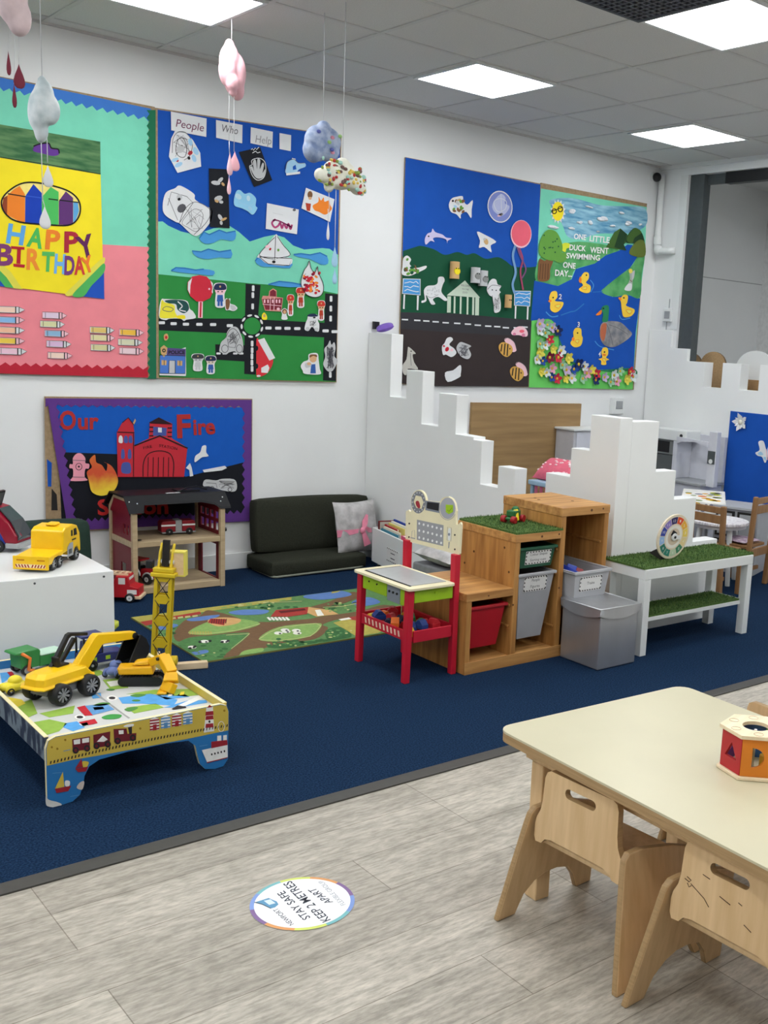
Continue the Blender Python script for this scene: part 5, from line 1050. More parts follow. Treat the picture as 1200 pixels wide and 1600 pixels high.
L_ = [ringz(.062, -.135, .095, .056), ringz(.066, -.142, .102, .060), ringz(.070, -.142, .102, .060), ringz(.074, -.132, .095, .052), ringz(.100, -.128, .072, .050), ringz(.112, -.105, .035, .036)]
vs = [p for r in L_ for p in r]; n = 8
mb.add(vs, [list(range(n - 1, -1, -1)), list(range((len(L_) - 1)*n, len(L_)*n))] + [(k*n + i, k*n + (i + 1) % n, (k + 1)*n + (i + 1) % n, (k + 1)*n + i) for k in range(len(L_) - 1) for i in range(n)], YEL); mb.build('body', t, bevel=.003)
bz = lambda P: [(s_, EZ(z)) for s_, z in P]
def slab(name, P, y, w_, m, bev=.004, par=None): mb = MB(); mb.ext([(s_, y - w_/2, z) for s_, z in P], (0, w_, 0), m); return mb.build(name, par or t, bevel=bev)
slab('boom', bz([(.042, .302), (.130, .392), (.142, .398), (.322, .366), (.328, .352), (.320, .338), (.172, .354), (.160, .352), (.098, .285), (.070, .262), (.050, .262)]), -.012, .030, YEL)
slab('cab_frame', bz([(-.03, .31), (.045, .412), (.058, .416), (.135, .400), (.135, .388), (.062, .402), (.052, .396), (.0, .318), (.0, .30), (-.03, .30)]), .022, .016, BLACK, .003); slab('cab_frame', bz([(.02, .30), (.035, .30), (.105, .38), (.09, .388)]), .04, .014, BLACK, .003)
slab('seat', bz([(-.02, .30), (.03, .30), (.03, .318), (-.005, .322), (-.012, .348), (-.022, .348)]), .008, .03, BLACK, .003)
MB().cyl((.315, -.032, EZ(.352)), (.315, .010, EZ(.352)), .012, BLACK, n=18).build('pin', t)
mb = MB(); arc = [(.325, .356), (.352, .335), (.368, .300), (.366, .276), (.345, .256), (.300, .246), (.262, .252)]; inn = [(.318, .345), (.336, .322), (.342, .296), (.336, .276), (.318, .264), (.285, .258), (.262, .256)]
for y0, y1 in ((-.048, -.043), (.019, .024)): mb.ext([(s_, y0, EZ(z)) for s_, z in arc + [(.29, .30)]], (0, y1 - y0, 0), BLACK)
for i in range(len(arc) - 1): mb.hexa([(arc[i][0], -.043, EZ(arc[i][1])), (arc[i+1][0], -.043, EZ(arc[i+1][1])), (arc[i+1][0], .019, EZ(arc[i+1][1])), (arc[i][0], .019, EZ(arc[i][1])), (arc[i][0] - .005, -.043, EZ(arc[i][1]) - .003), (arc[i+1][0] - .005, -.043, EZ(arc[i+1][1]) + .003), (arc[i+1][0] - .005, .019, EZ(arc[i+1][1]) + .003), (arc[i][0] - .005, .019, EZ(arc[i][1]) - .003)], BLACK)
mb.build('bucket', t)
# tracked yellow digger
t = thing('toy_digger', 'small yellow tracked toy digger with its scoop resting on the train table', 'toy digger', (1.425, 3.715, ZT2), math.radians(-30))
for y in (-.032, .032):
    mb = MB(); mb.ext([(s_, y - .012, z) for s_, z in [(-.06 + .017*math.cos(a), .017 + .017*math.sin(a)) for a in (pi/2 + pi*i/8 for i in range(9))] + [(.06 + .017*math.cos(a), .017 + .017*math.sin(a)) for a in (-pi/2 + pi*i/8 for i in range(9))]], (0, .024, 0), BLACK)
    for k in range(12): mb.box((-.06 + .011*k - .002, y - .012, .0335), (-.06 + .011*k + .002, y + .012, .036), BLACK)
    mb.build('track', t)
MB().box((-.035, -.02, .015), (.035, .02, .038), BLACK).build('chassis', t)
mb = MB(); mb.hexa([(-.075, -.036, .040), (.045, -.036, .040), (.045, .036, .040), (-.075, .036, .040), (-.082, -.034, .066), (.040, -.03, .072), (.040, .03, .072), (-.082, .034, .066)], YEL2); mb.hexa([(-.03, -.026, .0725), (.03, -.026, .0725), (.03, .026, .0725), (-.03, .026, .0725), (-.02, -.02, .085), (.028, -.02, .092), (.028, .02, .092), (-.02, .02, .085)], YEL2); mb.build('body', t, bevel=.006)
ch = lambda P: Matrix.Rotation(math.radians(30), 3, 'Z') @ (Vector(P) - Vector((1.425, 3.715, .2)))
A_, B_, C_ = ch((1.455, 3.69, .282)), ch((1.478, 3.648, .305)), ch((1.482, 3.585, .262)); D_ = ch((1.470, 3.565, .235))
mb = MB()
def beam(mb, a, b, w0, w1, h, m):
    d = (b - a).normalized(); s_ = d.cross(Vector((0, 0, 1))).normalized(); u_ = s_.cross(d)
    mb.hexa([a - s_*w0 - u_*h, b - s_*w1 - u_*h, b + s_*w1 - u_*h, a + s_*w0 - u_*h, a - s_*w0 + u_*h, b - s_*w1 + u_*h, b + s_*w1 + u_*h, a + s_*w0 + u_*h], m)
beam(mb, A_, B_, .022, .021, .016, YEL2); beam(mb, B_ - (B_ - C_).normalized()*-.004, C_, .021, .019, .016, YEL2); mb.build('arm', t, bevel=.004)
mb = MB(); beam(mb, C_, D_, .021, .026, .015, YEL2); E_ = ch((1.452, 3.560, .203)); beam(mb, D_, E_, .027, .027, .014, YEL2); F_ = ch((1.430, 3.575, .206)); mb.rbox((E_ + F_)/2 + Vector((0, 0, .0)), (.034, .052, .008), (0, 0, 0), YEL2); mb.build('scoop', t, bevel=.004)
mb = MB(); mb.cyl(B_ + Vector((-.02, -.02, 0)), B_ + Vector((.02, .02, 0)), .006, BLACK, n=10); mb.build('pin', t)
def little_car(label, x, y, az, col, L=.075):
    t = thing('toy_car', label, 'toy car', (x, y, ZT2), math.radians(az)); m = plastic('car_%d_%d' % (col[0], col[2]), col)
    mb = MB(); mb.ball((0, 0, .024), (L*.52, .027, .019), m, n=16); mb.ball((-L*.05, 0, .042), (L*.27, .022, .019), m, n=16)
    for s_ in (-L*.3, L*.3):
        for y_ in (-.022, .022): mb.ball((s_, y_, .020), (.017, .007, .016), m, n=12)
    mb.build('body', t)
    for s_ in (-L*.3, L*.3):
        for y_ in (-.025, .025): wheel(t, (s_, y_, .013), .013, .010, (0, 1, 0), hub=BLACK)
little_car('small lime yellow toy car behind the excavator at the left of the train table', 1.024, 3.842, -165, (222, 206, 50), .09); little_car('small blue toy car between the excavator bucket and the tracked digger', 1.374, 3.842, -140, (104, 122, 176), .09)
t = thing('toy_refuse_truck', 'green toy refuse truck with an orange arm at the back of the train table', 'toy truck', (1.158, 4.055, ZT2), math.radians(14)); GT = plastic('green', (46, 124, 60)); GT2 = plastic('pale_green', (176, 206, 186))
prof_body(t, 'hopper', [(-.075, .025), (-.005, .025), (.0, .085), (-.01, .095), (-.095, .092), (-.10, .084), (-.078, .078)], .075, GT); prof_body(t, 'cab_bed', [(-.004, .022), (.095, .022), (.095, .06), (-.002, .062)], .068, GT); MB().box((.0, -.036, .0625), (.098, .036, .068), GT2).build('top_rail', t, bevel=.002)
mb = MB(); OR = plastic('orange', (222, 120, 50)); mb.tube([(-.075, -.043, .088), (-.045, -.043, .065), (-.052, -.043, .02)], .006, OR); mb.tube([(-.052, -.043, .02), (-.03, -.043, .018)], .005, OR); mb.build('lift_arm', t)
for s_ in (-.055, .065):
    for y in (-.034, .034): wheel(t, (s_, y, .020), .020, .016, (0, 1, 0), hub=GREYP)
t = thing('toy_tow_truck', 'navy blue toy truck with a roof rack behind the excavator on the train table', 'toy truck', (1.372, 3.985, ZT2), math.radians(8)); NV = plastic('navy', (34, 42, 96))
prof_body(t, 'body', [(-.085, .025), (.085, .025), (.085, .055), (.02, .062), (-.085, .062)], .075, NV); prof_body(t, 'cab', [(-.07, .0625), (-.005, .0625), (-.015, .105), (-.065, .105)], .066, NV); MB().box((-.09, -.036, .128), (.0, .036, .138), NV).build('roof_rack', t, bevel=.003)
mb = MB()
for s_ in (-.08, -.01):
    for y in (-.03, .03): mb.box((s_ - .003, y - .003, .062), (s_ + .003, y + .003, .128), BLACK)
mb.build('rack_posts', t); mb = MB(); mb.box((.0, -.0382, .035), (.018, -.0376, .05), LIME); mb.box((-.05, -.0382, .035), (-.035, -.0376, .05), LIME); mb.build('stickers', t); MB().box((-.088, -.041, .018), (.088, .041, .026), GREYP).build('bumper', t, bevel=.002)
for s_ in (-.055, .06):
    for y in (-.036, .036): wheel(t, (s_, y, .022), .022, .018, (0, 1, 0), hub=BLACK)
# ============================================================ inside the castle
LAV = paint('lavender_white', (196, 198, 206)); PALE = paint('pale_grey', (184, 184, 188))
t = thing('toy_cabinet', 'pale grey toy kitchen cabinet against the back wall inside the castle', 'cabinet', (5.8, 6.02, 0)); o = (5.8, 6.02, 0)
MB(off=o).box((5.635, 5.915, 0), (6.05, 6.12, .872), PALE).build('body', t, bevel=.004); MB(off=o).box((5.615, 5.895, .8725), (6.06, 6.12, .888), WHITE).build('top', t, bevel=.003); MB(off=o).box((5.66, 5.905, .06), (6.03, 5.9145, .86), LAV).build('door', t, bevel=.003)
# doll cot / chair with pink dotted cushion by the doorway
t = thing('play_chair', 'pale blue play chair with a pink striped panel in the castle doorway', 'chair', (4.72, 5.05, 0)); o = (4.72, 5.05, 0); PB_ = paint('pale_blue', (150, 178, 198))
MB(off=o).box((4.56, 4.88, .60), (4.90, 5.20, .632), PB_).build('seat', t, bevel=.006)
for x in (4.575, 4.86):
    for y in (4.895, 5.165): MB(off=o).box((x, y, 0), (x + .025, y + .025, .5995), PB_).build('leg', t, bevel=.003)
mb = MB(off=o)
for k in range(5): mb.box((4.578, 4.925 + .05*k, .35), (4.586, 4.95 + .05*k, .598), paint('pink_slat', (196, 96, 124)))
mb.build('slats', t)
t = thing('cushion', 'pink dotted cushion lying on the pale blue chair in the castle doorway', 'cushion', (4.70, 5.06, .70)); o = (4.70, 5.06, .70); PKF = mat('pink_fabric', (206, 96, 116), rough=.8, bump=.1)
PU, PV = Vector((.05, 1, 0)).normalized(), Vector((.80, .03, .60)).normalized(); pillow(MB(off=o), o, PU, PV, .36, .21, .11, PKF, seed=3).build('cover', t); cvo = [c for c in t.children][0]
mb = MB(off=o); rnd = random.Random(8)
for k in range(26):
    a, b = rnd.uniform(-.85, .85), rnd.uniform(-.8, .8); U_, V_ = PU, PV; N_ = U_.cross(V_); N_ = N_ if N_.z > 0 else -N_
    for sg in (1, -1): p = Vector(o) + U_*a*.17 + V_*b*.10 + N_*sg*(.055*((1 - a*a)*(1 - b*b))**.45 + .001); mb.ball(p, (.010, .010, .006), paper('dot', (232, 200, 204)), n=8)
mb.build('dots', cvo)
mb = MB(off=(3.95, 6.0, 1.54)); pillow(mb, (3.955, 6.03, 1.565), (.5, .85, .12), (-.75, .42, -.3), .15, .12, .05, mat('purple_fabric', (112, 84, 170), rough=.8), seed=9)
tag(mb.build('cushion', loc=(3.95, 6.0, 1.54)), 'small purple cushion lying on the top of the castle wall', 'cushion')
# toy kitchen at the right wall: faces -x
t = thing('toy_kitchen', 'white and grey toy kitchen with a microwave and arched hood at the right wall', 'toy kitchen', (6.5, 5.55, 0)); o = (6.5, 5.55, 0)
MB(off=o).box((6.36, 5.22, 0), (6.63, 5.84, .50), LAV).build('base_unit', t, bevel=.004); MB(off=o).box((6.34, 5.20, .5005), (6.63, 5.86, .52), GREYP).build('worktop', t, bevel=.003)
MB(off=o).box((6.60, 5.20, .5205), (6.63, 5.86, .88), LAV).build('back_panel', t, bevel=.003)
MB(off=o).box((6.42, 5.45, .82), (6.599, 5.86, .905), WHITE).build('top_shelf', t, bevel=.006); MB(off=o).box((6.42, 5.535, .5205), (6.599, 5.578, .8195), LAV).build('divider', t, bevel=.003)
mb = MB(off=o); mb.box((6.45, 5.58, .70), (6.599, 5.86, .8195), plastic('micro_grey', (120, 124, 124))); mb.build('microwave', t, bevel=.004); MB(off=o).box((6.444, 5.64, .715), (6.449, 5.84, .805), BLACK).build('microwave_window', t, bevel=.002); MB(off=o).box((6.45, 5.58, .53), (6.599, 5.86, .695), plastic('oven_grey', (84, 88, 88))).build('oven_niche', t, bevel=.004)
mb = MB(off=o); mb.ext([(6.40, y, z) for y, z in [(5.21, .845), (5.53, .858), (5.53, .80), (5.48, .822), (5.36, .832), (5.26, .825), (5.21, .80)]], (.03, 0, 0), LAV); mb.build('arch_hood', t)
MB(off=o).box((6.41, 5.13, .50), (6.46, 5.21, .93), LAV).build('side_post', t, bevel=.004); mb = MB(off=o); mb.box((6.404, 5.135, .68), (6.4095, 5.205, .78), GREYM); mb.cyl((6.404, 5.17, .70), (6.40, 5.17, .70), .018, WHITE, n=14); mb.build('control_panel', t)
mb = MB(off=o); mb.cyl((6.42, 5.50, .865), (6.415, 5.50, .865), .014, BLACK, n=14); mb.build('knob', t)
# table with fruit cloth, round table, chairs, grey cupboard
t = thing('side_table', 'low table with a cloth of yellow and orange fruit below the toy kitchen', 'table', (6.06, 4.93, 0), math.radians(39))
MB().box((-.34, -.16, .40), (.34, .16, .485), mat('fruit_cloth', (226, 224, 218), rough=.7)).build('cloth', t, bevel=.006)
mb = MB(); rnd = random.Random(6)
for k in range(44):
    c_ = rnd.choice([(226, 170, 40), (220, 120, 40), (200, 196, 80), (120, 140, 80), (110, 110, 130)]); m = paper('fruit_%d' % c_[0], c_); r_ = rnd.uniform(.02, .04)
    if k % 2: x, y = rnd.uniform(-.3, .3), rnd.uniform(-.12, .12); mb.cyl((x, y, .4855), (x, y, .4862), r_, m, n=12)
    else: y, z = rnd.uniform(-.13, .13), rnd.uniform(.425, .46); mb.cyl((-.3402, y, z), (-.3408, y, z), r_*.6, m, n=12)
mb.build('printed_fruit', t)
for x in (-.32, .28):
    for y in (-.14, .10): MB().box((x, y, 0), (x + .04, y + .04, .3995), WHITE).build('leg', t, bevel=.003)
t = thing('round_table', 'small round white table with a scribbled pattern behind the brown chair', 'table', (5.585, 4.40, 0))
MB().cyl((0, 0, .402), (0, 0, .424), .205, mat('scribble_top', (222, 220, 222), c2=(186, 180, 188), rough=.5, scale=30, stretch=(1, 5, 1), sharp=(.5, .62)), n=48).build('tabletop', t, bevel=.004); MB().cyl((0, 0, .38), (0, 0, .4015), .19, PALE, n=40).build('apron', t)
for a in (-1.87, -.3, 1.27, 2.84): MB().cyl((.17*math.cos(a) , .17*math.sin(a), 0), (.14*math.cos(a), .14*math.sin(a), .3795), .016, WHITE, r1=.02, n=14).build('leg', t)
BRN = wood('brown_chair', (128, 92, 56), (146, 108, 70), stretch=(8, 8, .8))
def brown_chair(label, x, y, rz, hb=.55, hs=.30, w_=.27, d_=.26):
    t = thing('wooden_chair', label, 'chair', (x, y, 0), rz)   # back along local y at x=0, seat towards +x
    for s in (-1, 1):
        mb = MB(); mb.hexa([(-.018, s*w_/2 - .016, 0), (.018, s*w_/2 - .016, 0), (.018, s*w_/2 + .016, 0), (-.018, s*w_/2 + .016, 0), (-.045, s*w_/2 - .016, hb), (-.012, s*w_/2 - .016, hb), (-.012, s*w_/2 + .016, hb), (-.045, s*w_/2 + .016, hb)], BRN); mb.build('post', t, bevel=.008)
        MB().box((d_ - .03, s*w_/2 - .015, 0), (d_, s*w_/2 + .015, hs - .0205), BRN).build('leg', t, bevel=.003)
    iw = w_/2 - .0165
    for z0, z1 in ((hb - .05, hb - .01), (hb - .115, hb - .062)): q = -.03 * (z0/hb); MB().box((q - .012, -iw, z0), (q + .006, iw, z1), BRN).build('back_rail', t, bevel=.003)
    MB().box((.02, -iw, hs - .02), (d_ + .005, iw, hs), BRN).build('seat', t, bevel=.003); MB().box((-.008, -iw, hs - .075), (.008, iw, hs - .021), BRN).build('rail', t, bevel=.002); MB().box((.05, -iw, .10), (.065, iw, .125), BRN).build('stretcher', t)
    return t
brown_chair('brown wooden toddler chair with two back rails, the left one in the castle', 5.20, 4.168, math.radians(3), hb=.588, w_=.245, d_=.22)
brown_chair('brown wooden toddler chair at the right frame edge, with a patterned seat pad', 5.685, 4.128, math.radians(-80) + pi, hb=.625, w_=.30, hs=.29)
mb = MB(off=(5.66, 4.255, .31)); pillow(mb, (5.66, 4.255, .306), (1, .1, 0), (0, 1, 0), .22, .20, .03, mat('mauve_pad', (206, 190, 200), c2=(150, 120, 150), rough=.8, scale=40)); tag(mb.build('seat_pad', loc=(5.66, 4.255, .31)), 'mauve patterned seat pad on the brown chair at the right frame edge', 'cushion')
t = thing('toy_cupboard', 'grey toy cupboard with dark framed doors under the blue board', 'cupboard', (6.03, 4.545, 0), math.radians(20)); GC = paint('cupboard_grey', (158, 160, 164))
MB().box((-.13, -.16, 0), (.16, .16, .455), GC).build('body', t, bevel=.004); MB().box((-.15, -.18, .4555), (.17, .17, .475), GC).build('top', t, bevel=.003)
for y0, y1 in ((-.145, -.01), (.01, .145)):
    r = MB().box((-.138, y0, .26), (-.1305, y1, .44), DARK).build('door_recess', t); MB().box((-.142, y0 + .018, .275), (-.1385, y1 - .018, .425), GC).build('door', r, bevel=.002)
MB().box((-.138, -.145, .14), (-.1305, .145, .24), DARK).build('shelf_recess', t)
# ============================================================ display boards on the back wall
BP = Plane('y', 6.132, (0, -1, 0))
CORK = mat('cork_edge', (150, 128, 98), rough=.8, var=.12, scale=60)
INK = ink('black', (28, 28, 30)); INKG = ink('pencil', (96, 96, 100)); PW_ = paper('white', (214, 216, 218)); PGR = paper('soft_grey', (186, 188, 190))
BLUE = paper('royal_blue', (22, 78, 168)); MINT = paper('mint', (118, 204, 176)); PINKP = paper('pink', (226, 132, 142)); GRN = paper('green', (44, 132, 62)); DGRN = paper('dark_green', (22, 78, 54)); BLK = paper('black', (26, 28, 34)); CHAR = paper('charcoal', (54, 46, 46)); REDP = paper('red', (188, 36, 52)); LBL_ = paper('light_blue', (72, 146, 206)); YELP = paper('yellow', (238, 214, 40)); BROWN = paper('brown', (120, 84, 54)); SKIN = paper('skin', (206, 164, 124)); PURP = paper('purple', (96, 56, 138)); ORG = paper('orange', (228, 128, 44)); BGRN = paper('board_green', (30, 106, 74)); PBLUE = paper('pale_blue_paper', (156, 196, 222)); PPINK = paper('pale_pink', (232, 190, 200)); GREEN2 = paper('leaf_green', (96, 150, 64)); TAN = paper('tan', (196, 160, 110))
def board(name, label, x0, x1, z0, z1, z1r=None):
    c_ = ((x0 + x1)/2, 6.14, (z0 + z1)/2); t = thing(name, label, 'display board', c_)
    zr = z1 if z1r is None else z1r; MB(off=c_).ext([(x0, 6.1325, z0), (x1, 6.1325, z0), (x1, 6.1325, zr), (x0, 6.1325, z1)], (0, .0165, 0), CORK).build('backing', t)
    return t, c_
def part(t, c_, name, items, stuff=None):
    mb = MB(off=c_); draw(mb, items); o = mb.build(name, t); return o
def draw(mb, items, pl=None, base=0.0):
    pl = pl or BP
    for it in items:
        if it[0] == 'L': mb.line(pl, it[1], it[2], it[3], lift=base + (it[4] if len(it) > 4 else .0022), closed=len(it) > 5 and it[5])
        elif it[0] == 'T': mb.text(pl, it[1], it[2], it[3], it[4], it[5], lift=base + (it[6] if len(it) > 6 else .0024), bold=it[7] if len(it) > 7 else 0.0)
        else: mb.gfx(pl, it[0], it[1], lift=base + (it[2] if len(it) > 2 else .0012), th=it[3] if len(it) > 3 else .0008)
def cut(name, label, cat, items, group=None, lift=.006, pl=None):
    "a paper cut-out pinned to a board"
    mb = MB(); draw(mb, items, pl, lift); o = recentre(mb.build(name)); return tag(o, label, cat, group)
def scal(p0, p1, depth, n, side=1):
    "border strip: straight outer edge p0-p1, scalloped inner edge"
    p0, p1 = Vector(p0), Vector(p1); d = p1 - p0; nn = Vector((-d.y, d.x)).normalized() * side; out = [tuple(p0), tuple(p1)]
    for k in range(n*4 + 1):
        a = 1 - k/(n*4); e = depth + depth*.18*math.cos(2*pi*n*a); out.append(tuple(p0 + d*a + nn*e))
    return out
# ---- board A: happy birthday
tA, cA = board('display_board', 'pink and mint birthday display board with a yellow poster at the upper left', 0.95, 2.4655, 1.192, 2.688)
part(tA, cA, 'mint_paper', [([(-120, 100), (232, 172), (232, 386), (-120, 366)], MINT)])
part(tA, cA, 'pink_paper', [([(-120, 366), (232, 386), (230, 588), (-120, 578)], PINKP)])
part(tA, cA, 'blue_border', [(scal((-120, 96), (236, 170), 17, 22, 1), paper('border_blue', (62, 118, 196)), .0022)])
part(tA, cA, 'green_border', [(scal((243, 172), (244, 592), -12, 34, -1), BGRN, .003)])
part(tA, cA, 'red_border', [(scal((-120, 580), (231, 590), -15, 22, 1), paper('border_red', (180, 38, 56)), .0026)])
cp = crop(0, 180, .1875)
ys = lambda P: [(a, b) for a, b in P]
t = thing('poster', 'yellow crayon-box poster reading HAPPY BIRTHDAY on the pink and mint board', 'poster', cA)
part(t, cA, 'sheet', [(cp([(-300, 300), (0, 350), (835, 490), (862, 1530), (0, 1420), (-300, 1385)]), YELP, .006)])
part(t, cA, 'green_band', [(cp([(-300, 30), (0, 78), (832, 222), (835, 495), (0, 355), (-300, 305)]), mat('painted_green', (38, 92, 54), c2=(92, 132, 84), rough=.7, scale=7, stretch=(1, 1, 5)), .0066), (cp(spline([(270, 290), (300, 245), (370, 230), (410, 250), (420, 280), (480, 290), (485, 330), (430, 340), (350, 320), (300, 310)])), PURP, .0074), ('L', cp(spline([(275, 260), (330, 240), (400, 235), (425, 275), (480, 285), (490, 320)], closed=False)), 2.2, INK, .008), ('L', cp([(0, 352), (400, 412), (835, 492)]), 1.0, INK, .0078)])
oval = spline([(8, 740), (40, 660), (150, 580), (265, 560), (420, 585), (570, 635), (650, 710), (665, 800), (630, 880), (560, 918), (420, 915), (160, 890), (50, 830)])
CR = [((0, 130), (62, 60), paper('crayon_brown', (140, 66, 40))), ]
part(t, cA, 'crayon_window', [(cp(oval), mat('painted_cream', (232, 214, 120), rough=.7), .0066)] + [(cp(P), m, .0072) for P, m in (
    ([(14, 760), (25, 690), (58, 670), (55, 835), (25, 800)], paper('crayon_brown', (150, 74, 44))), ([(58, 670), (110, 620), (160, 590), (205, 660), (205, 890), (160, 886), (55, 832)], ORG), ([(208, 675), (275, 575), (345, 650), (345, 905), (205, 892)], paper('crayon_blue', (26, 62, 168))), ([(347, 680), (420, 598), (485, 640), (485, 912), (345, 908)], paper('crayon_green', (76, 180, 92))), ([(487, 715), (545, 635), (605, 690), (605, 900), (560, 915), (487, 912)], paper('crayon_purple', (92, 52, 110))), ([(607, 720), (645, 730), (655, 800), (628, 875), (607, 895)], paper('crayon_sky', (92, 160, 210))))]
    + [('L', cp(oval), 2.4, INK, .0082, True), ('L', cp([(62, 655), (210, 680)]), 1.8, INK, .008), ('L', cp([(400, 698), (480, 708)]), 1.8, INK, .008), ('L', cp([(490, 708), (650, 728)]), 1.8, INK, .008), ('L', cp([(210, 672), (340, 690)]), 1.6, paper('crayon_blue2', (50, 90, 190)), .008)])
HB_ = [('H', (45, 1058), (190, 1080), 30, (92, 160, 214)), ('A', (215, 1085), (345, 1110), 30, (76, 176, 88)), ('P', (370, 1110), (490, 1120), 30, (226, 126, 46)), ('P', (530, 1138), (650, 1140), 32, (164, 44, 60)), ('Y', (660, 1195), (800, 1160), 34, (92, 40, 84)),
       ('B', (-45, 1245), (105, 1250), 33, (120, 60, 110)), ('R', (215, 1280), (330, 1285), 32, (228, 138, 52)), ('T', (340, 1295), (445, 1300), 30, (84, 176, 92)), ('H', (445, 1312), (535, 1318), 30, (110, 170, 220)), ('D', (530, 1325), (615, 1328), 29, (112, 60, 120)), ('A', (615, 1325), (705, 1322), 28, (196, 62, 60)), ('Y', (695, 1318), (790, 1290), 25, (226, 120, 50))]
part(t, cA, 'lettering', [('T', ch_, cp([A])[0], cp([B])[0], h, paper('letter_%d_%d' % (c_[0], c_[1]), c_), .0076 + i*.00008, .035) for i, (ch_, A, B, h, c_) in enumerate(HB_)] + [(cp(P), paper('letter_crimson', (178, 36, 52)), .0078) for P in ([(88, 1090), (200, 1100), (200, 1122), (90, 1114)], [(140, 1112), (172, 1114), (166, 1240), (134, 1236)], [(108, 1238), (205, 1246), (200, 1272), (110, 1262)])])
part(t, cA, 'rainbow_corner', [(cp([(862, 1185), (866, 1532), (540, 1492), (690, 1350)]), paper('corner_blue', (34, 80, 176)), .0070), (cp(spline([(862, 1185), (760, 1270), (640, 1390), (540, 1490), (600, 1500), (700, 1400), (800, 1300), (862, 1240)])), paper('corner_yellow', (214, 206, 80)), .0076), (cp(spline([(862, 1235), (780, 1310), (700, 1390), (600, 1500), (690, 1510), (760, 1420), (862, 1310)])), paper('corner_green', (78, 168, 88)), .0080)])
part(t, cA, 'rainbow_corner', [(cp([(-300, 1000), (-100, 1160), (60, 1300), (180, 1450), (0, 1425), (-300, 1380)]), paper('corner_blue', (34, 80, 176)), .0070), (cp([(-300, 960), (-60, 1170), (90, 1310), (185, 1452), (100, 1440), (40, 1350), (-100, 1225), (-300, 1050)]), paper('corner_yellow', (214, 206, 80)), .0076), (cp([(-300, 1010), (-60, 1240), (50, 1350), (110, 1440), (40, 1432), (-40, 1330), (-300, 1110)]), paper('corner_green', (78, 168, 88)), .0080)])
cc = crop(0, 330, 1/3)
CRAY = [(0, 460, (232, 200, 180)), (0, 508, (130, 176, 216)), (0, 556, (226, 180, 150)), (0, 606, (226, 196, 80)), (10, 655, (226, 190, 206)), (197, 487, (214, 196, 214)), (187, 528, (206, 206, 160)), (207, 572, (136, 176, 206)), (217, 621, (206, 176, 206)), (222, 675, (232, 206, 190)), (420, 556, (214, 186, 110)), (422, 592, (214, 206, 156)), (424, 638, (206, 200, 150)), (558, 567, (226, 180, 70)), (552, 613, (206, 206, 176)), (558, 654, (226, 200, 206))]
CN = ['cream', 'blue', 'peach', 'yellow', 'pale pink', 'lilac', 'pale green', 'blue', 'mauve', 'cream', 'gold', 'pale green', 'olive', 'gold', 'pale green', 'pale pink']
COLN = ['far left column', 'second column', 'third column', 'right-hand column']; ORD = ['top', 'second', 'third', 'fourth', 'bottom']
for i, (x, y, c_) in enumerate(CRAY):
    col = 0 if i < 5 else 1 if i < 10 else 2 if i < 13 else 3; row = i - (0, 5, 10, 13)[col]; x0 = x - 20 if col == 0 else x
    nm = ORD[row] if not (col >= 2 and row == 2) else 'bottom'
    W_ = 115 + (20 if col == 0 else 0)
    cut('paper_crayon', '%s paper crayon, %s of the %s on the pink birthday board' % (CN[i], nm, COLN[col]), 'paper crayon', [
        (cc([(x0, y - 15), (x0 + W_*.78, y - 12), (x0 + W_, y + 2), (x0 + W_*.78, y + 18), (x0, y + 14)]), PPINK if i % 2 else PW_, .001), (cc([(x0 + 4, y - 12), (x0 + W_*.70, y - 9), (x0 + W_*.70, y + 15), (x0 + 4, y + 11)]), paper('cr_%d_%d_%d' % c_, c_), .0016),
        ('L', cc([(x0, y - 15), (x0 + W_*.78, y - 12), (x0 + W_, y + 2), (x0 + W_*.78, y + 18), (x0, y + 14)]), .7, INKG, .0022, True), ('L', cc([(x0 + W_*.68, y - 12), (x0 + W_*.68, y + 17)]), 1.6, INK, .0024), ('L', cc([(x0 + W_*.80, y - 11), (x0 + W_*.80, y + 16)]), 1.2, INK, .0024), ('L', cc([(x0 + 14, y - 12), (x0 + 14, y + 12)]), .8, INKG, .0022)], 'paper crayons on the pink board', .004)
# ---- board B: people who help
tB, cB = board('display_board', 'blue and green display board headed People Who Help with a paper road map', 2.466, 3.657, 1.190, 2.684, 2.735)
c3 = crop(220, 140, .28333); c4 = crop(220, 400, .28333); c30 = crop(230, 430, .14167); c38 = crop(380, 400, .13333)
part(tB, cB, 'blue_paper', [([(244, 171), (531.5, 213), (527, 430), (246, 420)], BLUE)])
part(tB, cB, 'green_paper', [([(246, 410), (527, 420), (524.5, 596.5), (246, 589)], GRN, .0011)])
hill = [(85, 728), (120, 727), (150, 750), (220, 782), (300, 800), (400, 765), (490, 752), (540, 785), (600, 838), (680, 812), (740, 800), (790, 815), (840, 860), (900, 882), (1000, 874), (1040, 878), (1088, 912)]
part(tB, cB, 'mint_paper', [(c3(hill + [(1086, 1126), (900, 1090), (600, 1068), (95, 1018), (84, 900)]), MINT, .0020)])
part(tB, cB, 'road', [(c4([(97, 345), (550, 345), (1080, 372), (1078, 452), (560, 428), (100, 410)]), BLK, .0017), (c4([(578, 152), (660, 160), (640, 420), (632, 655), (570, 650), (572, 420)]), BLK, .00175), (c4([(1016, 205), (1086, 212), (1080, 450), (1076, 690), (1004, 686), (1010, 450)]), BLK, .0018), (c4([(410, 487), (575, 492), (575, 582), (412, 572)]), BLK, .00178), (c4(ell(612, 386, 68, 70)), BLK, .0020)]
     + [(c4(ell(613, 386, 46, 47)), GRN, .0026)])
D_ = []
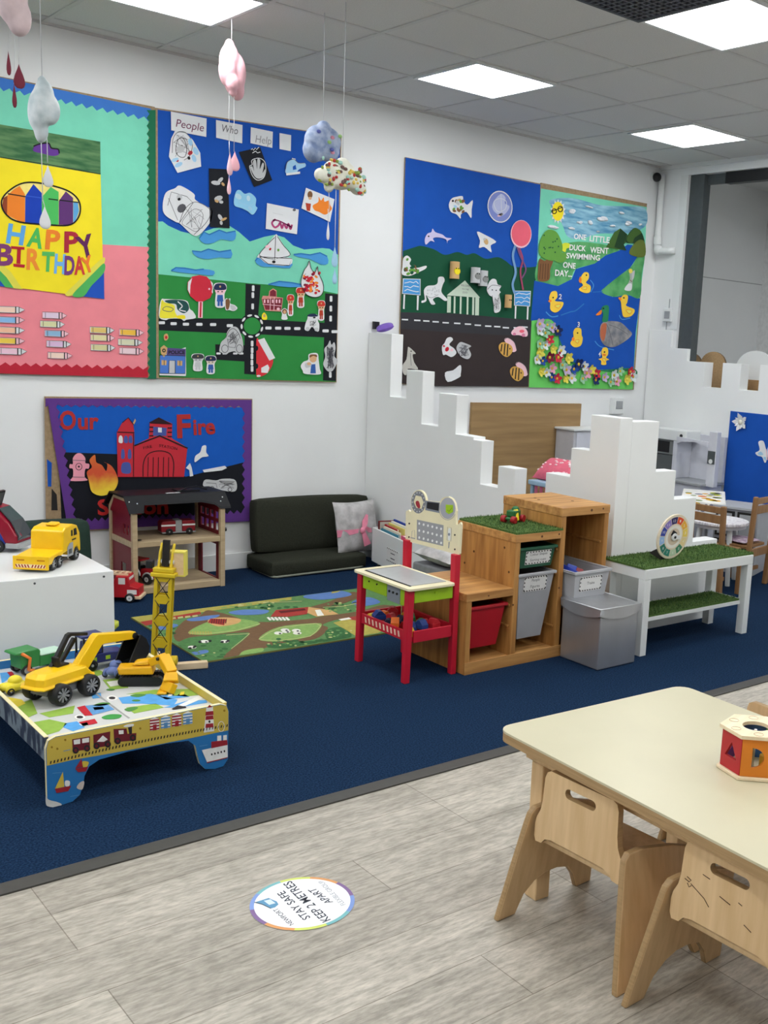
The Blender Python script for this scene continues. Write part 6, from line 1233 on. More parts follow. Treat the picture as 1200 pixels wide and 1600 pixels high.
for x, y in ((115, 368), (180, 373), (248, 376), (322, 377), (398, 378), (490, 384), (703, 397), (757, 398), (808, 399), (862, 400), (1018, 413), (1068, 417)): D_.append((c4(rrect(x - 17, y - 8, x + 17, y + 8, 5)), PW_, .0026))
for x, y in ((619, 178), (617, 216), (616, 278), (1048, 236), (1047, 290), (1046, 345), (1044, 655), (613, 483), (613, 520), (612, 553), (612, 588), (613, 622)): D_.append((c4(rrect(x - 7, y - 16, x + 7, y + 16, 5)), PW_, .0026))
for x in (428, 462, 520, 553): D_.append((c4(rrect(x - 12, 532, x + 12, 543, 4)), PW_, .0026))
for k in range(9):
    a = 2*pi*k/9 + .3; x, y = 612 + 57*math.cos(a), 386 + 59*math.sin(a); D_.append((c4(ell(x, y, 14, 6, 10, a + pi/2)), PW_, .003))
part(tB, cB, 'road_dashes', D_)
part(tB, cB, 'edge_strip', [([(242, 170), (246, 171), (248, 591), (244, 590)], CORK, .0022)])
def card(label, P, word=None, A=None, B=None, h=10, m=None):
    cut('word_card', label, 'card', [(P, PW_, .0012)] + ([('T', word, A, B, h, m)] if word else []))
card('white word card reading People at the top of the blue board', c3([(163, 122), (360, 160), (358, 262), (165, 225)]), 'People', c3([(190, 205)])[0], c3([(342, 232)])[0], 12.5, ink('maroon', (110, 56, 84)))
card('white word card reading Who behind the hanging pink drops', c3([(412, 168), (558, 196), (556, 297), (413, 266)]), 'Who', c3([(438, 232)])[0], c3([(530, 248)])[0], 12, INKG)
card('white word card reading Help at the top of the blue board', c3([(604, 208), (725, 233), (722, 322), (602, 296)]), 'Help', c3([(628, 292)])[0], c3([(715, 304)])[0], 12, ink('pale_grey', (146, 146, 150)))
card('small blank white card at the right end of the word cards', c3([(762, 240), (826, 252), (824, 340), (762, 328)]))
rnd = random.Random(21)
def scrib(cr_, x0, y0, x1, y1, n, m, w_=.6, l=.0022):
    return [('L', cr_([(rnd.uniform(x0, x1), rnd.uniform(y0, y1)) for _ in range(5)]), w_, m, l + k*1e-5) for k in range(n)]
def blobs(cr_, spec, l=.0022):
    return [(cr_(ell(x, y, rx, ry, 10, rnd.uniform(0, 3))), m, l + k*4e-5, .0004) for k, (x, y, rx, ry, m) in enumerate(spec)]
cut('drawing', 'white paper shape with a collaged rocket under the People card', 'drawing', [(c3([(185, 230), (240, 232), (285, 280), (325, 350), (330, 425), (200, 460), (152, 370), (165, 270)]), PW_), ('L', c3(spline([(170, 350), (175, 270), (205, 235), (245, 240), (280, 290), (270, 360), (235, 390)], closed=False)), .9, INKG), ('L', c3(spline([(190, 340), (200, 280), (230, 270), (250, 320), (240, 370), (210, 370)])), .9, INK, .0023, True)] + scrib(c3, 175, 245, 270, 380, 5, INKG) + blobs(c3, [(270, 350, 14, 11, REDP), (195, 390, 12, 8, REDP), (185, 388, 22, 10, PBLUE), (205, 415, 24, 12, PBLUE), (290, 380, 22, 12, PBLUE), (300, 340, 24, 14, PBLUE), (270, 290, 22, 12, PBLUE), (262, 378, 10, 8, INK), (222, 318, 10, 12, INK), (215, 330, 20, 24, PGR)]))
cut('drawing', 'white figure drawing in two folded panels on the left of the blue board', 'drawing', [(c3(spline([(118, 640), (135, 570), (185, 545), (215, 530), (290, 575), (300, 610), (385, 660), (390, 700), (375, 740), (320, 800), (280, 800), (215, 740), (190, 730), (130, 690)])), PW_), ('L', c3([(145, 640), (165, 565), (250, 590), (285, 625), (210, 735)]), .9, INKG), ('L', c3(spline([(210, 735), (240, 660), (300, 620), (380, 665), (360, 730), (290, 800)], closed=False)), .9, INKG), ('L', c3(spline([(225, 730), (290, 660), (340, 690), (310, 780), (255, 760)])), .7, INKG, .0022, True), ('L', c3([(150, 600), (200, 720)]), .8, INKG)] + scrib(c3, 240, 640, 350, 770, 4, INKG, .5) + blobs(c3, [(222, 655, 27, 22, paper('mid_grey', (84, 84, 90))), (210, 595, 18, 16, PGR), (208, 605, 9, 8, INK)]))
cut('drawing', 'tall black paper strip with three pale chalk shapes on the blue board', 'drawing', [(c3([(372, 435), (478, 440), (487, 765), (378, 757)]), BLK)] + blobs(c3, [(410, 515, 26, 12, PGR), (435, 500, 10, 20, PGR), (450, 522, 12, 7, TAN), (425, 600, 14, 24, PGR), (415, 615, 12, 8, TAN), (440, 620, 12, 9, PGR), (435, 705, 20, 10, PGR), (455, 715, 18, 7, TAN), (440, 735, 8, 12, PGR)]))
cut('drawing', 'black card with a white chalk hand print on the blue board', 'drawing', [(c3([(538, 345), (655, 318), (722, 500), (622, 538)]), BLK), (c3(spline([(600, 430), (612, 425), (622, 450), (615, 400), (630, 388), (638, 440), (640, 385), (655, 390), (652, 440), (668, 405), (676, 415), (668, 460), (682, 440), (675, 480), (650, 492), (625, 480)])), PGR, .002), ('L', c3(spline([(596, 425), (610, 415), (608, 392), (632, 380), (660, 382), (682, 405), (685, 450), (672, 488), (640, 500), (612, 475)])), 1.0, PW_, .0026, True), ('L', c3([(605, 332), (612, 326), (618, 336), (628, 322), (634, 332), (648, 318)]), 1.2, PW_), ('L', c3([(612, 350), (630, 340), (640, 350), (655, 345)]), 1.2, PW_)])
cut('drawing', 'pale blue paper helicopter on the right of the blue board', 'drawing', [(c3(spline([(795, 440), (805, 400), (840, 385), (865, 405), (900, 405), (905, 425), (870, 440), (850, 460), (800, 462)])), PBLUE), (c3([(798, 462), (875, 452), (875, 465), (800, 474)]), PW_, .0018), (c3([(835, 425), (850, 415), (855, 440), (836, 444)]), BLUE, .0018), ('L', c3([(830, 380), (850, 385)]), 1.5, PW_), ('L', c3(spline([(795, 440), (805, 400), (840, 385), (865, 405), (900, 405)], closed=False)), .8, INKG)])
cut('drawing', 'crumpled pale blue tissue shape in the middle of the blue board', 'drawing', [(c3(spline([(512, 600), (525, 560), (545, 555), (570, 575), (600, 570), (632, 600), (630, 640), (640, 655), (615, 690), (585, 670), (555, 655), (515, 640)])), paper('tissue_blue', (140, 196, 224))), ('L', c3(spline([(530, 575), (540, 620), (600, 640), (625, 620)], closed=False)), .7, PBLUE)] + blobs(c3, [(535, 590, 14, 20, paper('tissue_pale', (186, 214, 228))), (590, 600, 16, 10, paper('tissue_pale', (186, 214, 228))), (600, 655, 14, 9, PBLUE)]))
cut('drawing', 'white card with a name scribbled in pink paint above the paper boat', 'drawing', [(c3([(693, 626), (868, 662), (858, 798), (686, 768)]), PW_), ('L', c3(spline([(740, 715), (720, 735), (735, 760), (755, 750), (765, 735), (775, 765), (785, 740), (800, 765), (810, 740), (822, 770), (830, 745)], closed=False)), 3.0, paper('paint_pink', (176, 70, 120))), ('L', c3(spline([(725, 720), (760, 725), (830, 760)], closed=False)), 2.0, paper('paint_pink2', (140, 40, 96))), ('L', c3([(725, 680), (780, 692)]), .5, PGR), (c3(ell(843, 664, 9, 7)), INKG, .0022)])
cut('drawing', 'white card with an orange hand print and small firefighter on the blue board', 'drawing', [(c3([(908, 542), (1065, 605), (1040, 730), (883, 655)]), PW_), (c3(spline([(945, 640), (975, 620), (978, 592), (990, 612), (1005, 595), (1010, 618), (1035, 612), (1040, 635), (1050, 660), (1015, 690), (980, 675), (955, 665)])), ORG, .0018), (c3(ell(930, 580, 14, 20)), BROWN, .0018), (c3(ell(930, 600, 9, 8)), SKIN, .0024), (c3([(905, 625), (935, 630), (930, 670), (912, 668)]), paper('fire_coat', (170, 60, 40)), .0018)])
for lab, P in (('left of the sail boat', [(320, 820), (345, 785), (375, 800), (430, 775), (470, 790), (520, 780), (518, 825), (490, 835), (440, 825), (400, 845), (350, 850)]), ('below the upper left wave', [(280, 890), (330, 895), (370, 880), (430, 895), (495, 885), (495, 930), (430, 925), (370, 935), (310, 925)]), ('at the bottom left of the mint sea', [(165, 1000), (190, 982), (240, 985), (300, 995), (345, 990), (402, 1000), (395, 1025), (330, 1020), (250, 1012)]), ('under the sail boat', [(628, 945), (650, 920), (700, 950), (770, 960), (830, 950), (820, 985), (730, 978), (660, 975)]), ('right of the sail boat', [(840, 910), (880, 905), (930, 912), (985, 900), (1025, 920), (1030, 960), (990, 965), (930, 935), (870, 925)]), ('near the paper flame', [(700, 1075), (760, 1058), (830, 1065), (880, 1075), (900, 1085), (820, 1090)])):
    cut('paper_wave', 'torn blue paper wave ' + lab, 'paper wave', [(c3(spline(P + [(x, y + rnd.uniform(-4, 4)) for x, y in []], 2)), LBL_, .0012), ('L', c3(P[:len(P)//2 + 1]), 2.0, paper('wave_dark', (44, 112, 176)), .0018)], 'paper waves on the mint sea', .005)
cut('paper_boat', 'white paper sail boat on the mint paper sea', 'cut-out', [(c3(spline([(738, 802), (752, 806), (780, 850), (822, 915), (770, 925), (830, 930), (815, 970), (700, 962), (655, 930), (640, 920), (690, 860)], 3)), PW_), ('L', c3([(740, 805), (735, 940)]), .9, INK), ('L', c3(spline([(735, 815), (690, 860), (652, 915), (730, 935)], closed=False)), .9, INK), ('L', c3(spline([(750, 810), (780, 855), (820, 912), (745, 930)], closed=False)), .9, INK), ('L', c3([(650, 922), (700, 962), (815, 970), (830, 932), (650, 922)]), .9, INK)] + blobs(c3, [(695, 865, 14, 8, PPINK), (755, 885, 8, 6, GREEN2), (710, 880, 8, 6, REDP), (730, 950, 10, 8, INK)]))
fl = spline([(925, 945), (935, 985), (955, 1010), (970, 975), (975, 1010), (1000, 1065), (1002, 1110), (985, 1138), (950, 1145), (910, 1130), (885, 1090), (880, 1055), (895, 1000), (915, 970)])
sp = [(rnd.uniform(895, 985), rnd.uniform(1010, 1125), rnd.uniform(6, 13), rnd.uniform(5, 9), rnd.choice([REDP, ORG, PW_, paper('wine', (120, 24, 48)), REDP])) for _ in range(46)]
cut('paper_flame', 'white paper flame filled with red and orange tissue over the green paper', 'cut-out', [(c3(fl), PW_, .0012)] + blobs(c3, sp) + [('L', c3(fl), .9, INK, .0045, True)])
cut('paper_sign', 'round red paper lollipop sign with a striped stick on the green paper', 'cut-out', [(c30([(440, 80), (490, 15), (570, 0), (650, 15), (712, 80), (720, 180), (690, 250), (610, 290), (540, 290), (470, 230), (438, 160)]), paper('sign_red', (196, 44, 62)), .0016), (c30([(445, 75), (490, 30), (470, 110), (465, 210), (442, 160)]), PW_, .0022), (c30([(690, 60), (718, 90), (718, 200), (705, 190), (712, 130)]), PW_, .0022), (c30([(560, 290), (608, 290), (605, 470), (555, 470)]), PPINK, .0012), ('L', c30([(585, 295), (580, 465)]), 2.6, REDP, .002), (c30(ell(678, 152, 10, 12)), PPINK, .0024)])
def figure(label, cr_, cx_, top, h, hat, coat, face=SKIN, w_=1.0, legs=None):
    q = h; cut('paper_figure', label, 'paper figure', [(cr_(spline([(cx_ - .17*q*w_, top + .34*q), (cx_ - .30*q*w_, top + .22*q), (cx_ - .22*q*w_, top), (cx_ + .22*q*w_, top), (cx_ + .30*q*w_, top + .22*q), (cx_ + .2*q*w_, top + .48*q), (cx_ + .2*q*w_, top + q), (cx_ - .2*q*w_, top + q), (cx_ - .2*q*w_, top + .5*q)])), PW_, .0010),
        (cr_(ell(cx_, top + .32*q, .23*q*w_, .17*q)), face, .0016), (cr_(spline([(cx_ - .25*q*w_, top + .27*q), (cx_ - .22*q*w_, top + .05*q), (cx_, top), (cx_ + .22*q*w_, top + .05*q), (cx_ + .25*q*w_, top + .27*q)])), hat, .002), (cr_([(cx_ - .12*q*w_, top + .5*q), (cx_ + .12*q*w_, top + .5*q), (cx_ + .15*q*w_, top + .78*q), (cx_ - .15*q*w_, top + .78*q)]), coat, .0016), (cr_([(cx_ - .11*q*w_, top + .78*q), (cx_ - .01*q*w_, top + .78*q), (cx_ - .02*q*w_, top + .98*q), (cx_ - .12*q*w_, top + .98*q)]), legs or coat, .0016), (cr_([(cx_ + .01*q*w_, top + .78*q), (cx_ + .11*q*w_, top + .78*q), (cx_ + .12*q*w_, top + .98*q), (cx_ + .02*q*w_, top + .98*q)]), legs or coat, .0016),
        (cr_(ell(cx_ - .09*q*w_, top + .36*q, .035*q, .03*q, 8)), INK, .0022), (cr_(ell(cx_ + .09*q*w_, top + .36*q, .035*q, .03*q, 8)), INK, .0022), (cr_(ell(cx_, top + .14*q, .04*q, .05*q, 8)), TAN, .0026)])
NAVY = paper('navy', (38, 46, 78)); COP = paper('cop_blue', (52, 92, 160)); FIREM = paper('fire_coat', (170, 84, 44)); FHAT = paper('fire_hat', (190, 56, 44))
figure('paper police officer in a big navy cap beside the red paper sign', c30, 798, 90, 255, NAVY, COP, PPINK, .95); figure('grey paper figure in a dark cap near the paper police station', c30, 553, 868, 180, paper('cap_grey', (60, 62, 66)), PGR, PGR, 1.3); figure('paper police officer in a navy cap at the bottom of the green paper', c30, 695, 890, 190, NAVY, COP, paper('face_pale', (206, 196, 180)), 1.1)
cut('paper_dog', 'small brown paper police dog on the green paper', 'cut-out', [(c30(spline([(850, 290), (865, 255), (890, 262), (912, 258), (910, 310), (960, 330), (990, 365), (950, 395), (900, 385), (860, 380)])), PW_, .001), (c30(spline([(858, 290), (868, 265), (900, 268), (905, 320), (890, 375), (865, 370)])), BROWN, .0016), (c30(spline([(910, 335), (950, 335), (975, 370), (930, 385)])), PGR, .0016)])
cut('paper_van', 'yellow and dark green painted paper van on the paper road', 'cut-out', [(c30(spline([(125, 380), (150, 270), (190, 262), (300, 268), (370, 270), (440, 290), (465, 370), (500, 400), (530, 470), (430, 490), (400, 505), (360, 480), (240, 480), (200, 495), (130, 470)], 3)), PW_, .0012), (c30(spline([(140, 380), (155, 275), (190, 300), (290, 330), (300, 400), (320, 460), (230, 475), (135, 465)])), paper('van_yellow', (226, 216, 60)), .0018), (c30(spline([(190, 280), (300, 270), (420, 290), (455, 370), (400, 420), (330, 380), (310, 320), (230, 310)])), paper('van_green', (36, 76, 76)), .0018), (c30(spline([(310, 450), (400, 440), (410, 480), (330, 475)])), YELP, .0022), ('L', c30(spline([(330, 290), (380, 340), (350, 380), (420, 400)], closed=False)), 1.6, PW_, .0024), ('L', c30(spline([(165, 370), (210, 345), (280, 370), (250, 400), (180, 390)])), 1, INKG, .0026, True)])
cut('paper_car', 'white pencil-drawn paper car standing on the short paper driveway', 'cut-out', [(c30(spline([(790, 830), (810, 740), (860, 690), (880, 620), (930, 570), (990, 580), (1030, 660), (1050, 740), (1050, 830), (1010, 870), (960, 840), (900, 850), (860, 875), (810, 850)])), PGR, .0014), ('L', c30(spline([(860, 690), (900, 610), (950, 590), (1000, 640), (1020, 700)], closed=False)), 1, INKG), ('L', c30(ell(850, 810, 36, 42, 14)), 1, INKG, .0022, True), ('L', c30(ell(1010, 810, 34, 44, 14)), 1, INKG, .0022, True), ('L', c30([(880, 700), (890, 790), (960, 800), (1000, 700)]), 1, INKG)] + scrib(c30, 880, 620, 1000, 760, 9, INKG, .8))
cut('paper_police_station', 'blue paper police station with POLICE sign and star badge', 'cut-out', [(c30([(133, 890), (420, 795), (425, 1080), (420, 1112), (130, 1102)]), PW_, .0008), (c30([(135, 880), (415, 890), (412, 1085), (133, 1082)]), paper('station_blue', (74, 118, 196)), .0016), (c30([(210, 800), (418, 812), (418, 890), (208, 885)]), paper('sign_purple', (84, 72, 124)), .002), ('T', 'POLICE', c30([(228, 868)])[0], c30([(408, 868)])[0], 5.6, INK, .0026, .03), (c30([(140, 800), (178, 770), (216, 800), (210, 860), (178, 905), (145, 860)]), TAN, .0024), (c30(ell(178, 830, 20, 22, 10)), INK, .003), (c30(ell(178, 830, 9, 10, 10)), TAN, .0034), (c30([(235, 940), (302, 942), (302, 1080), (232, 1078)]), PGR, .0022), ('L', c30([(232, 1078), (235, 940), (302, 942), (302, 1080)]), 1, INK, .0026), (c30([(152, 935), (208, 940), (206, 992), (152, 990)]), TAN, .0022), (c30([(326, 940), (382, 945), (380, 998), (326, 996)]), TAN, .0022), ('L', c30([(180, 936), (180, 992)]), .9, INK, .0028), ('L', c30([(354, 942), (354, 997)]), .9, INK, .0028), ('L', c30([(135, 880), (415, 890), (412, 1085), (133, 1082)]), .9, INK, .0026, True), (c30([(130, 1085), (418, 1092), (416, 1112), (130, 1102)]), PW_, .002)])
cut('paper_sticker', 'tiny reddish paper sticker above the paper police station', 'cut-out', [(c30(spline([(180, 660), (215, 645), (228, 690), (205, 720), (182, 710)])), TAN), (c30(ell(204, 685, 14, 18)), REDP, .0018)])
cut('paper_fire_station', 'maroon paper fire station with a small tower on the green paper', 'cut-out', [(c38([(210, 500), (225, 465), (290, 470), (300, 410), (345, 380), (385, 405), (385, 480), (460, 490), (445, 620), (430, 650), (250, 640)]), paper('rim', (206, 140, 130)), .001), (c38([(218, 505), (450, 495), (438, 630), (255, 630)]), paper('maroon', (120, 40, 52)), .0016), (c38([(305, 470), (308, 415), (345, 392), (378, 415), (378, 475)]), paper('maroon', (120, 40, 52)), .0018)] + [(c38([(x, 510), (x + 18, 510), (x + 18, 550), (x, 550)]), PPINK, .0022) for x in (235, 275, 330, 375, 410)] + [('L', c38([(312, 480), (308, 640)]), .9, PPINK), ('L', c38([(358, 480), (352, 640)]), .9, PPINK), ('L', c38([(220, 565), (440, 585)]), .9, PPINK), (c38(ell(404, 620, 18, 16)), PPINK, .0024)])
figure('paper firefighter in a red helmet beside the maroon fire station', c38, 548, 455, 235, FHAT, FIREM, SKIN, .62); figure('paper firefighter in a tan coat just left of the paper flame', c38, 668, 370, 225, FHAT, FIREM, SKIN, .85); figure('paper firefighter with red helmet at the right paper road', c38, 908, 525, 220, FHAT, FIREM, SKIN, .72)
cut('paper_figure', 'small paper figure in a white coat below the maroon fire station', 'paper figure', [(c38(spline([(445, 740), (450, 680), (440, 640), (480, 612), (515, 640), (500, 680), (512, 740)])), PW_), (c38(ell(478, 650, 28, 30)), BROWN, .0018), (c38(ell(478, 655, 16, 20)), SKIN, .0022)])
cut('paper_figure', 'small yellow paper figure beside the paper roundabout', 'paper figure', [(c38(spline([(218, 740), (215, 690), (240, 662), (270, 700), (268, 745)])), YELP), (c38(ell(242, 700, 15, 18)), TAN, .0018)])
cut('paper_motorbike', 'white paper police rider in a dark helmet on the right paper road', 'cut-out', [(c38(spline([(715, 860), (725, 790), (745, 740), (760, 690), (820, 675), (870, 700), (870, 760), (885, 800), (880, 875), (850, 880), (800, 830), (760, 875)])), PW_), (c38(spline([(745, 705), (770, 680), (830, 676), (868, 705), (800, 712)])), NAVY, .0018), (c38(ell(748, 855, 24, 24)), PGR, .0018), (c38(ell(852, 860, 24, 22)), PGR, .0018), (c38(ell(826, 722, 16, 9)), INK, .002)] + scrib(c38, 770, 750, 860, 840, 5, INKG))
cut('paper_car', 'red and white paper car folded on its side below the roundabout', 'cut-out', [(c38(spline([(150, 980), (180, 985), (230, 1080), (300, 1180), (345, 1220), (320, 1310), (260, 1385), (180, 1415), (150, 1400), (148, 1200)], 3)), paper('car_red', (206, 50, 60)), .0014), (c38([(165, 985), (240, 960), (368, 1195), (300, 1225)]), PW_, .002), (c38([(205, 1310), (280, 1270), (300, 1310), (280, 1370), (205, 1365)]), PW_, .002), (c38(ell(148, 1080, 22, 30)), BLK, .002), (c38(ell(150, 1290, 20, 30)), BLK, .002), (c38(ell(175, 1405, 24, 12)), PW_, .002)])
cut('photo_cutout', 'photo cut-out of a person in a white coat pointing on the green paper', 'cut-out', [(c38(spline([(668, 1290), (700, 1240), (755, 1215), (765, 1150), (860, 1140), (878, 1220), (890, 1320), (895, 1385), (720, 1380), (690, 1340)])), PW_), (c38(ell(812, 1200, 42, 48)), SKIN, .0018), (c38(spline([(772, 1190), (780, 1155), (850, 1155), (856, 1185), (815, 1170)])), BROWN, .002), (c38([(790, 1270), (838, 1265), (845, 1375), (780, 1375)]), COP, .0018), (c38(spline([(720, 1260), (780, 1245), (790, 1290), (730, 1310)])), PGR, .0018), (c38(ell(765, 1262, 24, 18)), SKIN, .0022)])
cut('drawing', 'grey pencil-shaded animal cut-out at the right end of the paper road', 'cut-out', [(c38(spline([(945, 1090), (985, 1040), (1010, 990), (1028, 1040), (1060, 1010), (1075, 1080), (1060, 1170), (1098, 1220), (1080, 1280), (1040, 1345), (985, 1350), (932, 1270), (955, 1180)])), PGR)] + scrib(c38, 965, 1060, 1060, 1320, 14, paper('mid_grey', (84, 84, 90)), 1.2))
# ---- board C: zoo
tC, cC = board('display_board', 'display board with blue sky, dark green hills, grey road and brown ground', 4.148, 5.353, 1.188, 2.683)
cz = crop(600, 230, .24367)
part(tC, cC, 'blue_paper', [(cz([(138, 66), (1003, 240), (980, 780), (118, 700)]), BLUE)])
part(tC, cC, 'dark_green_paper', [(cz(spline([(122, 665), (200, 640), (240, 633), (320, 655), (390, 690), (470, 672), (530, 690), (580, 680), (650, 715), (730, 705), (780, 730), (830, 765), (920, 770), (976, 765)], closed=False) + [(955, 1150), (105, 1090)]), DGRN, .0016)])
part(tC, cC, 'road', [(cz([(106, 1058), (480, 1068), (945, 1110), (938, 1215), (480, 1190), (104, 1165)]), paper('road_grey', (52, 52, 56)), .0022)] + [(cz([(x - 20, y - 5), (x + 20, y - 3), (x + 20, y + 6), (x - 20, y + 4)]), PW_, .0028) for x, y in ((133, 1105), (212, 1110), (270, 1114), (330, 1119), (394, 1125), (468, 1129), (537, 1134), (600, 1141), (667, 1147), (725, 1150), (780, 1157), (850, 1158), (900, 1153))])
part(tC, cC, 'brown_paper', [(cz([(104, 1165), (480, 1190), (938, 1215), (924, 1535), (330, 1532), (106, 1515)]), CHAR, .0020)])
cut('paper_fish', 'white paper fish decorated with coloured scraps on the blue paper', 'cut-out', [(cz(spline([(412, 370), (430, 330), (465, 318), (500, 315), (505, 345), (530, 370), (565, 340), (558, 400), (555, 455), (525, 415), (490, 430), (487, 458), (460, 430), (425, 415)], 3)), PW_)] + blobs(cz, [(rnd.uniform(440, 515), rnd.uniform(335, 415), 12, 8, rnd.choice([TAN, GREEN2, BROWN, PGR, PBLUE])) for _ in range(16)]) + [(cz(ell(437, 345, 7, 7)), INK, .0028)])
cut('paper_egg', 'pale violet paper oval with a white figure drawing on the blue paper', 'cut-out', [(cz(ell(740, 382, 80, 103, 28, -.1)), PW_), (cz(ell(740, 382, 74, 96, 28, -.1)), paper('violet', (122, 134, 196)), .0018), (cz(spline([(720, 320), (750, 300), (775, 325), (770, 360), (800, 380), (780, 420), (745, 440), (700, 410), (690, 370)])), paper('violet_pale', (176, 182, 214)), .0022), ('L', cz(spline([(700, 350), (740, 330), (780, 350), (770, 400), (720, 410)])), .8, PW_, .0028, True), ('L', cz([(745, 300), (750, 440)]), .7, PW_, .0028)] + blobs(cz, [(740, 435, 20, 9, PPINK)]))
cut('paper_balloon', 'pink paper balloon with trailing ribbons on the blue paper', 'cut-out', [(cz(ell(875, 557, 67, 90)), PPINK, .0016), (cz(ell(876, 553, 62, 83)), paper('balloon', (226, 98, 116)), .0022), ('L', cz(spline([(838, 630), (822, 700), (840, 800), (820, 880), (835, 940)], closed=False)), 3.6, paper('ribbon_blue', (110, 150, 190)), .002), ('L', cz(spline([(862, 645), (885, 720), (870, 800), (888, 915)], closed=False)), 2.6, paper('ribbon_rose', (150, 66, 96)), .0022), ('L', cz(spline([(850, 640), (870, 700), (905, 780), (880, 840)], closed=False)), 2.2, paper('ribbon_mauve', (116, 80, 120)), .0024)])
cut('paper_dolphin', 'pale lilac paper dolphin jumping on the blue paper', 'cut-out', [(cz(spline([(258, 590), (275, 555), (300, 545), (308, 522), (325, 545), (370, 560), (395, 580), (430, 585), (405, 600), (402, 616), (392, 590), (340, 578), (310, 585), (320, 608), (295, 600), (265, 625)], 3)), paper('lilac', (196, 190, 222))), (cz(ell(282, 572, 5, 5)), INK, .0022)])
cut('paper_starfish', 'white paper starfish on the blue paper', 'cut-out', [(cz(spline([(592, 542), (640, 560), (715, 605), (680, 630), (685, 675), (640, 640), (605, 645), (612, 600)], 3)), PW_)] + blobs(cz, [(650, 605, 14, 22, TAN), (640, 590, 10, 8, PGR)]))
cut('paper_monkey', 'white and green collaged paper animal at the left edge of the hills', 'cut-out', [(cz(spline([(120, 715), (145, 695), (170, 720), (160, 750), (200, 775), (265, 760), (262, 780), (210, 805), (160, 825), (112, 815), (115, 770)], 3)), PW_)] + blobs(cz, [(rnd.uniform(122, 220), rnd.uniform(765, 815), 14, 9, rnd.choice([DGRN, GREEN2, BROWN, DGRN])) for _ in range(14)] + [(145, 720, 10, 8, GREEN2)]))
for lab, P, l1, l2, ctr in (('left', [(118, 842), (230, 845), (230, 950), (112, 940)], [(122, 945), (132, 945), (128, 1038), (118, 1036)], [(208, 952), (220, 952), (216, 1045), (206, 1043)], (172, 895)), ('right', [(832, 920), (938, 922), (932, 1022), (830, 1015)], [(836, 1018), (846, 1019), (842, 1100), (834, 1098)], [(914, 1022), (924, 1023), (920, 1105), (911, 1104)], (884, 970))):
    wr_ = [('L', cz([(ctr[0] - 44 + 18*i + rnd.uniform(-3, 3), ctr[1] - 28 + 26*j + rnd.uniform(-9, 9)) for i in range(6)]), 1.2, PW_, .0026) for j in range(3)]
    cut('paper_notice', 'blue paper notice on two white legs at the %s of the dark green hills' % lab, 'cut-out', [(cz(P), PW_, .0014), (cz([(x + (4 if x < ctr[0] else -4), y + (4 if y < ctr[1] else -4)) for x, y in P]), LBL_, .002), (cz(l1), PW_, .0012), (cz(l2), PW_, .0012)] + wr_)
cut('paper_leopard', 'white paper spotted leopard beside the paper zoo house', 'cut-out', [(cz(spline([(252, 920), (275, 890), (320, 885), (340, 870), (345, 835), (375, 832), (385, 855), (372, 885), (365, 930), (402, 975), (385, 985), (345, 960), (310, 975), (325, 1005), (300, 1008), (280, 970), (265, 950), (268, 985), (240, 998), (238, 985), (258, 975)], 4)), PW_)] + blobs(cz, [(rnd.uniform(268, 350), rnd.uniform(895, 955), 5, 4, PGR) for _ in range(18)]) + [('L', cz(spline([(265, 950), (300, 965), (345, 945)], closed=False)), .6, INKG)])
cut('paper_house', 'pale green paper zoo house with a pointed roof and bars', 'cut-out', [(cz([(515, 855), (612, 965), (398, 950)]), paper('pale_green_card', (190, 206, 188)), .0018)] + [(cz([(x, 955 + (x - 400)*.03), (x + w_, 956 + (x - 400)*.03), (x + w_ - 2, 1060 + (x - 400)*.1), (x - 2, 1060 + (x - 400)*.1)]), paper('pale_green_card', (190, 206, 188)), .0014) for x, w_ in ((402, 24), (444, 11), (483, 11), (527, 11), (563, 12), (582, 24))] + [('T', 'WELCOME', cz([(487, 890)])[0], cz([(545, 896)])[0], 2.8, INKG), ('T', 'TO THE', cz([(495, 914)])[0], cz([(538, 918)])[0], 2.6, INKG), ('T', 'ZOO', cz([(498, 936)])[0], cz([(530, 938)])[0], 2.8, INKG)])
for lab, c_, (x, y), h, col in (('with a lion face, highest on the dark green hills', TAN, (432, 790), 55, YELP), ('grey with an elephant face, left of the pair', PGR, (565, 822), 50, paper('roll_grey', (132, 134, 132))), ('grey with a trunk, right of the pair', PGR, (614, 842), 50, paper('roll_grey', (132, 134, 132))), ('tan, standing beside the paper girl', TAN, (780, 988), 42, YELP)):
    p = BP.P(*cz([(x, y)])[0]); dz = (BP.P(*cz([(x, y - h)])[0]).z - BP.P(*cz([(x, y + h)])[0]).z); r_ = .034 if h > 45 else .026
    mb = MB(off=p - Vector((0, r_ + .004, 0))); o_ = p - Vector((0, r_ + .004, 0)); mb.cyl(o_ - Vector((0, 0, dz/2)), o_ + Vector((0, 0, dz/2)), r_, c_, n=24, mcap=DARK); mb.cyl(o_ + Vector((0, -r_*.35, -dz*.05)), o_ + Vector((0, -r_ - .001, -dz*.05)), r_*.7, col, n=18) if col is not YELP or h > 45 else None
    mb.ball(o_ + Vector((-r_*.3, -r_, dz*.1)), .005, INK, n=8); mb.ball(o_ + Vector((r_*.25, -r_, dz*.1)), .005, INK, n=8)
    tag(mb.build('cardboard_roll', loc=o_), 'cardboard tube animal ' + lab, 'craft')
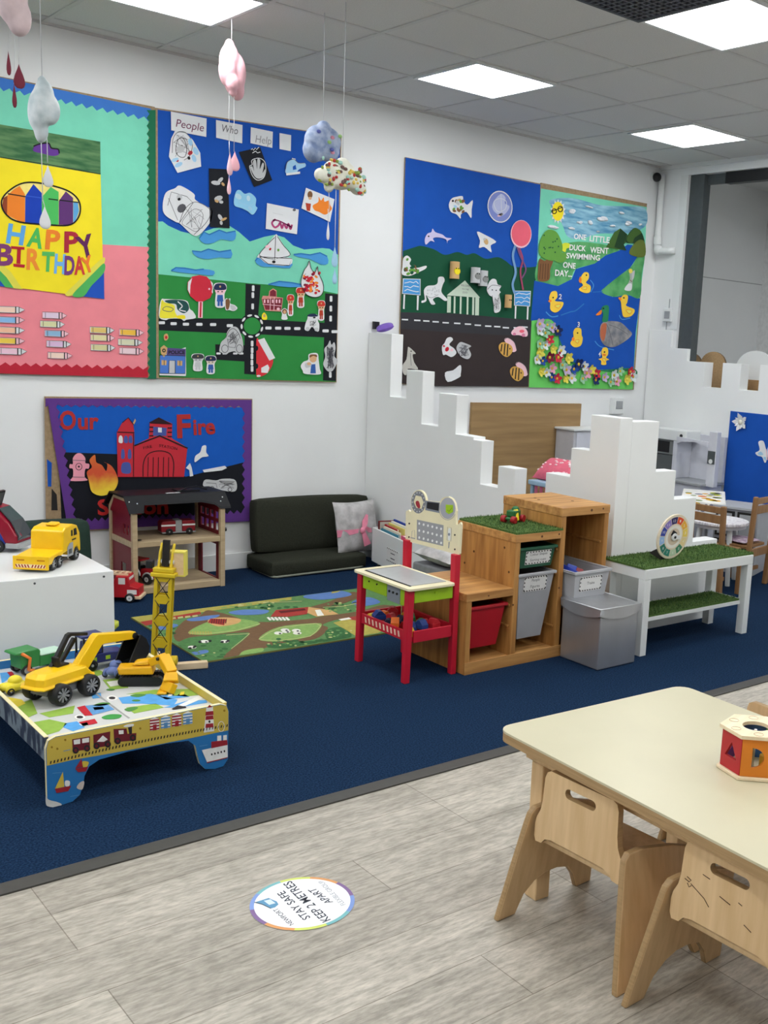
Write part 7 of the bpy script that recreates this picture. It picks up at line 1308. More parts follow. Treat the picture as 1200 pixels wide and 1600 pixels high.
cut('paper_figure', 'white paper child in a sun hat on the dark green hills', 'paper figure', [(cz(spline([(655, 915), (668, 870), (690, 845), (715, 850), (725, 880), (748, 890), (735, 915), (745, 930), (735, 945), (745, 1000), (740, 1050), (705, 1060), (700, 1010), (690, 960), (672, 950)], 3)), PW_), ('L', cz(spline([(660, 912), (690, 885), (745, 892)], closed=False)), .8, INKG), ('L', cz([(690, 950), (695, 1005), (735, 1005), (730, 945)]), .7, INKG), (cz(ell(690, 915, 4, 4)), INK, .0022), (cz(ell(715, 918, 4, 4)), INK, .0022)] + scrib(cz, 695, 955, 735, 1045, 5, INKG, .5))
cut('paper_car', 'pink paper car on the grey paper road of the zoo board', 'cut-out', [(cz(spline([(812, 1190), (830, 1165), (865, 1148), (900, 1160), (918, 1190), (908, 1215), (860, 1205), (825, 1205)])), PPINK), (cz(ell(880, 1180, 16, 10)), paper('balloon', (226, 98, 116)), .0018), (cz(ell(890, 1205, 11, 11)), paper('pink_deep', (206, 120, 150)), .002), (cz(ell(832, 1198, 10, 9)), paper('pink_deep', (206, 120, 150)), .002)])
cut('paper_rabbit', 'white and pink paper rabbit, the left of two on the brown paper', 'cut-out', [(cz(spline([(368, 1280), (385, 1255), (400, 1225), (425, 1218), (438, 1235), (415, 1265), (445, 1290), (460, 1320), (430, 1345), (395, 1330), (375, 1330)])), PW_)] + blobs(cz, [(400, 1295, 16, 12, REDP), (430, 1300, 10, 9, PPINK), (380, 1275, 7, 6, REDP)]))
cut('paper_rabbit', 'grey paper rabbit, the right of two on the brown paper', 'cut-out', [(cz(spline([(462, 1280), (485, 1250), (520, 1258), (555, 1275), (540, 1290), (555, 1330), (535, 1358), (495, 1345), (468, 1310)])), PGR)] + scrib(cz, 475, 1265, 540, 1345, 7, paper('mid_grey', (84, 84, 90)), 1.0))
cut('paper_scrap', 'torn white paper animal at the bottom of the brown paper', 'cut-out', [(cz(spline([(388, 1445), (440, 1430), (480, 1398), (492, 1410), (488, 1455), (480, 1475), (405, 1505)], 3)), PW_)])
for lab, dx, dy in (('upper', 0, 0), ('lower', 72, 155)):
    cut('paper_bee', 'yellow striped paper bee with pale wings, %s of the two on the brown paper' % lab, 'cut-out', [(cz(spline([(x + dx, y + dy) for x, y in [(732, 1275), (760, 1250), (810, 1270), (820, 1310), (785, 1345), (745, 1320)]])), paper('bee_yellow', (206, 160, 80)), .0016), (cz(spline([(x + dx, y + dy) for x, y in [(768, 1235), (790, 1222), (830, 1250), (846, 1300), (820, 1312), (790, 1270)]])), PPINK, .0012)] + [('L', cz([(x + dx, y + dy) for x, y in P]), 1.8, INK, .0026) for P in ([(752, 1262), (745, 1310)], [(772, 1258), (765, 1332)], [(790, 1262), (785, 1338)])] + [(cz(ell(803 + dx, 1292 + dy, 4, 5)), INK, .0026), ('L', cz(spline([(x + dx, y + dy) for x, y in [(768, 1235), (790, 1222), (830, 1250), (846, 1300)]], closed=False)), .7, INKG, .0024)])
cut('paper_giraffe', 'pale paper giraffe half hidden behind the castle battlement', 'cut-out', [(cz(spline([(120, 1450), (115, 1400), (140, 1360), (148, 1300), (155, 1280), (200, 1322), (180, 1330), (190, 1380), (215, 1425), (150, 1420), (140, 1460)], 3)), paper('giraffe', (190, 188, 180))), ('L', cz([(165, 1320), (170, 1400)]), .7, INKG), (cz(ell(170, 1308, 4, 4)), INK, .002)])
# ---- board D: five little ducks
tD, cD = board('display_board', 'duck pond display board with the text ONE LITTLE DUCK WENT SWIMMING ONE DAY', 5.3535, 6.503, 1.188, 2.690)
cd_ = crop(810, 280, .2126)
part(tD, cD, 'mint_paper', [(cd_([(165, 68), (942, 205), (930, 560), (890, 880), (840, 1480), (300, 1500), (110, 900)]), MINT)])
part(tD, cD, 'painted_sky', [(cd_(spline([(240, 150), (400, 140), (600, 190), (800, 200), (930, 215), (935, 340), (800, 400), (600, 400), (450, 440), (360, 420), (320, 330), (240, 200)])), mat('sky_wash', (70, 132, 170), c2=(150, 196, 210), rough=.75, scale=5, stretch=(1, 1, 6)), .0016)])
part(tD, cD, 'green_hills', [(cd_(spline([(150, 590), (260, 500), (420, 460), (560, 470), (670, 490), (740, 530), (640, 560), (560, 620), (420, 660), (380, 740), (290, 785), (130, 750)])), mat('hill_wash', (58, 138, 78), c2=(96, 170, 104), rough=.75, scale=9), .002), (cd_(spline([(880, 560), (925, 570), (905, 700), (890, 870), (800, 850), (700, 865), (610, 830), (640, 790), (740, 710), (830, 640)])), mat('hill_wash', (58, 138, 78)), .0034)])
part(tD, cD, 'blue_river', [(cd_([(115, 745), (290, 785), (390, 735), (420, 660), (560, 620), (640, 560), (740, 525), (800, 480), (880, 490), (880, 560), (820, 650), (740, 710), (640, 790), (610, 830), (690, 865), (800, 850), (892, 878), (860, 1130), (845, 1400), (420, 1400), (280, 1300), (240, 1040), (90, 1040)]), BLUE, .0028), ('L', cd_(spline([(310, 1000), (380, 975), (420, 965), (480, 915)], closed=False)), 1.6, paper('wave_dark', (44, 112, 176)), .0036), ('L', cd_(spline([(200, 975), (240, 1010), (290, 1005)], closed=False)), 1.6, LBL_, .0036), ('L', cd_(spline([(525, 740), (550, 780), (530, 830)], closed=False)), 1.2, LBL_, .0036), ('L', cd_(spline([(560, 1190), (600, 1230), (700, 1255)], closed=False)), 1.2, LBL_, .0036), ('L', cd_(spline([(740, 1000), (760, 1030), (820, 1020)], closed=False)), 1.2, LBL_, .0036), ('L', cd_([(545, 830), (620, 825)]), 1.0, paper('wave_dark', (44, 112, 176)), .0036)])
part(tD, cD, 'green_meadow', [(cd_(spline([(95, 1040), (240, 1035), (290, 1150), (300, 1260), (380, 1350), (480, 1390), (700, 1420), (845, 1400)], closed=False) + [(838, 1545), (75, 1530)]), paper('meadow', (104, 196, 96)), .0036), (cd_(spline([(200, 1040), (270, 1060), (310, 1200), (400, 1340), (560, 1400), (840, 1390), (838, 1460), (560, 1480), (380, 1420), (280, 1280)])), paper('meadow_dark', (46, 120, 80)), .0032)])
TX = paper('letter_white', (226, 228, 226))
part(tD, cD, 'lettering', [('T', s_, cd_([A])[0], cd_([B])[0], h, TX, .0098, .022) for s_, A, B, h in (('ONE', (400, 438), (490, 448), 8.6), ('LITTLE', (515, 455), (662, 470), 9.4), ('DUCK', (368, 520), (488, 530), 8.8), ('WENT', (520, 540), (655, 548), 9.2), ('SWIMMING', (345, 580), (592, 598), 8.6), ('ONE', (320, 648), (412, 658), 8.8), ('DAY...', (262, 708), (388, 718), 9.6))])
cut('paper_sun', 'yellow paper sun wearing sunglasses on the duck pond board', 'cut-out', [(cd_([(287 + (58 if k % 2 else 42)*math.cos(pi*k/14), 238 + (92 if k % 2 else 66)*math.sin(pi*k/14)) for k in range(28)]), PW_, .001), (cd_(ell(285, 236, 42, 70)), YELP, .002), ('L', cd_(ell(258, 236, 16, 18, 12)), 1.6, INK, .003, True), ('L', cd_(ell(302, 220, 17, 20, 12)), 1.6, INK, .003, True), ('L', cd_([(240, 238), (320, 205)]), 1.4, INK, .003)])
for i, (x, y, rx, ry, lab) in enumerate(((398, 240, 32, 26, 'nearest the paper sun'), (515, 205, 30, 14, 'at the top of the painted sky'), (618, 288, 46, 30, 'largest, in the middle of the painted sky'), (520, 318, 24, 22, 'above the word LITTLE'), (445, 318, 20, 16, 'small, left of the middle of the sky'), (387, 360, 22, 16, 'above the word ONE'), (255, 352, 44, 22, 'over the paper tree'), (750, 250, 26, 16, 'at the upper right of the sky'), (800, 325, 28, 24, 'above the paper mountains'), (692, 345, 24, 14, 'small, above the left mountain'), (582, 385, 11, 9, 'tiny, left of the mountains'), (893, 335, 12, 12, 'tiny, at the right edge of the sky'))):
    p = BP.P(*cd_([(x, y)])[0]); q = BP.P(*cd_([(x + rx, y + ry)])[0]); a, b = abs(q.x - p.x), abs(q.z - p.z); mb = MB(off=p); CWH = mat('cotton_white', (214, 218, 222), rough=.95, bump=.6, scale=90)
    for k in range(4): mb.ball(p + Vector((rnd.uniform(-.5, .5)*a, -.008, rnd.uniform(-.4, .4)*b)), (a*.6, .008, b*.65), CWH, n=10, lump=.08, seed=i*5 + k)
    tag(mb.build('cotton_cloud', loc=p), 'white fluffy cotton cloud, ' + lab, 'craft', 'cotton clouds on the duck pond board')
cut('paper_tree', 'paper tree with a round green crown and brown trunk on the duck pond board', 'cut-out', [(cd_(spline([(150, 590), (190, 600), (215, 580), (250, 600), (230, 660), (220, 740), (145, 745), (140, 680)])), BROWN, .001), (cd_(spline([(150, 470), (180, 400), (220, 370), (270, 385), (300, 430), (320, 500), (300, 570), (250, 600), (190, 585), (150, 550)])), GREEN2, .002), (cd_(spline([(270, 560), (330, 540), (360, 570), (320, 610), (270, 605)])), GREEN2, .0016)] + [('L', cd_([(160 + 18*k, 620), (150 + 20*k, 735)]), .9, paper('bark', (80, 54, 36)), .0018) for k in range(4)] + [(cd_(ell(rnd.uniform(175, 290), rnd.uniform(410, 560), 5, 6, 8)), DGRN, .0026) for _ in range(12)])
cut('paper_leaf', 'bright yellow-green paper leaf between the tree and the lettering', 'cut-out', [(cd_(spline([(305, 490), (335, 468), (372, 475), (380, 500), (350, 510), (340, 535), (315, 520)])), paper('lime_leaf', (206, 214, 60)))])
cut('paper_mountains', 'dark green paper mountains at the right of the duck pond board', 'cut-out', [(cd_([(640, 500), (700, 390), (745, 362), (795, 405), (810, 440), (770, 480), (790, 525)]), paper('mount_b', (64, 96, 44)), .001), (cd_([(745, 362), (795, 405), (770, 480), (790, 525), (700, 500)]), paper('mount_dark', (36, 64, 40)), .0016), (cd_(spline([(785, 465), (800, 410), (850, 358), (900, 390), (925, 470), (925, 560), (870, 480)])), paper('mount_dark', (36, 64, 40)), .0012), (cd_(spline([(790, 440), (850, 360), (900, 392), (850, 430), (830, 470)])), paper('mount_b', (64, 96, 44)), .0018), (cd_(spline([(812, 550), (840, 480), (890, 445), (925, 470), (920, 570)])), paper('mount_olive', (96, 112, 50)), .0022)])
def duck(label, P, beak, eye, wing, num=None):
    it = [(cd_(spline(P)), paper('duck_yellow', (234, 196, 66)), .0014), (cd_(spline(beak)), ORG, .0018), (cd_(spline(wing)), paper('duck_wing', (222, 208, 90)), .002), ('L', cd_(spline(wing)), .8, ORG, .0024, True), (cd_(ell(eye[0], eye[1], 6, 6, 8)), INK, .0024)]
    if num: it.append(('T', num[0], cd_([num[1]])[0], cd_([num[2]])[0], 8, PW_, .0026, .02))
    cut('paper_duck', label, 'paper duck', it, 'yellow paper ducklings')
duck('yellow paper duckling just below the lettering, turned left', [(455, 720), (480, 685), (510, 690), (512, 730), (492, 760), (525, 785), (520, 830), (480, 835), (440, 810), (470, 780), (452, 750)], [(450, 715), (440, 745), (452, 765), (460, 740)], (495, 705), [(455, 800), (495, 790), (490, 812)])
duck('yellow paper duckling at the left of the pond marked 2', [(222, 870), (240, 828), (275, 825), (282, 865), (265, 895), (325, 905), (310, 950), (270, 980), (232, 960), (230, 910)], [(228, 885), (215, 895), (225, 905), (240, 895)], (250, 870), [(262, 930), (305, 920), (290, 948)], ('2', (290, 880), (312, 882)))
duck('yellow paper duckling at the right edge of the pond', [(745, 880), (770, 850), (800, 858), (795, 905), (788, 930), (850, 960), (825, 1005), (770, 1012), (755, 960), (750, 910)], [(745, 868), (730, 872), (742, 890), (752, 885)], (770, 872), [(785, 960), (830, 965), (810, 990)])
duck('yellow paper duckling below the middle of the pond marked 3', [(400, 1120), (420, 1092), (455, 1100), (460, 1145), (468, 1170), (455, 1220), (410, 1235), (378, 1205), (400, 1165)], [(398, 1160), (388, 1175), (400, 1190), (408, 1172)], (430, 1130), [(410, 1185), (440, 1180), (430, 1205)], ('3', (428, 1085), (444, 1086)))
duck('yellow paper duckling with spread wings at the bottom of the pond marked 4', [(605, 1270), (620, 1238), (650, 1242), (655, 1285), (640, 1310), (662, 1325), (640, 1335), (640, 1362), (605, 1362), (605, 1335), (585, 1322), (612, 1310)], [(612, 1290), (628, 1282), (640, 1292), (628, 1300)], (628, 1270), [(610, 1320), (635, 1320), (628, 1345)], ('4', (582, 1300), (598, 1302)))
cut('paper_mallard', 'big paper mallard with a green head and grey painted body on the pond', 'paper duck', [(cd_(spline([(600, 1075), (640, 1045), (740, 1050), (800, 1100), (830, 1140), (780, 1190), (700, 1232), (630, 1220), (595, 1160)])), mat('mallard_grey', (104, 108, 116), c2=(150, 146, 146), rough=.7, scale=14), .0014), (cd_(spline([(605, 1075), (640, 1060), (640, 1120), (622, 1190), (598, 1150)])), paper('mallard_breast', (176, 100, 70)), .002), (cd_(spline([(612, 1045), (618, 990), (605, 960), (615, 935), (645, 925), (660, 940), (658, 1000), (650, 1045)])), paper('mallard_head', (40, 124, 84)), .0022), (cd_(spline([(605, 960), (575, 985), (565, 1000), (590, 998), (606, 985)])), ORG, .0022), (cd_(ell(620, 950, 6, 6)), INK, .003), ('L', cd_(spline([(660, 1070), (720, 1090), (800, 1140)], closed=False)), .8, INKG, .002), ('L', cd_([(640, 1060), (660, 1100), (690, 1220)]), .8, INKG, .002)])
cut('paper_dragonfly', 'pale paper dragonfly with a yellow head on the green river bank', 'cut-out', [(cd_(spline([(812, 690), (830, 690), (835, 750), (825, 815), (780, 812), (800, 770), (815, 730)])), paper('dragon_grey', (160, 172, 160))), (cd_(ell(820, 675, 14, 17)), paper('duck_wing', (222, 208, 90)), .0018), (cd_(spline([(800, 770), (828, 770), (822, 818), (775, 812)])), PW_, .0018), (cd_(spline([(830, 690), (850, 670), (845, 720), (832, 740)])), PGR, .0016), ('L', cd_([(815, 740), (830, 755)]), 1, BROWN, .0024)])
# flowers along the meadow
FC = {'red': (186, 44, 64), 'yellow': (206, 196, 80), 'white': (196, 206, 206), 'blue': (34, 70, 140), 'pale green': (140, 186, 150), 'pink': (206, 150, 170), 'navy': (24, 40, 84), 'dark red': (110, 24, 50), 'lilac': (176, 160, 190)}
FS = [(150, 1065, 'lilac'), (205, 1070, 'pale green'), (240, 1090, 'lilac'), (280, 1115, 'navy'), (150, 1110, 'white'), (190, 1130, 'pale green'), (220, 1180, 'red'), (245, 1250, 'yellow'), (150, 1210, 'pale green'), (190, 1220, 'white'), (150, 1275, 'yellow'), (222, 1310, 'dark red'), (170, 1335, 'blue'), (128, 1325, 'white'), (285, 1310, 'red'), (305, 1260, 'white'), (360, 1315, 'yellow'), (315, 1365, 'pale green'), (345, 1400, 'lilac'), (400, 1395, 'blue'), (240, 1390, 'pink'), (160, 1415, 'yellow'), (200, 1420, 'white'), (235, 1455, 'blue'), (275, 1465, 'red'), (338, 1465, 'yellow'), (385, 1462, 'white'), (435, 1360, 'navy'), (475, 1375, 'white'), (530, 1400, 'yellow'), (495, 1425, 'pink'), (465, 1465, 'pale green'), (565, 1430, 'red'), (560, 1475, 'navy'), (625, 1455, 'lilac'), (695, 1440, 'white'), (715, 1485, 'pink'), (670, 1490, 'pale green'), (740, 1410, 'pale green'), (815, 1415, 'red'), (790, 1470, 'yellow'), (835, 1450, 'white')]
for i, (x, y, cn) in enumerate(FS):
    p = BP.P(*cd_([(x, y)])[0], .006); m = paper('flower_' + cn.replace(' ', '_'), FC[cn]); R_ = rnd.uniform(.036, .048); mb = MB(off=p); n = 5; a0 = rnd.uniform(0, 6)
    for k in range(n):
        a = a0 + 2*pi*k/n; u_ = Vector((math.cos(a), 0, math.sin(a))); v_ = Vector((-math.sin(a), 0, math.cos(a))); o_ = Vector((0, -1, 0))
        P_ = [p + o_*.004, p + u_*R_*.55 + v_*R_*.42 + o_*.010, p + u_*R_ + v_*R_*.2 + o_*.020, p + u_*R_ - v_*R_*.2 + o_*.020, p + u_*R_*.55 - v_*R_*.42 + o_*.010]
        mb.add(P_, [(0, 1, 2, 3, 4)], m); mb.add([q + Vector((0, .0012, 0)) for q in P_], [(4, 3, 2, 1, 0)], m)
    mb.ball(p + Vector((0, -.008, 0)), (R_*.28, .006, R_*.28), paper('flower_eye', (206, 170, 60)) if cn != 'yellow' else paper('duck_wing', (222, 208, 90)), n=10)
    tag(mb.build('paper_flower', loc=p), '%s folded paper flower on the meadow of the duck pond board' % cn, 'paper flower', cn + ' paper flowers by the pond')
# ---- board E: our fire station, low on the wall
tE, cE = board('display_board', 'low display board titled Our Fire Station with a purple wavy border', 1.845, 3.062, .315, 1.076)
ce = crop(50, 600, .30833); PVI = paper('violet_border', (92, 54, 130))
part(tE, cE, 'blue_paper', [(ce([(118, 105), (1080, 118), (1078, 480), (780, 485), (430, 375), (130, 360)]), paper('fire_sky', (18, 84, 176)))])
part(tE, cE, 'black_paper', [(ce([(135, 345), (430, 355), (780, 470), (1080, 395), (1100, 690), (150, 700)]), paper('night_black', (20, 22, 30)), .0016)])
part(tE, cE, 'purple_border', [(ce(scal((68, 72), (1112, 80), 38, 24, 1)), PVI, .0026), (ce(scal((1112, 80), (1110, 694), 40, 13, 1)), PVI, .0028), (ce(scal((1110, 694), (150, 745), 50, 28, 1)), PVI, .0030), (ce(scal((180, 740), (78, 100), 46, 13, 1)), PVI, .0080)])
FT = paper('fire_letters', (166, 46, 44))
part(tE, cE, 'lettering', [('T', 'O', ce([(138, 228)])[0], ce([(222, 228)])[0], 29, FT, .004, .03), ('T', 'ur', ce([(232, 228)])[0], ce([(338, 226)])[0], 26, FT, .004, .03), ('T', 'F', ce([(735, 270)])[0], ce([(805, 268)])[0], 36, FT, .004, .03), ('T', 'ire', ce([(818, 256)])[0], ce([(928, 250)])[0], 25, FT, .004, .03), ('T', 'Station', ce([(332, 662)])[0], ce([(690, 655)])[0], 24, paper('station_letters', (186, 46, 44)), .004, .03)])
FSR = paper('station_red', (186, 44, 56)); FSD = paper('station_dark', (44, 24, 30))
cut('paper_fire_station', 'large red paper fire station with a tower on the Our Fire Station board', 'cut-out', [(ce([(432, 470), (428, 245), (455, 195), (485, 170), (510, 200), (516, 245), (516, 310), (590, 275), (595, 195), (640, 170), (708, 200), (706, 275), (785, 322), (768, 470)]), FSR, .0014), (ce([(590, 195), (640, 168), (712, 205), (600, 200)]), FSD, .002), (ce([(612, 215), (680, 222), (678, 262), (610, 262)]), paper('win_blue', (70, 84, 150)), .002), (ce([(636, 220), (655, 221), (655, 245), (636, 244)]), PW_, .0024), ('L', ce([(516, 312), (645, 262), (786, 325)]), 2.2, INK, .0026), ('L', ce([(430, 243), (516, 246)]), 1.6, INK, .0026), ('L', ce([(512, 250), (512, 468)]), 1.2, INK, .0026), ('L', ce([(455, 195), (485, 170), (512, 205)]), 1.4, INK, .0026), ('L', ce(spline([(560, 468), (562, 400), (585, 355), (640, 338), (695, 352), (715, 400), (712, 468)], closed=False)), 1.4, INK, .0026)] + [('L', ce([(560 + 26*k, 370), (558 + 26*k, 468)]), 1.1, INK, .0026) for k in range(1, 6)] + [('L', ce([(592, 218 + 22*k), (612, 218 + 22*k)]), 2, FSD, .0026) for k in range(3)] + [('L', ce([(684, 222 + 22*k), (706, 222 + 22*k)]), 2, FSD, .0026) for k in range(3)]
    + [(ce(spline([(x, 295), (x, 270), (x + 9, 260), (x + 18, 270), (x + 18, 297)])), m, .002) for x, m in ((438, PW_), (464, paper('win_blue', (70, 84, 150))), (488, paper('win_blue', (70, 84, 150))))] + [(ce(spline([(x, 375), (x, 340), (x + 8, 328), (x + 16, 340), (x + 16, 375)])), paper('win_blue', (70, 84, 150)), .002) for x in (450, 484)] + [(ce(spline([(453, 448), (453, 405), (475, 395), (496, 405), (496, 450)])), paper('win_blue', (70, 84, 150)), .002), ('T', 'FIRE', ce([(562, 330)])[0], ce([(606, 322)])[0], 4.4, INK, .0028), ('T', 'STATION', ce([(640, 318)])[0], ce([(732, 334)])[0], 4.6, INK, .0028), (ce([(508, 200), (520, 175), (524, 185), (514, 205)]), TAN, .002)])
cut('paper_hydrant', 'pink paper fire hydrant at the left of the Our Fire Station board', 'cut-out', [(ce(spline([(192, 490), (205, 470), (205, 430), (188, 425), (190, 405), (205, 405), (205, 375), (225, 352), (248, 352), (268, 375), (268, 400), (288, 405), (285, 428), (268, 430), (265, 470), (278, 488)], 3)), paper('hydrant', (226, 150, 166))), ('L', ce(ell(235, 418, 16, 17, 14)), .9, INK, .0022, True), (ce(ell(235, 418, 5, 5)), INK, .0022), ('L', ce([(203, 385), (270, 388)]), .8, INKG), ('L', ce([(205, 470), (266, 472)]), .8, INKG)])
fl2 = spline([(300, 545), (285, 490), (275, 445), (300, 420), (288, 385), (315, 358), (322, 395), (350, 410), (372, 440), (378, 405), (362, 395), (400, 415), (428, 465), (430, 505), (405, 545), (350, 565)])
FLM = mat('flame_paper', (226, 178, 60), rough=.75)
def flame_mat():
    m = bpy.data.materials.new('flame_wash'); m.use_nodes = True; nt = m.node_tree; b = nt.nodes['Principled BSDF']; b.inputs['Roughness'].default_value = .75
    tc = nt.nodes.new('ShaderNodeTexCoord'); sp_ = nt.nodes.new('ShaderNodeSeparateXYZ'); nz = nt.nodes.new('ShaderNodeTexNoise'); nz.inputs['Scale'].default_value = 18; ad = nt.nodes.new('ShaderNodeMath'); ad.operation = 'MULTIPLY_ADD'; ad.inputs[1].default_value = .09
    rp = nt.nodes.new('ShaderNodeValToRGB'); mr = nt.nodes.new('ShaderNodeMapRange'); mr.inputs['From Min'].default_value = -.06; mr.inputs['From Max'].default_value = .20
    L = nt.links.new; L(tc.outputs['Object'], sp_.inputs[0]); L(tc.outputs['Object'], nz.inputs['Vector']); L(nz.outputs['Fac'], ad.inputs[0]); L(sp_.outputs['Z'], ad.inputs[2]); L(ad.outputs[0], mr.inputs['Value']); L(mr.outputs[0], rp.inputs['Fac']); L(rp.outputs['Color'], b.inputs['Base Color'])
    e = rp.color_ramp.elements; e[0].position = 0; e[0].color = rgb((232, 200, 50)); e[1].position = .95; e[1].color = rgb((206, 110, 40)); x = e.new(.4); x.color = rgb((200, 76, 40)); return m
cut('paper_flame', 'large orange and yellow painted paper flame beside the pink hydrant', 'cut-out', [(ce(fl2), flame_mat(), .0016)], lift=.010)
cut('paper_scrap', 'white paper dalmatian scrap high on the right of the fire station board', 'cut-out', [(ce(spline([(822, 395), (825, 365), (850, 345), (860, 315), (880, 312), (880, 345), (892, 365), (860, 370), (840, 385)], 3)), PW_)])
cut('paper_scrap', 'white torn paper corner beside the red fire station', 'cut-out', [(ce([(778, 425), (798, 400), (806, 420), (815, 465), (798, 468), (795, 435)]), PW_)]); cut('paper_scrap', 'long white torn paper strip on the fire station board', 'cut-out', [(ce([(862, 435), (975, 414), (985, 425), (960, 437), (870, 447)]), PW_)])
cut('paper_fire_engine', 'white pencil drawing of a fire engine on the black paper', 'cut-out', [(ce(spline([(865, 500), (880, 483), (930, 488), (960, 480), (1020, 482), (1036, 510), (1030, 540), (1000, 545), (960, 538), (920, 540), (870, 520)], 3)), PGR), ('L', ce([(880, 500), (930, 503), (935, 525)]), .8, INKG), ('L', ce([(945, 490), (1025, 495)]), .8, INKG), ('L', ce(ell(910, 528, 10, 10, 10)), .9, INK, .0022, True), ('L', ce(ell(1000, 534, 10, 10, 10)), .9, INK, .0022, True)] + scrib(ce, 940, 492, 1025, 528, 5, INKG, .6))
part(tE, cE, 'cork_strip', [(ce([(62, 62), (70, 75), (100, 640), (135, 700), (70, 690)]), CORK, .0006), (ce([(75, 380), (100, 400), (98, 520), (80, 520)]), BLUE, .001), (ce([(100, 530), (125, 560), (130, 640), (98, 640)]), DARK, .001)])
# ---- blue board on the battlement panel
RP = Plane('x', 6.640, (-1, 0, 0)); c_ = (6.644, 4.72, .72); t = thing('display_board', 'plain blue display board on the right wall with a white flower and butterfly', 'display board', c_)
MB(off=c_).box((6.640, 4.28, .36), (6.6478, 5.205, 1.088), BLUE).build('blue_paper', t)
cq = crop(1000, 640, .18744)
p = RP.P(*cq([(845, 105)])[0], .004); mb = MB(off=p)
for k in range(10):
    a = 2*pi*k/10; r_ = .055 if k % 2 else .075; mb.ext([p + Vector((-.001*k, 0, 0)), p + Vector((-.012, math.cos(a - .35)*r_*.7, math.sin(a - .35)*r_*.7)), p + Vector((-.022, math.cos(a)*r_, math.sin(a)*r_)), p + Vector((-.012, math.cos(a + .35)*r_*.7, math.sin(a + .35)*r_*.7))], (.001, 0, 0), PW_)
mb.ball(p + Vector((-.012, 0, 0)), (.012, .02, .02), paper('cream', (206, 204, 190)), n=12, lump=.1); tag(mb.build('paper_flower', loc=p), 'white layered paper flower at the corner of the plain blue board', 'craft')
cut('paper_butterfly', 'white paper butterfly on the plain blue board at the right edge', 'cut-out', [(cq(spline([(990, 270), (1030, 262), (1050, 320), (1060, 360), (1055, 430), (1040, 440), (1020, 395), (985, 385), (965, 360), (1000, 335)])), PW_, .0014), (cq(spline([(1062, 355), (1075, 300), (1110, 265), (1130, 280), (1110, 340), (1130, 390), (1100, 440), (1075, 420)])), PW_, .0014), (cq(spline([(985, 365), (1010, 350), (1030, 375), (1000, 380)])), PBLUE, .0022), (cq(spline([(1030, 400), (1050, 395), (1050, 425)])), PBLUE, .0022), ('L', cq([(1056, 330), (1064, 420)]), 1.2, PPINK, .0026)], lift=.003, pl=RP)
# ============================================================ hanging cloud mobiles
STR = mat('thread_white', (196, 198, 200), rough=.7)
def cloth_ball(name, t, lobes, m, seed=0, off=(0, 0, 0)):
    mb = MB()
    for k, (c_, r_) in enumerate(lobes): mb.ball(c_, r_, m, n=20, lump=.035, seed=seed + k)
    o = mb.build(name, t)
    md = o.modifiers.new('remesh', 'REMESH'); md.mode = 'VOXEL'; md.voxel_size = .007; md.use_smooth_shade = True
    sm = o.modifiers.new('smooth', 'SMOOTH'); sm.iterations = 4; sm.factor = .5
    return o
def drop(t, c_, h, w_, m, flat=.25, az=0.0):
    mb = MB(); A = Matrix.Rotation(az, 3, 'Z'); pr = [(0, .5), (.06, .40), (.16, .26), (.32, .08), (.46, -.12), (.5, -.28), (.40, -.42), (.2, -.49), (0, -.5)]; n = 16; vs = []
    for r_, z in pr:
        for i in range(n): vs.append(Vector(c_) + A @ Vector((r_*w_*math.cos(2*pi*i/n), r_*w_*flat*math.sin(2*pi*i/n), z*h)))
    mb.add(vs, [(k*n + i, (k + 1)*n + i, (k + 1)*n + (i + 1) % n, k*n + (i + 1) % n) for k in range(len(pr) - 1) for i in range(n)], m, True); return mb.build('drop', t)
def thread(t, P, name='thread', r=.0016): mb = MB(); mb.tube(P, r, STR, n=6); return mb.build(name, t)
PKC = mat('pink_cloth', (226, 176, 184), rough=.75, bump=.3, scale=25); GWC = mat('pale_grey_cloth', (176, 190, 194), c2=(214, 220, 222), rough=.75, scale=14, bump=.3); BLC = mat('blue_print_cloth', (120, 138, 176), c2=(170, 182, 204), rough=.8, scale=26, bump=.3); FLC = mat('floral_cloth', (216, 216, 202), rough=.8, bump=.3, scale=25); RSC = mat('rose_cloth', (206, 186, 188), rough=.8, bump=.3, scale=20)
# pink cloud (seen edge-on), string top at (2.477, 5.204, 3.0)
t = thing('cloud_mobile', 'pink stuffed cloud hanging on a thread under the left ceiling panel', 'mobile', (2.477, 5.204, 2.755))
cloth_ball('cloud', t, [((-.012, 0, .035), (.046, .06, .085)), ((.022, .01, -.02), (.050, .07, .105)), ((-.032, -.02, -.015), (.038, .06, .075)), ((.036, .01, -.085), (.032, .045, .055)), ((-.022, -.055, -.075), (.030, .035, .042)), ((-.012, 0, .095), (.026, .028, .045)), ((-.016, -.05, -.115), (.020, .02, .022))], PKC, 3)
thread(t, [(0, 0, .13), (0, 0, .243)]); thread(t, [(-.012, 0, -.09), (-.012, 0, -.34)]); thread(t, [(.014, 0, -.09), (.014, 0, -.385)]); thread(t, [(-.012, 0, -.34), (-.010, 0, -.40)])
drop(t, (-.008, 0, -.445), .115, .032, PPINK, .35); drop(t, (.018, 0, -.43), .095, .055, paper('drop_pink', (232, 176, 186)), .2); drop(t, (-.012, .0, -.55), .09, .022, PPINK, .4)
thread(t, [(-.010, 0, -.50), (-.012, 0, -.51)])
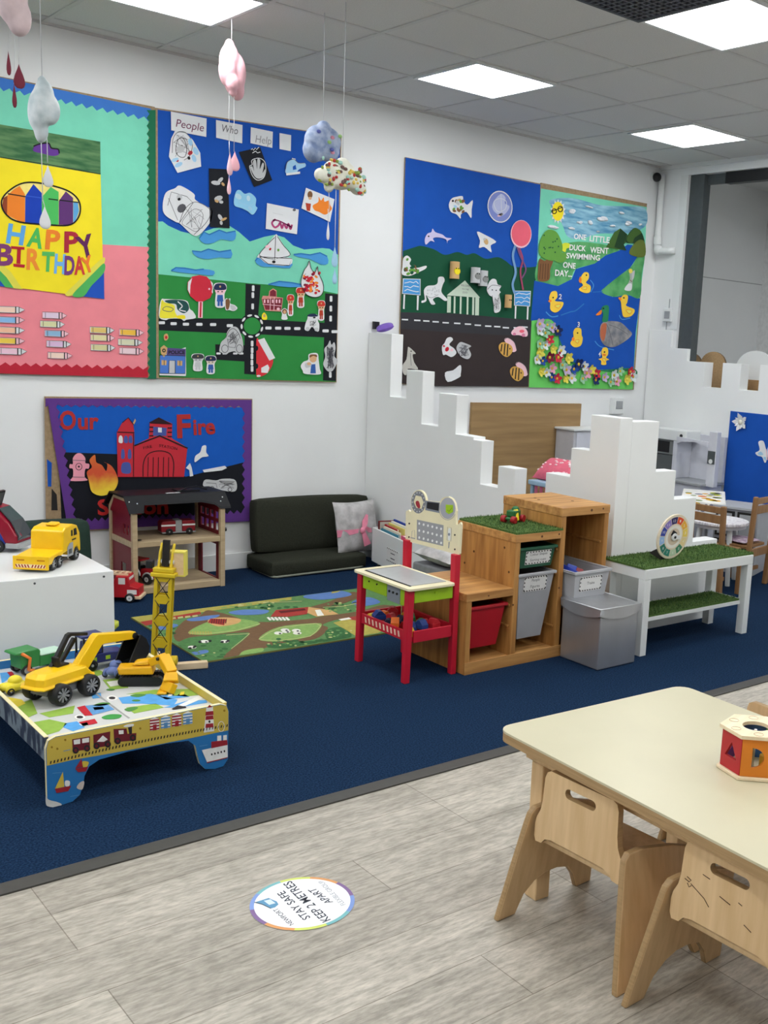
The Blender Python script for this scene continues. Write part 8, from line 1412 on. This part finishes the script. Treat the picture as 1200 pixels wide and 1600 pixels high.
# blue cloud
t = thing('cloud_mobile', 'blue patterned stuffed cloud hanging on a long thread beside the word cards', 'mobile', (2.732, 4.765, 2.404))
cloth_ball('cloud', t, [((-.02, 0, .0), (.07, .06, .085)), ((.045, .0, .02), (.055, .05, .06)), ((.008, 0, .055), (.04, .045, .055)), ((-.045, 0, -.035), (.05, .05, .06)), ((.04, 0, -.03), (.055, .05, .05))], BLC, 11); clo = t.children[0]; thread(t, [(.008, 0, .09), (.004, 0, .594)])
mb = MB(); rnd = random.Random(5)
for k in range(7): mb.ball((rnd.uniform(-.05, .08), -.052 + rnd.uniform(-.006, .006), rnd.uniform(-.05, .05)), (.012, .006, .009), paper('patch_%d' % (k % 3), [(206, 140, 160), (150, 190, 120), (90, 100, 170)][k % 3]), n=8)
mb.build('print', clo)
# floral cloud in front-right of it
FCc = Vector((2.672, 4.50, 2.222)); t = thing('cloud_mobile', 'cream floral stuffed cloud hanging just below the blue cloud', 'mobile', FCc)
Rf = Matrix.Rotation(math.radians(10), 3, 'Y'); 
cloth_ball('cloud', t, [((-.03, 0, .02), (.05, .045, .05)), ((.03, 0, .025), (.055, .045, .05)), ((.075, 0, -.01), (.055, .045, .045)), ((-.085, 0, -.005), (.040, .035, .034)), ((.0, 0, -.02), (.07, .04, .038)), ((-.05, 0, -.048), (.024, .025, .03)), ((.105, 0, -.035), (.04, .035, .034)), ((.02, 0, .055), (.035, .035, .035))], FLC, 23); clo = t.children[0]
mb = MB(); CF = [(176, 60, 60), (130, 150, 70), (206, 180, 90), (110, 84, 80), (150, 190, 180)]
for k in range(70):
    a, b = rnd.uniform(-.105, .135), rnd.uniform(-.055, .06); y = -.042 + .9*((a - .02)**2 + b*b) * 2; mb.ball((a, y - .002, b - .10*(a - .02)), (rnd.uniform(.007, .014), .006, rnd.uniform(.006, .011)), paper('bloom_%d' % (k % 5), CF[k % 5]), n=8)
mb.build('print', clo)
thread(t, [(.02, 0, .085), (.02, 0, .764)]); thread(t, [(-.05, -.0, -.06), (-.045, 0, -.16)]); thread(t, [(-.052, 0, -.15), (-.05, 0, -.205)]); drop(t, (-.05, 0, -.245), .09, .016, PW_, .5); thread(t, [(-.012, 0, -.05), (-.012, 0, -.315)]); drop(t, (-.012, 0, -.36), .10, .034, PBLUE, .3); drop(t, (-.010, 0, -.45), .075, .026, PBLUE, .3)
# grey cloud at left
GC_ = onY(67, 168, 4.6); t = thing('cloud_mobile', 'pale grey stuffed cloud with white drops hanging in front of the birthday poster', 'mobile', GC_)
cloth_ball('cloud', t, [((.004, 0, .04), (.038, .05, .065)), ((-.014, 0, -.015), (.040, .06, .085)), ((.018, -.01, -.005), (.040, .055, .060)), ((-.010, 0, -.085), (.026, .035, .050)), ((.0, 0, .09), (.018, .02, .03)), ((.012, -.04, -.035), (.026, .025, .03))], GWC, 31)
thread(t, [(.0, 0, .11), (.0, 0, ZCEIL - GC_.z)])
thread(t, [(-.010, 0, -.10), (-.010, 0, -.35)]); thread(t, [(.012, 0, -.10), (.012, 0, -.205)]); drop(t, (.012, 0, -.255), .085, .040, PW_, .3); drop(t, (-.004, 0, -.415), .09, .044, PW_, .3); thread(t, [(-.010, 0, -.35), (-.004, 0, -.372)])
# rose cloud cut off at the top left corner
RC0 = onY(18, 6, 4.3); t = thing('cloud_mobile', 'dusty pink stuffed cloud with dark red drops at the top left corner', 'mobile', RC0)
cloth_ball('cloud', t, [((.0, 0, .02), (.05, .06, .09)), ((.022, 0, -.04), (.042, .05, .065)), ((-.03, 0, .06), (.045, .05, .06))], RSC, 41)
DR = paper('drop_wine', (110, 44, 58)); thread(t, [(-.02, 0, .1), (-.02, 0, ZCEIL - RC0.z)])
pz = lambda px, py: onY(px, py, 4.3) - RC0
for (px, py, h, w_, f) in ((13.5, 98, .085, .016, .5), (30, 119, .085, .040, .3), (22.5, 149, .085, .016, .5)):
    q = pz(px, py); drop(t, q, h, w_, DR, f); thread(t, [(q.x, q.y, q.z + h/2 - .002), (q.x*.6 + .01, 0, -.06)], r=.0008)
